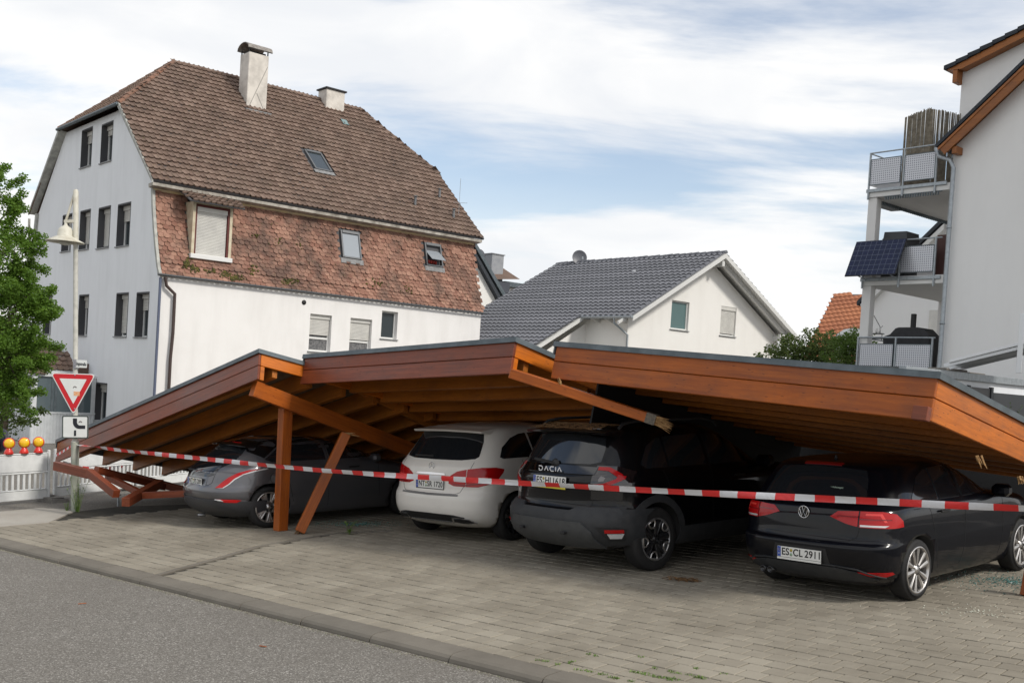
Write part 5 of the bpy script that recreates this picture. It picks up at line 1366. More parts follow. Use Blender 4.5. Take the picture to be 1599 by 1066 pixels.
# --- gable (x = 0): coordinate a = y
PR = [(-.12, 5.25), (.06, 5.55), (.30, 6.15), (.55, 6.9), (.75, 7.6), (.88, 8.25), (.90, 8.45)]     # bell curve of the lower roof
def mir(P): return [(WH-a, z) for a, z in P[::-1]]
gout = [(0, ZG), (0, 5.25)] + PR[1:] + [(4.05, 11.55)] + [(WH-4.05, 11.55)] + mir(PR)[:-1] + [(WH, 5.25), (WH, ZG)]
gw = [(127, 143, 203, 260), (158, 175, 194, 252.5), (97, 111, 336.6, 392), (124.4, 139.8, 330, 389), (153, 171, 325, 386.6), (183, 202.4, 319.5, 383.7), (68, 80, 462, 521), (122.4, 137, 461.7, 523.4), (180.5, 198.8, 459, 525), (212, 231, 458, 526), (123, 134, 603, 647), (147, 165.5, 599, 657)]
H2 = [rect(MH, *q, off=0, axis='X', k=1) for q in gw]
mb = holed(gout, H2, .34, lambda a, d, z: Vector((d, a, z))); mb.link('wall', WALLB, hs, MH)
MG_ = MH @ Matrix(((0,1,0,0),(1,0,0,0),(0,0,1,0),(0,0,0,1)))    # (a, d, z) -> (d, a, z)
for i, (a, b, z0, z1) in enumerate(H2):
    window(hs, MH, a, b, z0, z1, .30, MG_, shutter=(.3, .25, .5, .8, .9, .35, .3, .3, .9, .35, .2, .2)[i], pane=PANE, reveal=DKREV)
# far walls and right gable
mb = MB(); n = len(gout); mb.add([(LH, a, z) for a, z in gout], [tuple(range(n))]); mb.link('wall', WALLR, hs, MH)
mb = MB(); mb.add([(0, WH, ZG), (LH, WH, ZG), (LH, WH, 5.3), (0, WH, 5.3)], [(0, 3, 2, 1)]); mb.link('wall', WALLB, hs, MH)
# lower curved roof clad with plain tiles
T_LOW = m_tile('plain_roof_tile', (.22, .108, .078), (.36, .205, .15), (.07, .07, .02), (.085, .06, .05), .6, .8)
T_UP = m_tile('brown_roof_tile', (.15, .102, .08), (.225, .16, .128), (.10, .09, .03), (.10, .074, .06), .6, .5)
cum = [0]
for a, b in zip(PR[:-1], PR[1:]): cum.append(cum[-1]+math.hypot(b[0]-a[0], b[1]-a[1]))
def bell(s):
    s = max(0, min(cum[-1]-1e-4, s)); i = 0
    while cum[i+1] < s: i += 1
    t = (s-cum[i])/(cum[i+1]-cum[i]); a, b = PR[i], PR[i+1]; return a[0]+(b[0]-a[0])*t, a[1]+(b[1]-a[1])*t, math.atan2(b[1]-a[1], b[0]-a[0])
# backing sheet (long side and back)
for k, sgn in ((0, 1), (1, -1)):
    mb = MB(); vs = []
    for a, z in PR:
        y = a+.03 if k == 0 else WH-a-.03; vs += [(-.05, y, z), (LH+.05, y, z)]
    mb.add(vs, [(2*i, 2*i+1, 2*i+3, 2*i+2) for i in range(len(PR)-1)]); mb.link('roof_battens', DKREV if k == 0 else T_LOW, hs, MH)
skl = [(533, 563, 361, 405), (665, 691, 380, 417)]      # two roof windows in the lower roof
SK = []
for q in skl:
    r_ = rect(MH, *q, off=.62); SK.append(r_)
dm = rect(MH, 303, 357, 322, 400, off=.25)              # dormer window
def slow(x, s):
    y_, z_, _ = bell(s)
    if any(a-.06 < x < b+.06 and z0-.10 < z_ < z1+.05 for a, b, z0, z1 in SK): return True
    return dm[0]-.10 < x < dm[1]+.10 and z_ > dm[2]-.12
MLO = MH
def curve_low(s):
    y_, z_, an = bell(s); return y_, z_, an
tile_field(hs, MH, [(-.08, 0), (LH+.08, 0), (LH+.08, cum[-1]-.12), (-.08, cum[-1]-.12)], .210, .160, 'plain', T_LOW, 300, jitter=.02, stag=.5, curve=curve_low, skip=slow, seed=6, name='plain_tile', off=.0,
           key=lambda T: (IH @ T.translation).x)
# yellowish plaster strip and white cornice under the upper roof
MB().prism([(-.06, .84, 8.19), (-.06, .93, 8.19), (-.06, .93, 8.3), (-.06, .80, 8.3)], (LH+.12, 0, 0)).link('plaster_band', m_noisy('ochre_plaster', (.55, .42, .22), (.45, .36, .24), 3, .8, .1), hs, MH)
MB().prism([(-.22, .50, 8.31), (-.22, .86, 8.26), (-.22, .90, 8.40), (-.22, .50, 8.42)], (LH+.44, 0, 0)).link('cornice', m_noisy('weathered_white_wood', (.44, .41, .36), (.20, .18, .15), 3, .7, .1, lo=.4, hi=.65), hs, MH)
# upper roof
RY, RZ, EY, EZ = 7.3, 14.62, .42, 8.50
sl_ = (RZ-EZ)/(RY-EY); hipY = 4.0; hipZ = EZ+(hipY-EY)*sl_; r0x, r1x = 3.05, LH-2.05; ovh = .28
slopeL = math.hypot(RY-EY, RZ-EZ); qh = (hipY-EY)/(RY-EY)*slopeL
ux = Vector((1,0,0)); uy = Vector((0, RY-EY, RZ-EZ)).normalized(); MS = MH @ (Matrix.Translation((0, EY, EZ)) @ Matrix((ux, uy, ux.cross(uy))).transposed().to_4x4())
polyU = [(-ovh, 0), (LH+ovh, 0), (LH+ovh, qh), (r1x, slopeL), (r0x, slopeL), (-ovh, qh)]
pk = MB(); pk.prism([(a, b, -.10) for a, b in polyU], (0, 0, .085)); pk.link('roof_deck', DKREV, hs, MS)
MB2 = MH @ (Matrix.Translation((0, WH-EY, EZ)) @ Matrix((-ux, Vector((0, -(RY-EY), RZ-EZ)).normalized(), (-ux).cross(Vector((0, -(RY-EY), RZ-EZ)).normalized()))).transposed().to_4x4())
MB().prism([(-a, b, -.10) for a, b in polyU], (0, 0, .085)).link('roof_deck', T_UP, hs, MB2)
sk2 = None
qs = [MS.inverted() @ on(x, y, MS.translation, MS.to_3x3().col[2]) for x, y in ((480, 239), (503, 239), (512, 267), (489, 267))]
sx0, sx1, sy0, sy1 = (qs[0].x+qs[3].x)/2, (qs[1].x+qs[2].x)/2, (qs[2].y+qs[3].y)/2, (qs[0].y+qs[1].y)/2
ch = []
def sk_up(x, y): return sx0-.05 < x < sx1+.05 and sy0-.15 < y < sy1+.05 or any(a < x < b and c < y < d for a, b, c, d in ch)
tile_field(hs, MS, polyU, .215, .335, 'pan', T_UP, 300, jitter=.015, skip=sk_up, seed=7, key=lambda T: (IH @ T.translation).x, off=.0)
# hips (both gable ends)
for sgx, rx in ((1, r0x), (-1, r1x)):
    ex = -ovh if sgx > 0 else LH+ovh; a_ = Vector((ex, hipY, hipZ)); b_ = Vector((ex, WH-hipY, hipZ)); tp = Vector((rx, RY, RZ))
    xd = (a_-b_).normalized() if sgx > 0 else (b_-a_).normalized(); mid = (a_+b_)/2; yd = (tp-mid).normalized(); o_ = b_ if sgx > 0 else a_
    Ml = MH @ (Matrix.Translation(o_) @ Matrix((xd, yd, xd.cross(yd))).transposed().to_4x4()); Lh = (a_-b_).length; hh_ = (tp-mid).length
    MB().prism([(0, 0, -.10), (Lh, 0, -.10), (Lh/2, hh_, -.10)], (0, 0, .08)).link('roof_deck', DKREV, hs, Ml)
    tile_field(hs, Ml, [(0, 0), (Lh, 0), (Lh/2, hh_)], .215, .335, 'pan', T_UP, 0, seed=8, name='hip_slope_tile')
    MB().bev((-.05, -.16, -.06), (Lh+.05, -.02, .05), .03).link('gutter', M_['zinc'], hs, Ml)
T_RIDGE = m_tile('ridge_tile_clay', (.26, .13, .085), (.20, .12, .09), (.10, .09, .04), (.11, .08, .06), .4)
def ridge_line(parent, M, a, b, n, mt, r=.11, up=None):
    a, b = Vector(a), Vector(b); d = (b-a).normalized(); up = up or Vector((0,0,1)); L = (b-a).length/n
    pts = []
    for k in range(7):
        t = math.pi*k/6; pts.append((math.cos(t)*r, math.sin(t)*r))
    q = MB(); vs = [(0, x, z) for x, z in pts]+[(L*1.08, x*.86, z*.86-.01) for x, z in pts]; q.add(vs, [(i, i+1, i+8, i+7) for i in range(6)]+[tuple(range(7))[::-1]])
    me = q.mesh('ridge_tile', mt)
    for k in range(n): link('ridge_tile', me, None, parent, M @ frame(a+d*L*k + up*(-.03+random.uniform(-.008, .012)), d, up) @ Matrix.Rotation(random.gauss(0, .02), 4, 'Z'))
ridge_line(hs, MH, (r1x+.1, RY, RZ), (r0x, RY, RZ), 26, T_UP)
for (ex, rx) in ((-ovh, r0x), (LH+ovh, r1x)):
    for yy in (hipY, WH-hipY):
        tp, bt_ = Vector((rx, RY, RZ)), Vector((ex, yy, hipZ)); ridge_line(hs, MH, bt_, tp, 13, T_RIDGE if ex < 0 else T_UP, .105)
# verge boards on the gable edge and gutters
vbs = [MB() for _ in range(4)]
path = [(-.14, 5.2)] + [(a-.02, z) for a, z in PR]
for k in range(len(path)-1):
    (a, z), (a2, z2) = path[k], path[k+1]; vb = vbs[0]; vb.prism([(-.10, a-.03, z), (-.10, a+.10, z), (-.10, a2+.10, z2), (-.10, a2-.03, z2)], (.10, 0, 0)); vb = vbs[1]; vb.prism([(-.10, WH-a-.10, z), (-.10, WH-a+.14, z), (-.10, WH-a2+.14, z2), (-.10, WH-a2-.10, z2)], (.10, 0, 0))
for s_ in (0, 1):
    vb = vbs[2+s_]; f_ = (lambda y: y) if s_ == 0 else (lambda y: WH-y)
    vb.prism([(-ovh-.02, f_(EY), EZ-.10), (-ovh-.02, f_(EY+.02), EZ+.02), (-ovh-.02, f_(hipY), hipZ+.02), (-ovh-.02, f_(hipY+.05), hipZ-.14)], (.06, 0, 0))
    vb.prism([(-ovh+.04, f_(EY+.1), EZ-.05), (-ovh+.04, f_(hipY+.1), hipZ-.10), (0, f_(hipY+.12), hipZ-.13), (0, f_(EY+.12), EZ-.08)], (0, 0, .03))
VBM = m_noisy('weathered_verge', (.46, .46, .42), (.28, .28, .26), 4, .7, .1)
for q in vbs: q.link('verge_board', VBM, hs, MH)
MB().tube([(-.15, -.17, 5.25), (LH+.2, -.17, 5.22)], .038, 8).link('gutter', mat('dark_gutter', (.06, .065, .07), .5), hs, MH)
BRN = mat('brown_downpipe', (.055, .035, .03), .5); BLU = mat('blue_grey_downpipe', (.10, .12, .18), .5)
dp = [px_local(MH, x, y, -.14) for x, y in ((258, 432), (260, 446), (273, 459), (272, 480), (270, 520), (266, 560), (262, 640))]
MB().tube(dp, .055, 10).link('downpipe', BRN, hs, MH)
MB().tube([(.0, -.05, ZG), (.0, -.05, 5.15)], .05, 8).link('downpipe', BLU, hs, MH)
MB().lathe([(.0, 0), (.09, 0), (.09, .03), (.06, .03)], 14, MH @ Matrix.Translation(px_local(MH, 475, 472, -.02)), axis='Y').link('wall_vent', M_['black'], hs, Matrix())
MB().tube([(-.10, WH+.05, 8.3), (-.06, WH+.12, 7.6), (-.04, WH+.14, 5.0), (-.04, WH+.14, ZG)], .055, 8).link('downpipe', POLE, hs, MH)
# moss tufts on the tiles
random.seed(88); mo = MB()
def bell_at(x, y):
    u = .3
    for _ in range(4):
        p = px_local(MH, x, y, u); sN = 0
        while sN < cum[-1]-.02 and bell(sN)[1] < p.z: sN += .02
        u = bell(sN)[0]
    return px_local(MH, x, y, u-.035)
for (x, y, rx, ry, n) in ((292, 410, 6, 8, 60), (303, 420, 8, 6, 50), (330, 424, 8, 5, 22), (352, 428, 8, 5, 50), (368, 433, 10, 5, 60), (395, 421, 6, 8, 20), (455, 440, 12, 4, 36), (447, 441, 6, 4, 18), (400, 367, 5, 6, 8), (470, 380, 5, 8, 5), (585, 440, 14, 8, 18), (640, 450, 20, 8, 14), (436, 375, 6, 10, 10)):
    for _ in range(n):
        q = bell_at(x+random.gauss(0, .5)*rx, y+random.gauss(0, .5)*ry); r = random.uniform(.018, .05)
        mo.lathe([(0, -r*.4), (r, 0), (r*.8, r*.45), (0, r*.7)], 6, Matrix.Translation(q) @ Matrix.Rotation(R(70), 4, 'X') @ Matrix.Rotation(random.uniform(0, 3), 4, 'Z'), smooth=True)
mm_ = mat('moss', (.06, .055, .012), .95); g = NG(mm_); g.l(g.mix(g.isl(), (.035, .035, .010), (.11, .095, .018)), g.b.inputs['Base Color'])
mo.link('moss', mm_, hs, MH, kind='stuff')
# dormer
a0, a1, z0, z1 = dm; yf = .18
DW = m_noisy('cream_dormer_wood', (.62, .56, .42), (.48, .40, .28), 4, .7, .1)
d_ = MB(); d_.prism([(a0-.10, yf, z0-.02), (a0-.10, 1.0, z0+.3), (a0-.10, 1.3, z1+.1), (a0-.10, yf, z1+.06)], (.10, 0, 0)).prism([(a1, yf, z0-.02), (a1, 1.0, z0+.3), (a1, 1.3, z1+.1), (a1, yf, z1+.06)], (.10, 0, 0)); d_.box((a0, yf, z1), (a1, .9, z1+.10)); d_.link('dormer_cheek', DW, hs, MH)
DRED = mat('red_brown_frame', (.11, .02, .015), .5)
MB().bev((a0, yf+.02, z0), (a0+.07, yf+.10, z1), .01).bev((a1-.07, yf+.02, z0), (a1, yf+.10, z1), .01).bev((a0+.07, yf+.02, z1-.09), (a1-.07, yf+.10, z1), .01).link('dormer_frame', DRED, hs, MH)
window(hs, MH, a0+.07, a1-.07, z0, z1-.09, yf+.14, MH, shutter=.99, sill=False)
MB().bev((a0-.14, yf-.08, z0-.16), (a1+.14, yf+.12, z0-.0), .012).link('sill', PVC, hs, MH)
dxs = Vector((1,0,0)); dys = Vector((0, .80, .42)).normalized(); MD_ = MH @ (Matrix.Translation((a0-.36, yf-.34, z1+.04)) @ Matrix((dxs, dys, dxs.cross(dys))).transposed().to_4x4()); wD = a1-a0+.9
MB().prism([(0, 0, -.05), (wD-.15, 0, -.05), (wD, 1.0, -.05), (-.12, 1.1, -.05)], (0, 0, .04)).link('dormer_roof_deck', DKREV, hs, MD_)
tile_field(hs, MD_, [(0, 0), (wD-.15, 0), (wD, 1.0), (-.12, 1.1)], .215, .26, 'pan', T_UP, 40, seed=12, jitter=.04, name='dormer_tile')
# roof windows
def skylight(parent, M, x0, x1, y0, y1, glass, open_=0., frame_mat=None):
    fm = frame_mat or mat('grey_skylight_frame', (.13, .135, .14), .4, metal=.3) if 'grey_skylight_frame' not in bpy.data.materials else bpy.data.materials['grey_skylight_frame']
    t = .07; o = MB().bev((x0, y0, -.05), (x0+t, y1, .09), .01).bev((x1-t, y0, -.05), (x1, y1, .09), .01).bev((x0+t, y0, -.05), (x1-t, y0+t, .085), .01).bev((x0+t, y1-t*1.8, -.05), (x1-t, y1, .11), .01).link('skylight', fm, parent, M)
    Mg = M
    if open_: Mg = M @ Matrix.Translation((0, (y0+y1)/2+.1, .05)) @ Matrix.Rotation(open_, 4, 'X') @ Matrix.Translation((0, -(y0+y1)/2-.1, -.05))
    MB().bev((x0+t, y0+t, .04), (x1-t, y1-t*1.8, .055), .004).link('pane', glass, o, Mg)
    if open_: MB().box((x0+t, y0+t, -.045), (x1-t, y1-t, -.03)).link('dark_opening', M_['black'], o, M)
    MB().bev((x0-.08, y0-.22, .03), (x1+.08, y0-.005, .05), .008).link('apron', m_noisy('lead_apron', (.25, .25, .25), (.16, .16, .16), 8, .6, .1) if 'lead_apron' not in bpy.data.materials else bpy.data.materials['lead_apron'], o, M)
    return o
GLP = mat('sky_glass', (.30, .33, .36), .08, spec=.8)
skylight(hs, MS, sx0, sx1, sy0, sy1, PANE)
for i, (a, b, z0, z1) in enumerate(SK):
    zc = (z0+z1)/2; s = 0
    while bell(s)[1] < zc and s < cum[-1]-.01: s += .01
    yv, zv, an = bell(s); tdir = Vector((0, math.cos(an), math.sin(an))); Mk = MH @ (Matrix.Translation((0, yv, zv)) @ Matrix((ux, tdir, ux.cross(tdir))).transposed().to_4x4()); hl = (z1-z0)/2/math.sin(an)
    skylight(hs, Mk, a, b, -hl, hl, GLP, open_=R(0) if i == 0 else R(-38))
    if i == 1:
        fl = MB(); random.seed(3)
        for k in range(4): fl.lathe([(0, 0), (.045, 0), (.05, .13), (0, .15)], 8, Mk @ Matrix.Translation((a+.16+.12*k, -hl+.12, .0)) @ Matrix.Rotation(-an, 4, 'X'))
        tag(fl.link('ornament', mat('red_ornament', (.35, .03, .02), .5)), 'red ornaments standing in the open skylight of the lower roof', 'ornaments')
# chimneys
CHM = m_noisy('fibre_cement_chimney', (.66, .62, .56), (.42, .39, .35), 2.2, .7, .15, 20, lo=.4, hi=.75)
def pyr(M, x0, x1, y0, y1, z0, z1, mt, parent, cap=.06, nm='chimney'):
    o = MB().bev((x0, y0, z0), (x1, y1, z1), .02).link(nm, mt, parent, M); return o
cq = [px_local(MH, x, y, 6.0) for x, y in ((377, 82), (413, 84), (384, 160), (411, 172))]
x0, x1 = 5.55, 6.45; o = pyr(MH, x0, x1, 5.6, 6.4, 12.8, 15.33, CHM, hs)
mb = MB()
for (x, y) in ((x0+.04, 5.64), (x1-.04, 5.64), (x0+.04, 6.36), (x1-.04, 6.36)): mb.box((x-.02, y-.02, 15.0), (x+.02, y+.02, 15.50))
mb.link('cap_legs', M_['black'], o, MH)
mb = MB(); pts = []
for k in range(9): t = math.pi*k/8; pts.append((6.0-.0, 6.0+.52*math.cos(t), 15.48+.28*math.sin(t)))
vs = [(x0-.10, y, z) for _, y, z in pts]+[(x1+.10, y, z) for _, y, z in pts]+[(x0-.10, 6+(y-6)*.93, z-.03) for _, y, z in pts]+[(x1+.10, 6+(y-6)*.93, z-.03) for _, y, z in pts]
fs = []
for i in range(8): fs += [(i, i+1, i+10, i+9), (18+i, 27+i, 28+i, 19+i), (i, 18+i, 19+i, i+1), (9+i, 10+i, 28+i, 27+i)]
mb.add(vs, fs); mb.link('chimney_hood', m_noisy('hood_metal', (.30, .28, .25), (.14, .12, .11), 6, .6, .1), o, MH)
MB().box((x0+.1, 5.7, 15.2), (x1-.1, 6.3, 15.42)).link('flue', M_['black'], o, MH)
cs = MB()
for k in range(2): cs.prism([(x0+.02, 5.594, 12.9+.0), (x0+.05, 5.594, 12.9), (x1-.02, 5.594, 14.9), (x1-.05, 5.594, 14.9)] if k == 0 else [(x1-.03, 5.592, 12.9), (x1, 5.592, 12.9), (x0+.45, 5.592, 13.7), (x0+.42, 5.592, 13.7)], (0, .004, 0))
cs.link('slate_edge', m_noisy('seam_grey', (.33, .31, .28), (.26, .25, .23), 4, .7, 0), o, MH)
MB().bev((x0-.15, 5.3, 12.98), (x1+.12, 5.58, 13.05), .01).link('apron', bpy.data.materials['lead_apron'], o, MH @ Matrix.Translation((0, 0, -.12)))
o2 = pyr(MH, 9.95, 10.9, 6.75, 7.5, 13.9, 15.02, CHM, hs); MB().bev((9.88, 6.68, 15.02), (10.97, 7.57, 15.09), .01).link('chimney_cover', M_['black'], o2, MH)
# vent pipes at the right end of the upper roof, snow hook, skylight tile
for (x, y) in ((648, 321), (686, 309), (708, 341)):
    q = on(x, y, MS.translation, MS.to_3x3().col[2]); q = q + Vector((0,0,.02)); MB().tube([q, q+Vector((0,0,.36))], .055, 8).lathe([(0, .42), (.10, .38), (.10, .36), (0, .36)], 10, Matrix.Translation(q)).link('vent_pipe', m_noisy('vent_grey', (.12,.13,.14), (.2,.2,.2), 8, .6, 0) if 'vent_grey' not in bpy.data.materials else bpy.data.materials['vent_grey'], hs, Matrix())
q = on(538, 192, MS.translation, MS.to_3x3().col[2]); qq = MS.inverted() @ q; MB().bev((qq.x-.15, qq.y-.2, .03), (qq.x+.15, qq.y+.2, .06), .005).link('glass_tile', mat('glass_tile', (.16, .24, .24), .1), hs, MS)
tag(MB().tube([Vector((0,0,0)), Vector((0,0,1.6))], .012, 4).tube([Vector((-.25,0,.55)), Vector((.35,0,.55))], .01, 4).link('aerial', M_['galv'], None, Matrix.Translation(MH @ Vector((LH-.3, 1.6, 9.5)))), 'thin wire aerial rising behind the right end of the old house roof', 'aerial')
MB().tube([on(680, 288, MH @ Vector((LH+.3, 4, 0)), FH), on(690, 284, MH @ Vector((LH+.3, 4, 0)), FH)], .06, 8).link('gutter_end', M_['zinc'], hs, Matrix())

# porch on the gable side
pc_ = px_local(MH, 49, 640, -2.3, 'X'); pu = pc_.y; ZP = -1.1
pr = thing('porch', 'small grey boarded porch with large windows against the gable of the old house', 'porch', MH)
ztop = px_local(MH, 49, 584, -2.3, 'X').z; zmid = px_local(MH, 49, 643, -2.3, 'X').z
PANEL = m_noisy('grey_corrugated_panel', (.62, .64, .65), (.52, .54, .55), 3, .5, .05)
cp_ = MB(); x = -2.3
while x < -.02: cp_.prism([(x, pu, ZP), (x+.03, pu-.02, ZP), (x+.08, pu-.02, ZP), (x+.11, pu, ZP)], (0, 0, zmid-ZP)); x += .115
y = pu
while y < pu+4.6: cp_.prism([(-2.3, y, ZP), (-2.32, y+.03, ZP), (-2.32, y+.08, ZP), (-2.3, y+.11, ZP)], (0, 0, zmid-ZP)); y += .115
cp_.box((-2.3, pu, ZP), (0, pu+4.6, zmid-.01)); cp_.link('panel', PANEL, pr, MH, kind='stuff')
fr = MB()
for (a, b) in ((-2.3, -2.14), (-.16, -.02)): fr.box((a, pu-.02, zmid), (b, pu+.10, ztop))
for (a, b) in ((pu, pu+.1), (pu+2.2, pu+2.3), (pu+4.5, pu+4.6)): fr.box((-2.32, a, zmid), (-2.2, b, ztop))
fr.box((-2.34, pu-.04, ztop-.05), (0, pu+4.6, ztop+.05)); fr.box((-2.34, pu-.04, zmid-.04), (0, pu+.12, zmid+.03)); fr.box((-2.34, pu+.12, zmid-.04), (-2.2, pu+4.6, zmid+.03))
fr.link('frame', PANEL, pr, MH)
PGL = mat('porch_glass', (.10, .13, .14), .06, spec=.8)
MB().box((-2.14, pu+.04, zmid+.03), (-.16, pu+.05, ztop-.05)).link('pane', PGL, pr, MH); MB().box((-2.27, pu+.1, zmid+.03), (-2.26, pu+4.5, ztop-.05)).link('pane', mat('porch_glass_side', (.16, .20, .20), .06), pr, MH)

for a, b in ((-1.62, -1.55), (-1.5, -1.42), (-.62, -.55)): MB().box((a, pu+.02, zmid+.03), (b, pu+.04, ztop-.08)).link('window_bar', M_['zinc'], pr, MH)
pb0 = MH @ Vector((-2.45, pu-.12, ztop+.02)); pn = MH.to_3x3() @ Vector((0, -.60, .80)).normalized()      # roof slope over the side facing the street
xr6 = FH; yr6 = pn.cross(xr6); Mr = Matrix.Translation(pb0) @ Matrix((xr6, yr6, pn)).transposed().to_4x4()
pp6 = [tuple((Mr.inverted() @ on(x, y, pb0, pn)).xy) for x, y in ((40, 583), (118, 580), (98, 541), (20, 541))]
MB().prism([(x, y, -.08) for x, y in pp6], (0, 0, .06)).link('roof_deck', PANEL, pr, Mr)
tile_field(pr, Mr, pp6, .22, .30, 'pan', T_UP, 120, seed=13, jitter=.03)
MB().box((-2.3, pu+.9, ztop), (0, pu+4.6, ztop+.5)).link('roof_body', T_UP, pr, MH)
# ------------------------------------------------------------------ white house with the dark grey roof, middle
RD = hd(-41); GD = hd(49)
p0 = atY(988, 492, 42.0); M2 = local(Vector((p0.x, p0.y, 0)), GD)      # x along the gable, y away to the left along the ridge
ZG2 = -.6
h2 = thing('modern_house', 'white house with a dark grey pantile roof and two windows in its gable', 'house', M2)
WM2 = m_render('cream_render', (.80, .785, .75), (.55, .53, .49), .15)
EZ2, AX, AZ, RX2 = p0.z, 5.6, 8.5, 11.45; ov = .75
h_ = AZ-EZ2; sl2 = h_/AX
ins = .55      # wall inset from the roof eaves
gwin = [rect(M2, 1048, 1075.5, 470, 515, off=ov), rect(M2, 1125, 1149, 479, 524.5, off=ov)]
outl = [(ins, ZG2), (RX2-ins, ZG2), (RX2-ins, EZ2-.1+ins*sl2*.2), (AX, AZ-.35), (ins, EZ2-.1+ins*sl2*.5)]
holed(outl, gwin, .15, lambda a, d, z: Vector((a, ov+d, z))).link('wall', WM2, h2, M2)
MW = M2 @ Matrix.Translation((0, ov, 0))
window(h2, M2, *gwin[0], .12, MW, pane=mat('teal_window_pane', (.10, .17, .17), .05, spec=.8)); window(h2, M2, *gwin[1], .12, MW, shutter=.92)
MB().add([(ins, ov, ZG2), (ins, 10.0, ZG2), (ins, 10.0, EZ2-.1), (ins, ov, EZ2-.1)], [(0, 3, 2, 1)]).link('wall', WM2, h2, M2)
MB().add([(RX2-ins, ov, ZG2), (RX2-ins, 10.0, ZG2), (RX2-ins, 10.0, EZ2), (RX2-ins, ov, EZ2)], [(0, 1, 2, 3)]).link('wall', WM2, h2, M2)
MB().add([(ins, 10.0, ZG2), (RX2-ins, 10.0, ZG2), (RX2-ins, 10.0, EZ2), (AX, 10., AZ-.4), (ins, 10.0, EZ2)], [(0, 1, 2, 3, 4)]).link('wall', WM2, h2, M2)
# wing under the lower part of the roof
MB().box((-4.2, 3.15, ZG2), (ins, 9.9, EZ2-2.1-.9)).link('wall', WM2, h2, M2)
MB().add([(-3.9, 3.15, EZ2-2.9), (ins, 3.15, EZ2-2.9), (ins, 3.15, EZ2-.25)], [(0, 1, 2)]).link('wall', WM2, h2, M2)
DG = m_tile('grey_pantile', (.135, .14, .155), (.18, .185, .205), (.17, .17, .18), (.12, .125, .14), .15)
def wavy(parent, M, x0, x1, y0, y1, tw, th, mt, name='pantiles', poly=None, amp=.05):
    nx = round((x1-x0)/tw); ny = round((y1-y0)/th); tw = (x1-x0)/nx; th = (y1-y0)/ny; b = MB(); prof_ = [(0, .0), (.18, .55), (.36, .95), (.5, 1.), (.64, .8), (.8, .2), (.9, -.1)]
    for j in range(ny):
        y = y0+j*th; vs = []
        for i in range(nx):
            for (u, z) in prof_: vs.append((x0+(i+u)*tw, z*amp))
        vs.append((x1, 0)); n = len(vs)
        b.add([(x, y, z+.045) for x, z in vs]+[(x, y+th*1.02, z) for x, z in vs]+[(x, y+.006, z+.010) for x, z in vs],
              [q for i in range(n-1) if poly is None or inside((vs[i][0]+vs[i+1][0])/2, y+th*.5, poly) for q in ((i, i+1, n+i+1, n+i), (2*n+i, 2*n+i+1, i+1, i))])
    return b.link(name, mt, parent, M, kind='stuff')
yv = Vector((AX, 0, h_)).normalized(); xv = Vector((0, -1, 0)); M2L = M2 @ (Matrix.Translation((0, 10.6, EZ2)) @ Matrix((xv, yv, xv.cross(yv))).transposed().to_4x4()); SL2 = math.hypot(AX, h_)
# slope frame: x from the far end (0) to the gable (10.6), y up from the eaves; the wing goes below y = 0
xw = 10.6-2.83
polyL = [(0, -4.9), (xw, -4.9), (xw, 0), (10.6, 0), (10.6, SL2), (0, SL2)]
MB().prism([(a, b, -.14) for a, b in polyL], (0, 0, .12)).link('roof_deck', PVC, h2, M2L)
wavy(h2, M2L, 0, 10.6, -4.9, SL2, .30, .34, DG, 'pantiles', polyL)
yr_ = Vector((-(RX2-AX), 0, AZ-EZ2)).normalized(); M2R = M2 @ (Matrix.Translation((RX2, 0, EZ2)) @ Matrix((-xv, yr_, (-xv).cross(yr_))).transposed().to_4x4()); SR2 = math.hypot(RX2-AX, AZ-EZ2)
MB().prism([(0, -.1, -.14), (10.6, -.1, -.14), (10.6, SR2, -.14), (0, SR2, -.14)], (0, 0, .12)).link('roof_deck', PVC, h2, M2R)
wavy(h2, M2R, 0, 10.6, -.1, SR2, .30, .34, DG)
ridge_line(h2, M2, (AX, -.05, AZ+.02), (AX, 10.6, AZ+.02), 28, DG, .12)
WTR = mat('white_trim', (.62, .62, .60), .5)
def raked(M, x0, z0, x1, z1, y0, y1, t, mt, par, nm): 
    MB().prism([(x0, y0, z0), (x1, y0, z1), (x1, y0, z1-t), (x0, y0, z0-t)], (0, y1-y0, 0)).link(nm, mt, par, M)
raked(M2, -.02, EZ2-.03, AX, AZ-.04, -.05, 0.0, .20, WTR, h2, 'verge_board'); raked(M2, RX2+.05, EZ2-.03, AX, AZ-.04, -.05, 0.0, .20, WTR, h2, 'verge_board')
raked(M2, RX2-.1, EZ2-.12, AX, AZ-.16, .25, .37, .22, WTR, h2, 'rafter')
raked(M2, -.4, EZ2-.28, AX, AZ-.16, .35, .45, .1, WTR, h2, 'rafter')
for (x, z) in ((AX, AZ-.35), (RX2-ins-.35, EZ2-.02)): MB().bev((x-.09, .05, z-.24), (x+.09, ov+.05, z), .01).link('purlin_end', WTR, h2, M2)
MB().bev((RX2-ins-.75, .1, EZ2-.22), (RX2-ins+.25, .24, EZ2+.03), .01).link('purlin_end', WTR, h2, M2)
MB().tube([(-.07, -.05, EZ2-.06), (-.07, 2.85, EZ2-.06)], .065, 8).link('gutter', M_['galv'], h2, M2)
MB().tube([(-.07, .95, EZ2-.1), (-.05, .95, EZ2-.3), (.35, .75, EZ2-.62), (ins-.05, .68, EZ2-.75), (ins-.05, .68, ZG2)], .045, 8).link('downpipe', M_['galv'], h2, M2)
MB().prism([(xw-.02, 0, -.16), (xw+.04, 0, -.16), (xw+.04, -4.9, -.16), (xw-.02, -4.9, -.16)], (0, 0, .14)).link('verge_board', WTR, h2, M2L)
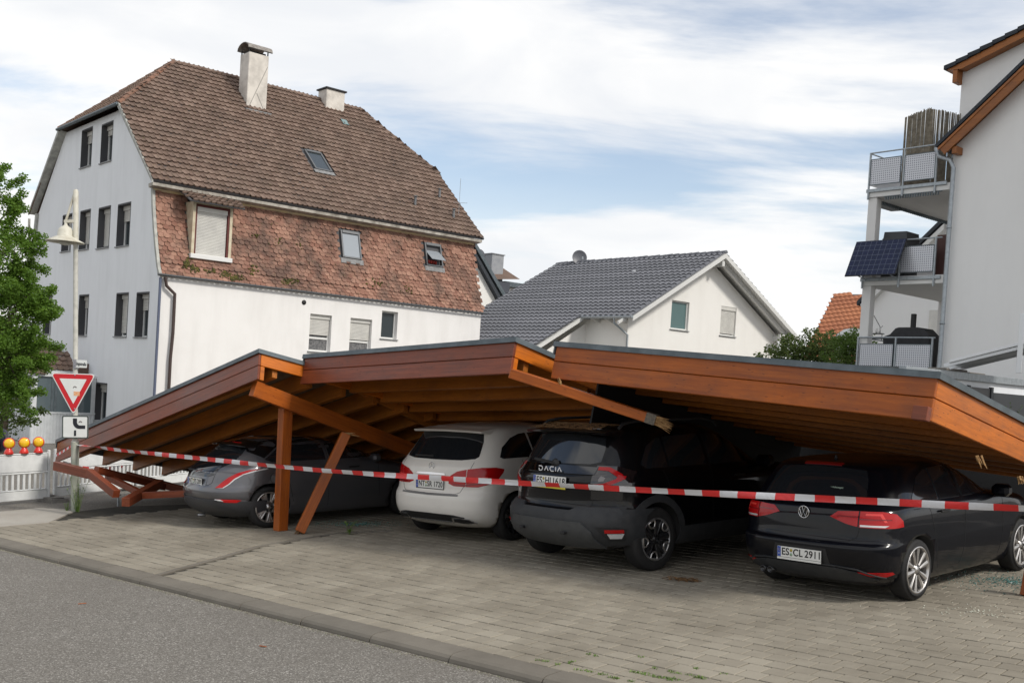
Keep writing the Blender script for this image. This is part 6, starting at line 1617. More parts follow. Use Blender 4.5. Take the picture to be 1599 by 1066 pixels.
MB().prism([(10.6-.0, 0, 0), (10.64, 0, 0), (10.64, SL2, 0), (10.6, SL2, 0)], (0, 0, .05)).link('verge_edge', DG, h2, M2L)
# brackets under the eaves
for k in range(3): MB().prism([(-.02, .8+.75*k, EZ2-.10), (ins, .8+.75*k, EZ2-.10), (ins, .8+.75*k, EZ2-.28)], (0, .07, 0)).link('rafter_end', WTR, h2, M2)
# satellite dish
dc = on(905, 402, M2 @ Vector((AX, 0, 0)), M2.to_3x3().col[0]); sdh = thing('satellite_dish', 'round dark grey satellite dish on the ridge of the grey roofed house', 'satellite dish', Matrix.Translation(dc))
Md = Matrix.Translation(dc) @ Vector((.12, -1, .15)).to_track_quat('Z', 'Y').to_matrix().to_4x4()
DSH = mat('dish_grey', (.10, .105, .12), .45)
MB().lathe([(0, -.06), (.15, -.05), (.28, -.02), (.36, .02), (.37, .02), (.29, -.03), (.15, -.07), (0, -.08)], 28, Md).link('reflector', DSH, sdh, Matrix())
MB().tube([dc+Vector((.12,-.1,-.02)), dc+Vector((.15,-.16,-.40)), dc+Vector((.15, 0,-.62))], .03, 8).link('mast', M_['galv'], sdh, Matrix()); MB().bev((.10, -.25, -.12), (.18, -.12, .02), .01).link('feed', M_['galv'], sdh, Matrix.Translation(dc))
q = M2L.inverted() @ on(990, 426, M2L.translation, M2L.to_3x3().col[2]); MB().bev((q.x-.08, q.y-.06, .02), (q.x+.08, q.y+.10, .10), .02).link('vent_tile', mat('vent_tile_grey', (.35, .36, .38), .4), h2, M2L)

# ------------------------------------------------------------------ apartment building with balconies, right
rb0 = atY(1487, 264, 29.0); M3 = local(Vector((rb0.x, rb0.y, 0)), -RD)     # x: along the gable wall towards the camera (right), y: away along the side with the balconies
ap = thing('apartment_building', 'pale rendered apartment building with dark tiled roof edges and balconies at the right', 'building', M3)
WA = m_render('pale_grey_render', (.80, .79, .77), (.6, .59, .57), .15)
def L3(x, y, off=0.): return px_local(M3, x, y, off)
ea = L3(1462, 229, -.35); eb = L3(1599, 97, -.35); sl3 = (eb.z-ea.z)/(eb.x-ea.x)
ZG3 = .3; XW = 9.0; xa = XW/2+.0
zt = lambda x: ea.z + (x-ea.x)*sl3
MB().prism([(0, 0, ZG3), (XW, 0, ZG3), (XW, 0, zt(0)-.3), (xa, 0, zt(xa)-.28), (0, 0, zt(0)-.28)], (0, 11, 0)).link('wall', WA, ap, M3)
# roof plane on the left side with overhang in front
BRW = m_wood('orange_bargeboard', (.24, .075, .015), (.36, .125, .025), .2, .5)
xl = ea.x; n3 = Vector((-sl3, 0, 1)).normalized(); d3 = Vector((1, 0, sl3)).normalized(); Lr = (xa-xl)/d3.x
P3 = lambda s, y, o: Vector((xl, y, ea.z)) + d3*s + n3*o
def slab3(nm, s0, s1, y0, y1, o0, o1, mt): return MB().prism([P3(s0, y0, o0), P3(s1, y0, o0), P3(s1, y0, o1), P3(s0, y0, o1)], (0, y1-y0, 0)).link(nm, mt, ap, M3)
slab3('bargeboard', .04, Lr, -.39, -.35, -.36, -.115, BRW); slab3('soffit', .04, Lr, -.35, 0.0, -.20, -.13, BRW); slab3('roof_deck', .0, Lr, -.35, 11, -.12, -.06, DKREV)
slab3('bargeboard', .0, Lr, -.415, -.39, -.15, -.09, BRW)
AN = m_tile('anthracite_tile', (.045, .05, .058), (.06, .066, .075), (.06, .065, .07), (.04, .045, .05), .1)
k = 0; s = 0
while s < Lr: slab3('verge_tile', s, min(s+.36, Lr), -.43, -.05, -.055+.0, .03, AN).matrix_basis @= Matrix.Rotation(0, 4, 'X'); s += .345; k += 1
s = 0
while s < Lr: slab3('roof_tile_course', s, min(s+.34, Lr), -.05, 11, -.05, -.0+.012*((round(s/.34)) % 2), AN); s += .345
MB().bev((.12, -.34, zt(.12)-.62), (.26, .02, zt(.12)-.42), .01).link('purlin_end', BRW, ap, M3)
# other roof side (outside the frame)
MB().prism([(xa, -.35, zt(xa)), (XW+.5, -.35, zt(0)-.45), (XW+.5, -.35, zt(0)-.6), (xa, -.35, zt(xa)-.15)], (0, 11.35, 0)).link('roof_deck', AN, ap, M3)
# cross dormer behind
e1 = px_local(M3, 1475, 105, 1.6); e2 = px_local(M3, 1599, 40, 1.6); sl4 = (e2.z-e1.z)/(e2.x-e1.x); wl = px_local(M3, 1500, 150, 1.95).x
z4 = lambda x: e1.z+(x-e1.x)*sl4
MB().prism([(wl, 1.95, zt(wl)-1.5), (wl+5, 1.95, zt(wl)-1.5), (wl+5, 1.95, z4(wl+5)-.2), (wl, 1.95, z4(wl)-.2)], (0, 5, 0)).link('wall', WA, ap, M3)
MB().prism([(e1.x+.05, 1.62, z4(e1.x)-.10), (e1.x+6, 1.62, z4(e1.x+6)-.10), (e1.x+6, 1.62, z4(e1.x+6)-.34), (e1.x+.5, 1.62, z4(e1.x+.5)-.30)], (0, .33, 0)).link('bargeboard', BRW, ap, M3)
x = e1.x
while x < e1.x+6: MB().prism([(x, 1.55, z4(x)-.09), (x+.36, 1.55, z4(x+.36)-.12), (x+.36, 1.55, z4(x+.36)-.01), (x, 1.55, z4(x)+.03)], (0, 5.5, 0)).link('verge_tile', AN, ap, M3); x += .345
MB().bev((wl-.12, 1.62, z4(wl)-.62), (wl+.02, 2.0, z4(wl)-.25), .01).link('purlin_end', BRW, ap, M3)
# drainpipe at the corner
gp = [L3(1462, 232, -.1), L3(1466, 244, -.16), L3(1484, 250, -.16), L3(1489, 262, -.16)]
MB().tube(gp + [Vector((gp[-1].x-.02, -.16, ZG3))], .06, 12).link('downpipe', M_['galv'], ap, M3)
for z in (4.6, 7.2): MB().lathe([(.06, 0), (.075, 0), (.075, .05), (.06, .05)], 14, M3 @ Matrix.Translation((gp[-1].x-.01, -.16, z))).link('pipe_bracket', M_['galv'], ap, Matrix())
# balconies
PERF = mat('perforated_panel', (.56, .57, .60), .35, metal=.25)
g = NG(PERF); o_ = g.obj(); mp_ = g.n('Mapping'); g.l(o_, mp_.inputs[0]); mp_.inputs['Scale'].default_value = (1/.062, 1/.062, 1/.062)
fr_ = g.n('VectorMath', operation='FRACTION'); g.l(mp_.outputs[0], fr_.inputs[0]); sb_ = g.n('VectorMath', operation='SUBTRACT'); g.l(fr_.outputs[0], sb_.inputs[0]); sb_.inputs[1].default_value = (.5, .5, .5)
sp_ = g.n('SeparateXYZ'); g.l(sb_.outputs[0], sp_.inputs[0]); rr_ = g.math('SQRT', g.math('ADD', g.math('MULTIPLY', sp_.outputs[0], sp_.outputs[0]), g.math('MULTIPLY', sp_.outputs[2], sp_.outputs[2])))
g.l(g.ramp(rr_, (.22, (.10, .10, .13)), (.28, (.56, .57, .60))), g.b.inputs['Base Color'])
WCOL = m_render('white_column', (.70, .69, .67), (.5, .5, .48), .1)
bx0 = L3(1359, 300).x; BW = -bx0
def slab(zb, zt_, nm='balcony_slab'):
    MB().bev((bx0-.08, -.02, zb), (-.01, 4.9, zt_), .01).link(nm, WCOL, ap, M3)
def railing(zt_, panels, top=True, posts=True, label=None, y=-.05, height=1.02):
    zb = zt_+.06
    rl_ = MB(); rl_.tube([(bx0-.05, y, zt_+height), (-.12, y, zt_+height)], .022, 8); rl_.link('handrail', M_['galv'], ap, M3)
    for x in [bx0-.03]+[q[0]-.04 for q in panels[1:]]+[panels[-1][1]+.05]:
        MB().bev((x-.022, y-.03, zt_-.32), (x+.022, y+.03, zt_+height), .006).link('rail_post', M_['galv'], ap, M3)
    for a, b in panels:
        MB().box((a, y-.012, zb+.04), (b, y-.002, zb+.76)).link('infill_panel', PERF, ap, M3)
        fr = MB().bev((a-.02, y-.02, zb+.02), (b+.02, y+.02, zb+.045), .004).bev((a-.02, y-.02, zb+.755), (b+.02, y+.02, zb+.78), .004).bev((a-.02, y-.018, zb+.045), (a, y+.018, zb+.755), .004).bev((b, y-.018, zb+.045), (b+.02, y+.018, zb+.755), .004)
        fr.link('panel_frame', M_['zinc'], ap, M3)
    MB().bev((bx0-.1, y-.02, zt_-.12), (-.1, y+.03, zt_-.02), .01).link('edge_channel', M_['galv'], ap, M3)
    # railing on the far outer side
    MB().tube([(bx0-.05, y, zt_+height), (bx0-.05, 4.85, zt_+height)], .022, 8).link('handrail', M_['galv'], ap, M3)
    MB().box((bx0-.055, .05, zb+.04), (bx0-.045, 4.8, zb+.76)).link('infill_panel', PERF, ap, M3)
pa = [(bx0+.02, bx0+BW*.38), (bx0+BW*.44, bx0+BW*.80)]
z_top = L3(1400, 296).z; slab(z_top-.16, z_top+.04); railing(z_top+.02+.08, pa)
z_mid = L3(1400, 437).z; slab(z_mid-.14, z_mid+.10); railing(z_mid+.10, [(bx0+.02, bx0+BW*.42), (bx0+BW*.47, bx0+BW*.86)])
z_low = L3(1400, 527).z-1.02; slab(z_low-.22, z_low); railing(z_low, [(bx0+.06, bx0+BW*.44), (bx0+BW*.49, bx0+BW*.90)])
for y in (.0, 4.55): MB().bev((bx0-.06, y+.02, .3), (bx0+.22, y+.28, z_top-.16), .01).link('balcony_column', WCOL, ap, M3)
# grille profile under the top balcony
gr_ = MB()
for k in range(22): gr_.box((bx0+.5+k*.075, -.035, z_top-.27), (bx0+.535+k*.075, .0, z_top-.19))
gr_.bev((bx0+.45, -.04, z_top-.19), (bx0+2.2, .0, z_top-.165), .004).link('drain_grille', M_['zinc'], ap, M3)
gr_ = MB()
for k in range(40): gr_.box((bx0+.02, .3+k*.11, z_top-.27), (bx0+.06, .35+k*.11, z_top-.17))
gr_.link('drain_grille', M_['zinc'], ap, M3)
MB().prism([(bx0-.62, 1.1, z_top-.15), (bx0-.1, .9, z_top+.45), (bx0-.1, .9, z_top-.2)], (0, 1.2, 0)).link('side_panel', M_['zinc'], ap, M3)
# bamboo mat screen on the top balcony
BAM = m_noisy('weathered_bamboo', (.24, .21, .16), (.14, .12, .09), 8, .9, .3)
bs = thing('bamboo_screen', 'weathered bamboo mat screen standing on the top balcony', 'privacy screen', M3); random.seed(21)
q0_ = L3(1412, 215, .6); q1_ = L3(1452, 215, .6)
def canes(xa_, ya_, xb_, yb_, n, zt0, zt1):
    b = MB()
    for k in range(n):
        t = (k+.5)/n; x, y = xa_+(xb_-xa_)*t, ya_+(yb_-ya_)*t
        if random.random() < .07: continue
        h = zt0+(zt1-zt0)*t+random.gauss(0, .02); b.tube([(x+random.gauss(0, .006), y, z_top+.1), (x+random.gauss(0, .012), y, h)], random.uniform(.009, .016), 5, smooth=False)
    b.tube([(xa_, ya_, z_top+1.3), (xb_, yb_, z_top+1.3)], .01, 4); b.link('bamboo_mat', BAM, bs, M3, kind='stuff')
zb1 = L3(1430, 174, .6).z
canes(q0_.x, .6, q1_.x, .6, 84, zb1-.12, zb1+.02); canes(q1_.x, .6, q1_.x+.4, 4.0, 130, zb1, zb1+.25)
# solar panel hung on the middle balcony
SOL = mat('solar_cell', (.006, .008, .025), .2, coat=.35); g = NG(SOL); br = g.n('TexBrick'); mp_ = g.n('Mapping'); g.l(g.obj(), mp_.inputs[0]); g.l(mp_.outputs[0], br.inputs['Vector']); br.offset = 0; br.squash = 1
br.inputs['Scale'].default_value = 1; br.inputs['Brick Width'].default_value = .168; br.inputs['Row Height'].default_value = .168; br.inputs['Mortar Size'].default_value = .006; br.inputs['Color1'].default_value = (.006, .008, .03, 1); br.inputs['Color2'].default_value = (.008, .01, .04, 1); br.inputs['Mortar'].default_value = (.10, .11, .14, 1); g.l(br.outputs[0], g.b.inputs['Base Color'])
sp0 = L3(1417, 374, -.10); sp1 = L3(1338, 378, -.10); spb = L3(1318, 432, -.62); spc = L3(1399, 429, -.62)
wS = sp0.x-sp1.x; vd = (spb-sp1); 
Msp = M3 @ (Matrix.Translation(Vector((sp1.x, -.10, sp1.z))) @ Matrix((Vector((1,0,0)), Vector((0, vd.y, (spb.z-sp1.z))).normalized(), Vector((1,0,0)).cross(Vector((0, vd.y, spb.z-sp1.z)).normalized()))).transposed().to_4x4())
hS = math.hypot(vd.y, spb.z-sp1.z)
so_ = thing('solar_panel', 'tilted dark blue solar panel hung on the railing of the middle balcony', 'solar panel', Msp)
MB().bev((0, 0, -.02), (wS, hS, .012), .004).link('frame', M_['black'], so_, Msp); MB().box((.02, .02, -.024), (wS-.02, hS-.02, -.0201)).link('cells', SOL, so_, Msp); MB().box((.02, .02, .0121), (wS-.02, hS-.02, .015)).link('cells', SOL, so_, Msp)
for a in (.35, wS-.25): MB().tube([Msp @ Vector((a, hS-.05, 0)), M3 @ Vector((sp1.x+a, -.05, z_mid+.02))], .018, 6).link('bracket', M_['galv'], so_, Matrix())
# things on the balconies
COV = m_noisy('black_cover', (.02, .02, .022), (.035, .035, .038), 4, .7, .3, 18)
gx0, gx1 = L3(1386, 522, .6).x, L3(1458, 522, .6).x; gz0 = L3(1420, 512, .6).z
gb = thing('covered_grill', 'barbecue under a black cover with a stove pipe on the lowest balcony', 'grill', M3)
xc0 = gx0+(gx1-gx0)*.30; xc1 = gx0+(gx1-gx0)*.78
MB().prism([(gx0+.1, .35, z_low), (gx1-.05, .35, z_low), (gx1, .35, gz0-.22), (xc1+.1, .35, gz0-.02), (xc1-.05, .35, gz0), (xc0+.05, .35, gz0), (xc0-.05, .35, gz0-.03), (gx0+.22, .35, gz0-.2), (gx0, .35, gz0-.28)], (0, .6, 0)).link('cover', COV, gb, M3)
pz = L3(1427, 490, .6); MB().bev((pz.x-.06, .55, gz0-.05), (pz.x+.06, .67, pz.z), .01).link('stove_pipe', M_['black'], gb, M3)
q = L3(1404, 372, .5); bxo = thing('storage_box', 'dark grey plastic box standing on the middle balcony above the solar panel', 'storage box', M3)
a = L3(1382, 372, .5); b = L3(1419, 372, .5); zb_ = L3(1400, 362, .5).z
MB().prism([(a.x, .4, z_mid+.1), (b.x, .4, z_mid+.1), (b.x, .4, zb_-.22), (b.x-.02, .4, zb_-.02), (a.x+.03, .4, zb_), (a.x, .4, zb_-.2)], (0, .7, 0)).bev((a.x-.02, .38, zb_-.25), (b.x+.02, 1.12, zb_-.19), .01).link('body', mat('box_grey', (.055, .06, .065), .6), bxo, M3)
q = L3(1368, 515, .4); cst = thing('candle_stand', 'small dark metal stand with candles on the lowest balcony', 'plant stand', M3)
mb = MB(); 
for k in range(2): mb.bev((q.x-.28, .3, q.z-.12-.14*k), (q.x+.22, .5, q.z-.10-.14*k), .004)
mb.tube([(q.x-.25, .4, q.z-.3), (q.x-.25, .4, q.z+.35), (q.x-.1, .4, q.z+.42), (q.x+.15, .4, q.z+.05), (q.x+.2, .4, q.z+.12)], .01, 5); mb.tube([(q.x+.2, .4, q.z-.3), (q.x+.2, .4, q.z-.1)], .01, 5); mb.link('stand', M_['black'], cst, M3)
MB().lathe([(.0, 0), (.03, 0), (.03, .14), (0, .14)], 8, M3 @ Matrix.Translation((q.x+.02, .4, q.z-.10))).lathe([(.0, 0), (.03, 0), (.03, .18), (0, .18)], 8, M3 @ Matrix.Translation((q.x+.12, .4, q.z-.10))).link('candle', PVC, cst, Matrix())
MB().bev((-.45, .3, z_mid+.1), (-.12, 3, z_mid+1.25), .01).link('door_leaf', mat('red_brown_board', (.07, .025, .02), .6), ap, M3)

# ------------------------------------------------------------------ white garage with flat roof, right
ga0 = atY(1462, 576, 20.0); M4 = local(Vector((ga0.x, ga0.y, 0)), GD)
L4 = lambda x, y, o=0.: px_local(M4, x, y, o)
gz1 = L4(1465, 577).z; gzb = L4(1465, 589).z
ga = thing('garage', 'white flat roofed garage with a grey metal roof edge and dark gate at the right', 'garage', M4)
MB().box((-1.0, .03, .2), (12, 8, gz1-.06)).link('wall', m_render('garage_white', (.74, .76, .79), (.5, .5, .5), .15), ga, M4)
s = -1.2
while s < 12: MB().bev((s, -.05, gzb), (min(12, s+1.19), .10, gz1), .006).link('roof_edge', M_['galv'], ga, M4); s += 1.2
MB().box((-1.1, .1, gz1-.05), (12, 8.2, gz1-.01)).link('roof_skin', M_['felt'], ga, M4)
g0, g1, g2 = L4(1512, 601), L4(1550, 605), L4(1599, 612)
ANT = mat('anthracite_gate', (.035, .038, .042), .45); MB().bev((g0.x, -.02, .2), (g0.x+.08, .04, g0.z), .005).bev((g1.x-.10, -.03, .2), (g1.x+.0, .04, g0.z), .005).link('gate_post', ANT, ga, M4)
MB().bev((g0.x+.08, -.0, .2), (g1.x-.1, .03, g0.z-.03), .005).link('door_leaf', mat('mid_grey_door', (.10, .10, .10), .5), ga, M4)
MB().bev((g1.x+.02, -.02, .2), (g1.x+6, .04, g1.z-.10), .005).link('gate_leaf', ANT, ga, M4)
# solar rack on the garage roof
ra = thing('roof_solar_rack', 'tilted solar module on an aluminium rack on the garage roof', 'solar rack', M4)
M4b = local(M4 @ Vector((0, .4, 0)), (1, -.55, 0)); L4b = lambda x, y: px_local(M4b, x, y, 0.)
sa, sb2 = L4b(1474, 571), L4b(1599, 541); nn_ = Vector((sb2.x-sa.x, 0, sb2.z-sa.z)); 
ALUM = mat('aluminium', (.62, .63, .64), .35, metal=.7)
def beam4(a, b, w_, h_, mt, nm, y=.5): return board(nm, M4b @ Vector((a[0], y, a[1])), M4b @ Vector((b[0], y, b[1])), (0,0,1), w_, h_, mt, ra)
ext = 1.5; ex_ = (sb2.x+nn_.x*ext, sb2.z+nn_.z*ext)
for y in (.0, .9, 1.8): beam4((sa.x, sa.z), ex_, .05, .07, ALUM, 'rail', y)
MB().prism([(sa.x+.1, -.05, sa.z+.06), (ex_[0], -.05, ex_[1]+.06), (ex_[0], -.05, ex_[1]+.10), (sa.x+.1, -.05, sa.z+.10)], (0, 2.0, 0)).link('module', mat('module_dark', (.03, .03, .035), .4), ra, M4b)
beam4((sa.x+.1, sa.z+.085), (ex_[0], ex_[1]+.085), .03, .05, ALUM, 'module_frame', -.07)
pp_ = L4b(1591, 580); pt_ = L4b(1592, 490); MB().bev((pp_.x-.045, -.12, gz1), (pp_.x+.045, -.085, pt_.z), .004).link('upright', ALUM, ra, M4b)
MB().bev((sa.x+.7, .4, gz1), (sa.x+1.6, .8, gz1+.09), .01).bev((sa.x+1.7, .4, gz1), (sa.x+2.4, .8, gz1+.06), .01).link('ballast', FOOT, ra, M4)
cp0 = L4(1575, 645, -.6); plant('dry_plant', M4 @ Vector((cp0.x, -.6, cp0.z-.5)), .75, 8, 'dry brownish plant in front of the dark garage gate', cat='plant', seed=23, leaf=.06, spread=.5)

# ------------------------------------------------------------------ houses farther back
RT_ = m_tile('orange_roof_tile', (.33, .13, .07), (.40, .165, .085), (.28, .12, .08), (.27, .11, .065), .2)
rn = Vector((-.12, -.70, .70)).normalized(); ro_ = atY(1264, 535, 58.0); bh = thing('red_roof_house', 'house with a bright orange tiled roof behind the hedge', 'house', Matrix.Translation(ro_))
xr5 = Vector((1, 0, .12/.70*1.0)); xr5 = (xr5 - rn*xr5.dot(rn)).normalized(); yr5 = rn.cross(xr5); M5s = Matrix.Translation(ro_) @ Matrix((xr5, yr5, rn)).transposed().to_4x4()
pl5 = [tuple((M5s.inverted() @ on(x, y, ro_, rn)).xy) for x, y in ((1252, 560), (1303, 459), (1420, 459), (1420, 570))]
MB().prism([(x, y, -.1) for x, y in pl5], (0, 0, .08)).link('roof_deck', DKREV, bh, M5s)
xs5 = [p[0] for p in pl5]; ys5 = [p[1] for p in pl5]; wavy(bh, M5s, min(xs5), max(xs5), min(ys5), max(ys5), .26, .34, RT_, 'roof_tiles', pl5, amp=.03)
MB().box((0, .3, -6), (7, 8, -1.0)).link('wall', WM2, bh)
dq5 = atY(1330, 525, 57.0); MB().prism([(-.9, 0, -1.6), (-.5, 0, .1), (0, 0, .45), (2.5, 0, .45), (2.5, 0, -1.6)], (0, 3, 0), Matrix.Translation(dq5)).link('dormer', m_render('dormer_grey', (.45, .48, .48), (.4, .4, .4), .1), bh, Matrix())
# white gabled house behind the balconies
wg = atY(1346, 475, 50.0); M6 = local(Vector((wg.x, wg.y, 0)), -RD); L6 = lambda x, y, o=0.: px_local(M6, x, y, o)
wh = thing('white_gable_house', 'plain white gabled house with a dark verge behind the balconies', 'house', M6)
a6, b6 = L6(1346, 475), L6(1372, 450); s6 = (b6.z-a6.z)/(b6.x-a6.x); ap6 = a6.x+5.5
MB().prism([(a6.x+.4, .3, -.5), (a6.x+10.6, .3, -.5), (a6.x+10.6, .3, a6.z+.2), (ap6, .3, a6.z+5.5*s6-.15), (a6.x+.4, .3, a6.z+.2)], (0, 9, 0)).link('wall', m_render('white_gable_render', (.74, .74, .73), (.5, .5, .5), .1), wh, M6)
MB().prism([(a6.x-.1, .0, a6.z), (ap6, .0, a6.z+5.6*s6), (ap6, .0, a6.z+5.6*s6-.22), (a6.x, .0, a6.z-.22)], (0, .3, 0)).prism([(a6.x+11.1, .0, a6.z), (ap6, .0, a6.z+5.6*s6), (ap6, .0, a6.z+5.6*s6-.22), (a6.x+11, .0, a6.z-.22)], (0, .3, 0)).link('verge_board', WTR, wh, M6)
MB().prism([(a6.x-.25, -.05, a6.z-.05), (ap6, -.05, a6.z+5.75*s6), (ap6, -.05, a6.z+5.75*s6+.22), (a6.x-.25, -.05, a6.z+.16)], (0, 9.5, 0)).prism([(a6.x+11.25, -.05, a6.z-.05), (ap6, -.05, a6.z+5.75*s6), (ap6, -.05, a6.z+5.75*s6+.22), (a6.x+11.25, -.05, a6.z+.16)], (0, 9.5, 0)).link('roof', AN, wh, M6)
w6a, w6b = L6(1452, 484, .3), L6(1463, 520, .3); MB().bev((w6a.x, .25, w6b.z), (w6a.x+.9, .32, w6a.z), .01).link('window', SHUT, wh, M6)
# buildings seen between the old house and the grey roof
g7 = atY(740, 420, 56.0); M7 = local(Vector((g7.x, g7.y, 0)), GD); L7 = lambda x, y, o=0.: px_local(M7, x, y, o)
w7 = thing('white_gable_house', 'white gable with a dark grey verge behind the right end of the old house', 'house', M7)
a7, b7 = L7(787, 470), L7(740, 387); s7 = (b7.z-a7.z)/(b7.x-a7.x)
MB().prism([(a7.x-8, .3, -.5), (a7.x-.1, .3, -.5), (a7.x-.1, .3, a7.z-.2), (a7.x-4, .3, a7.z-4*s7-.2), (a7.x-8, .3, a7.z-.2)], (0, 9, 0)).link('wall', m_render('white_gable_render_b', (.76, .75, .72), (.5, .5, .5), .1), w7, M7)
MB().prism([(a7.x+.05, .0, a7.z-.1), (a7.x-4, .0, a7.z-4.05*s7-.1), (a7.x-4, .0, a7.z-4.05*s7-.26), (a7.x-.1, .0, a7.z-.26)], (0, .3, 0)).link('verge_shadow_board', AN, w7, M7)
MB().prism([(a7.x+.2, -.05, a7.z-.1), (a7.x-4, -.05, a7.z-4.2*s7-.1), (a7.x-4, -.05, a7.z-4.2*s7+.12), (a7.x+.3, -.05, a7.z+.12)], (0, 9.5, 0)).link('roof', M_['zinc'], w7, M7)
dq = L7(746, 394, 1.0); tag(MB().lathe([(0, -.06), (.25, -.04), (.42, .02), (.30, -.05), (0, -.1)], 24, M7 @ Matrix.Translation((dq.x, .8, dq.z-.25)) @ Vector((.1, -1, .1)).to_track_quat('Z', 'Y').to_matrix().to_4x4()).link('satellite_dish', DSH), 'dark satellite dish half hidden behind the end of the old house roof', 'satellite dish')
g8 = atY(770, 440, 64.0); M8 = local(Vector((g8.x, g8.y, 0)), GD); L8 = lambda x, y, o=0.: px_local(M8, x, y, o)
w8 = thing('brown_roof_house', 'brown tiled roof with grey chimney and slate clad dormer between the houses', 'house', M8)
a8, b8, c8, d8 = L8(754, 404, 3), L8(762, 405, 3), L8(806, 436, 0), L8(770, 436, 0)
rT = MB(); rT.add([M8 @ Vector((L8(745, 402, 3).x, 3, L8(745, 402, 3).z)), M8 @ Vector((L8(768, 407, 3).x, 3, L8(768, 407, 3).z)), M8 @ Vector((L8(812, 436, .0).x, 0, L8(812, 436, 0).z)), M8 @ Vector((L8(740, 436, 0).x, 0, L8(740, 436, 0).z))], [(3, 2, 1, 0)]); rT.link('roof', T_UP, w8, Matrix())
e8, f8 = L8(768, 437), L8(801, 470); MB().box((e8.x-2, .15, 0), (f8.x-.2, 3, e8.z)).link('dormer_wall', mat('slate_cladding', (.055, .06, .075), .7), w8, M8)
k8, l8 = L8(767, 425, .8), L8(785, 399, .8); MB().bev((k8.x, .8, k8.z-.6), (k8.x+.95, 1.6, l8.z), .01).bev((k8.x-.06, .74, l8.z), (k8.x+1.01, 1.66, l8.z+.06), .01).link('chimney', m_noisy('metal_chimney', (.30, .31, .32), (.24, .25, .27), 4, .5, 0), w8, M8)
m8, n8 = L8(802, 440), L8(832, 460); MB().box((m8.x-.2, .6, 0), (n8.x+1, 3, n8.z+.3)).link('wall', WM2, w8, M8); MB().bev((m8.x-.5, .2, n8.z+.32), (n8.x+1.2, 3, n8.z+.62), .01).link('eaves', M_['zinc'], w8, M8)

# ================================================================== trees and hedges
def m_leaf(name, c1, c2, c3):
    m = mat(name, c1, .6, spec=.3); g = NG(m); g.l(g.mix(g.ramp(g.noise(g.pos(), 1.3, 4, .6), (.35, 0.), (.65, 1.)), g.mix(g.isl(), c1, c2), c3), g.b.inputs['Base Color'])
    t = g.n('BsdfTranslucent'); t.inputs[0].default_value = (*[min(1, q*1.6) for q in c2], 1); ms = g.n('MixShader'); ms.inputs[0].default_value = .35
    g.l(g.b.outputs[0], ms.inputs[1]); g.l(t.outputs[0], ms.inputs[2]); g.l(ms.outputs[0], g.out.inputs[0]); return m
LG = m_leaf('fresh_leaves', (.055, .12, .015), (.14, .235, .028), (.08, .155, .02)); LD = m_leaf('hedge_leaves', (.05, .085, .02), (.10, .13, .035), (.035, .065, .018)); LY = m_leaf('thuja', (.05, .10, .02), (.09, .15, .025), (.06, .10, .02))
BARK = m_noisy('bark', (.09, .07, .05), (.05, .04, .03), 10, .95, .5, 40)
def leaves(b, c, n, r, s, droop=0.):
    for _ in range(n):
        d = Vector((random.gauss(0, 1), random.gauss(0, 1), random.gauss(0, 1))).normalized()*r*random.random()**.45; p = c+d
        u = Vector((random.gauss(0, 1), random.gauss(0, 1), random.gauss(0, .6)-droop)).normalized(); v = u.cross(Vector((random.gauss(0, 1), random.gauss(0, 1), random.gauss(0, 1)))).normalized(); L = s*random.uniform(.6, 1.3); w2 = L*.38
        b.add([p, p+u*L*.45+v*w2, p+u*L, p+u*L*.45-v*w2], [(0, 1, 2, 3)])
def tree(name, label, base, H, clusters, leaf, n, mt, seed, trunk_r=.14, cat='tree'):
    random.seed(seed); t = thing(name, label, cat, Matrix.Translation(base)); tr = MB(); cr = MB()
    tr.tube([base, base+Vector((.05,0,H*.3)), base+Vector((-.05,.05,H*.65)), base+Vector((0,0,H*.95))], [trunk_r, trunk_r*.8, trunk_r*.5, trunk_r*.1], 10)
    for (c, r) in clusters:
        z0 = max(.25*H, min(.9*H, (c.z-base.z)*.7)); a = base+Vector((0,0,z0)); tr.tube([a, a.lerp(c, .5)+Vector((0,0,.1)), c], [trunk_r*.35, trunk_r*.2, .01], 6)
        leaves(cr, c, int(n*r*r), r, leaf)
        for k in range(7):   # shoots past the outline
            d = Vector((random.gauss(0, 1), random.gauss(0, 1), random.gauss(.2, .8))).normalized(); q = c+d*r*1.0
            tr.tube([c, q+d*.35], [.012, .004], 4)
            for m_ in range(5): leaves(cr, q+d*(.1*m_), int(n*.035), .13, leaf)
    tr.link('trunk', BARK, t, Matrix()); cr.link('crown', mt, t, Matrix(), kind='stuff')
    return t
YT = 26.0
def cl(pts, Y): return [(atY(x, y, Y+dy), r) for x, y, r, dy in pts]
tb_ = Vector((atY(-45, 700, YT).x, YT, gz(-13)))
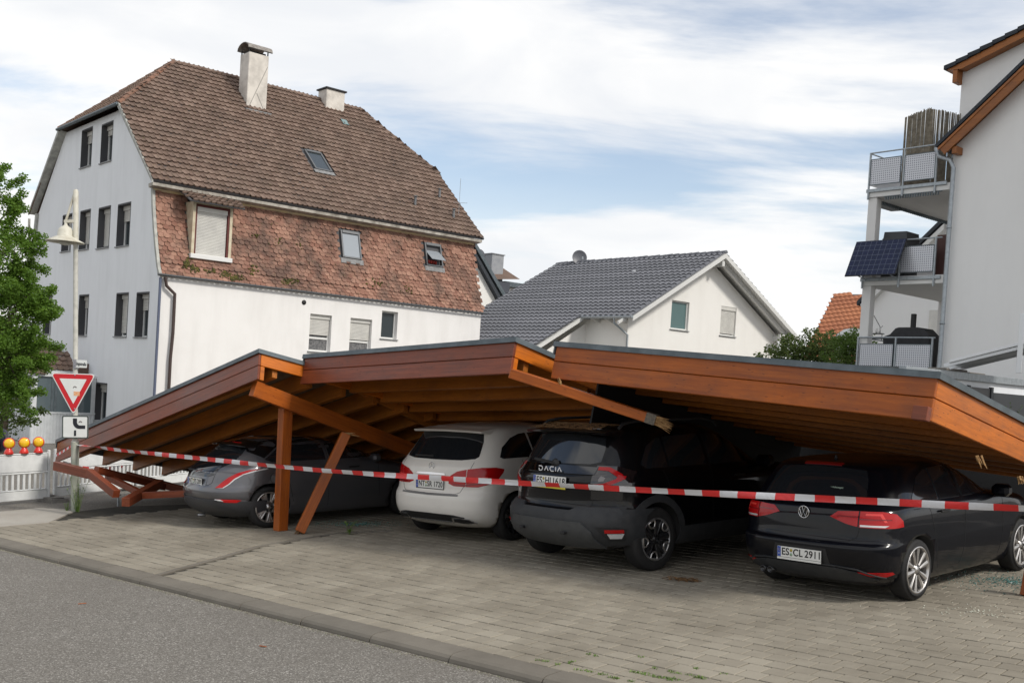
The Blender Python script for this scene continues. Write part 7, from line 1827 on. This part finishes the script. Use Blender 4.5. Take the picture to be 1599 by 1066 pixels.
tree('maple_tree', 'bright green leafy tree at the left edge in front of the old house', tb_, 8.5, cl([(x-20 if x > 30 else x-9, y, r, d) for x, y, r, d in ((3, 300, .35, 0), (8, 345, .5, 0), (-10, 400, .95, 0), (14, 395, .5, -.5), (18, 450, .6, .3), (-25, 480, 1.3, 0), (32, 505, .7, -.4), (52, 478, .45, 0), (66, 470, .32, -.3), (48, 535, .6, .3), (70, 508, .35, 0), (20, 560, .9, 0), (-20, 590, 1.1, .5), (8, 620, .6, 0), (38, 580, .45, .2), (-60, 520, 1.2, .4), (-50, 420, 1.0, .3), (60, 560, .3, 0), (-5, 270, .18, 0))], YT), .062, 2600, LG, 41)
tree('maple_tree', 'dark leafy tree in shade at the far left behind the lamp', Vector((atY(5, 660, 33).x, 33, -.95)), 4.5, cl([(0, 600, 1.1, 0), (18, 560, .8, 0), (-20, 630, 1.2, 0), (12, 640, .8, 0), (-10, 660, .9, 0)], 33), .10, 700, LD, 42)
def hedge(name, label, pts, Y, leaf, n, mt, seed, cat='hedge'):
    random.seed(seed); b = MB(); c0_ = atY(pts[0][0], pts[0][1], Y); t = thing(name, label, cat, Matrix.Translation(Vector((c0_.x, c0_.y, 0))))
    st = MB()
    for x, y, r in pts:
        c = atY(x, y, Y+random.uniform(-.4, .4)); leaves(b, c, int(n*r*r), r, leaf); st.tube([(c.x, c.y, c.z-2.5), c], [.05, .01], 5)
        for k in range(6):
            d = Vector((random.gauss(0, 1), random.gauss(0, 1), abs(random.gauss(.6, .5)))).normalized(); leaves(b, c+d*r*1.05, int(n*.03), .16, leaf)
    b.link('foliage', mt, t, Matrix(), kind='stuff'); st.link('stems', BARK, t, Matrix()); return t
hedge('hedge', 'olive green bushes behind the roof edge between the two houses', [(1222, 553, .55), (1214, 562, .7), (1232, 562, .8), (1240, 550, .7), (1255, 560, .8), (1270, 545, .7), (1285, 552, .8), (1300, 540, .6), (1300, 562, .8), (1268, 566, .7), (1236, 542, .4)], 40, .11, 800, LD, 51)
hedge('thuja_shrub', 'dense bright green shrub beside the white balcony column', [(1318, 560, .65), (1332, 550, .6), (1330, 535, .45), (1345, 560, .6), (1348, 540, .5), (1322, 545, .5)], 36, .08, 1500, LY, 52, 'shrub')
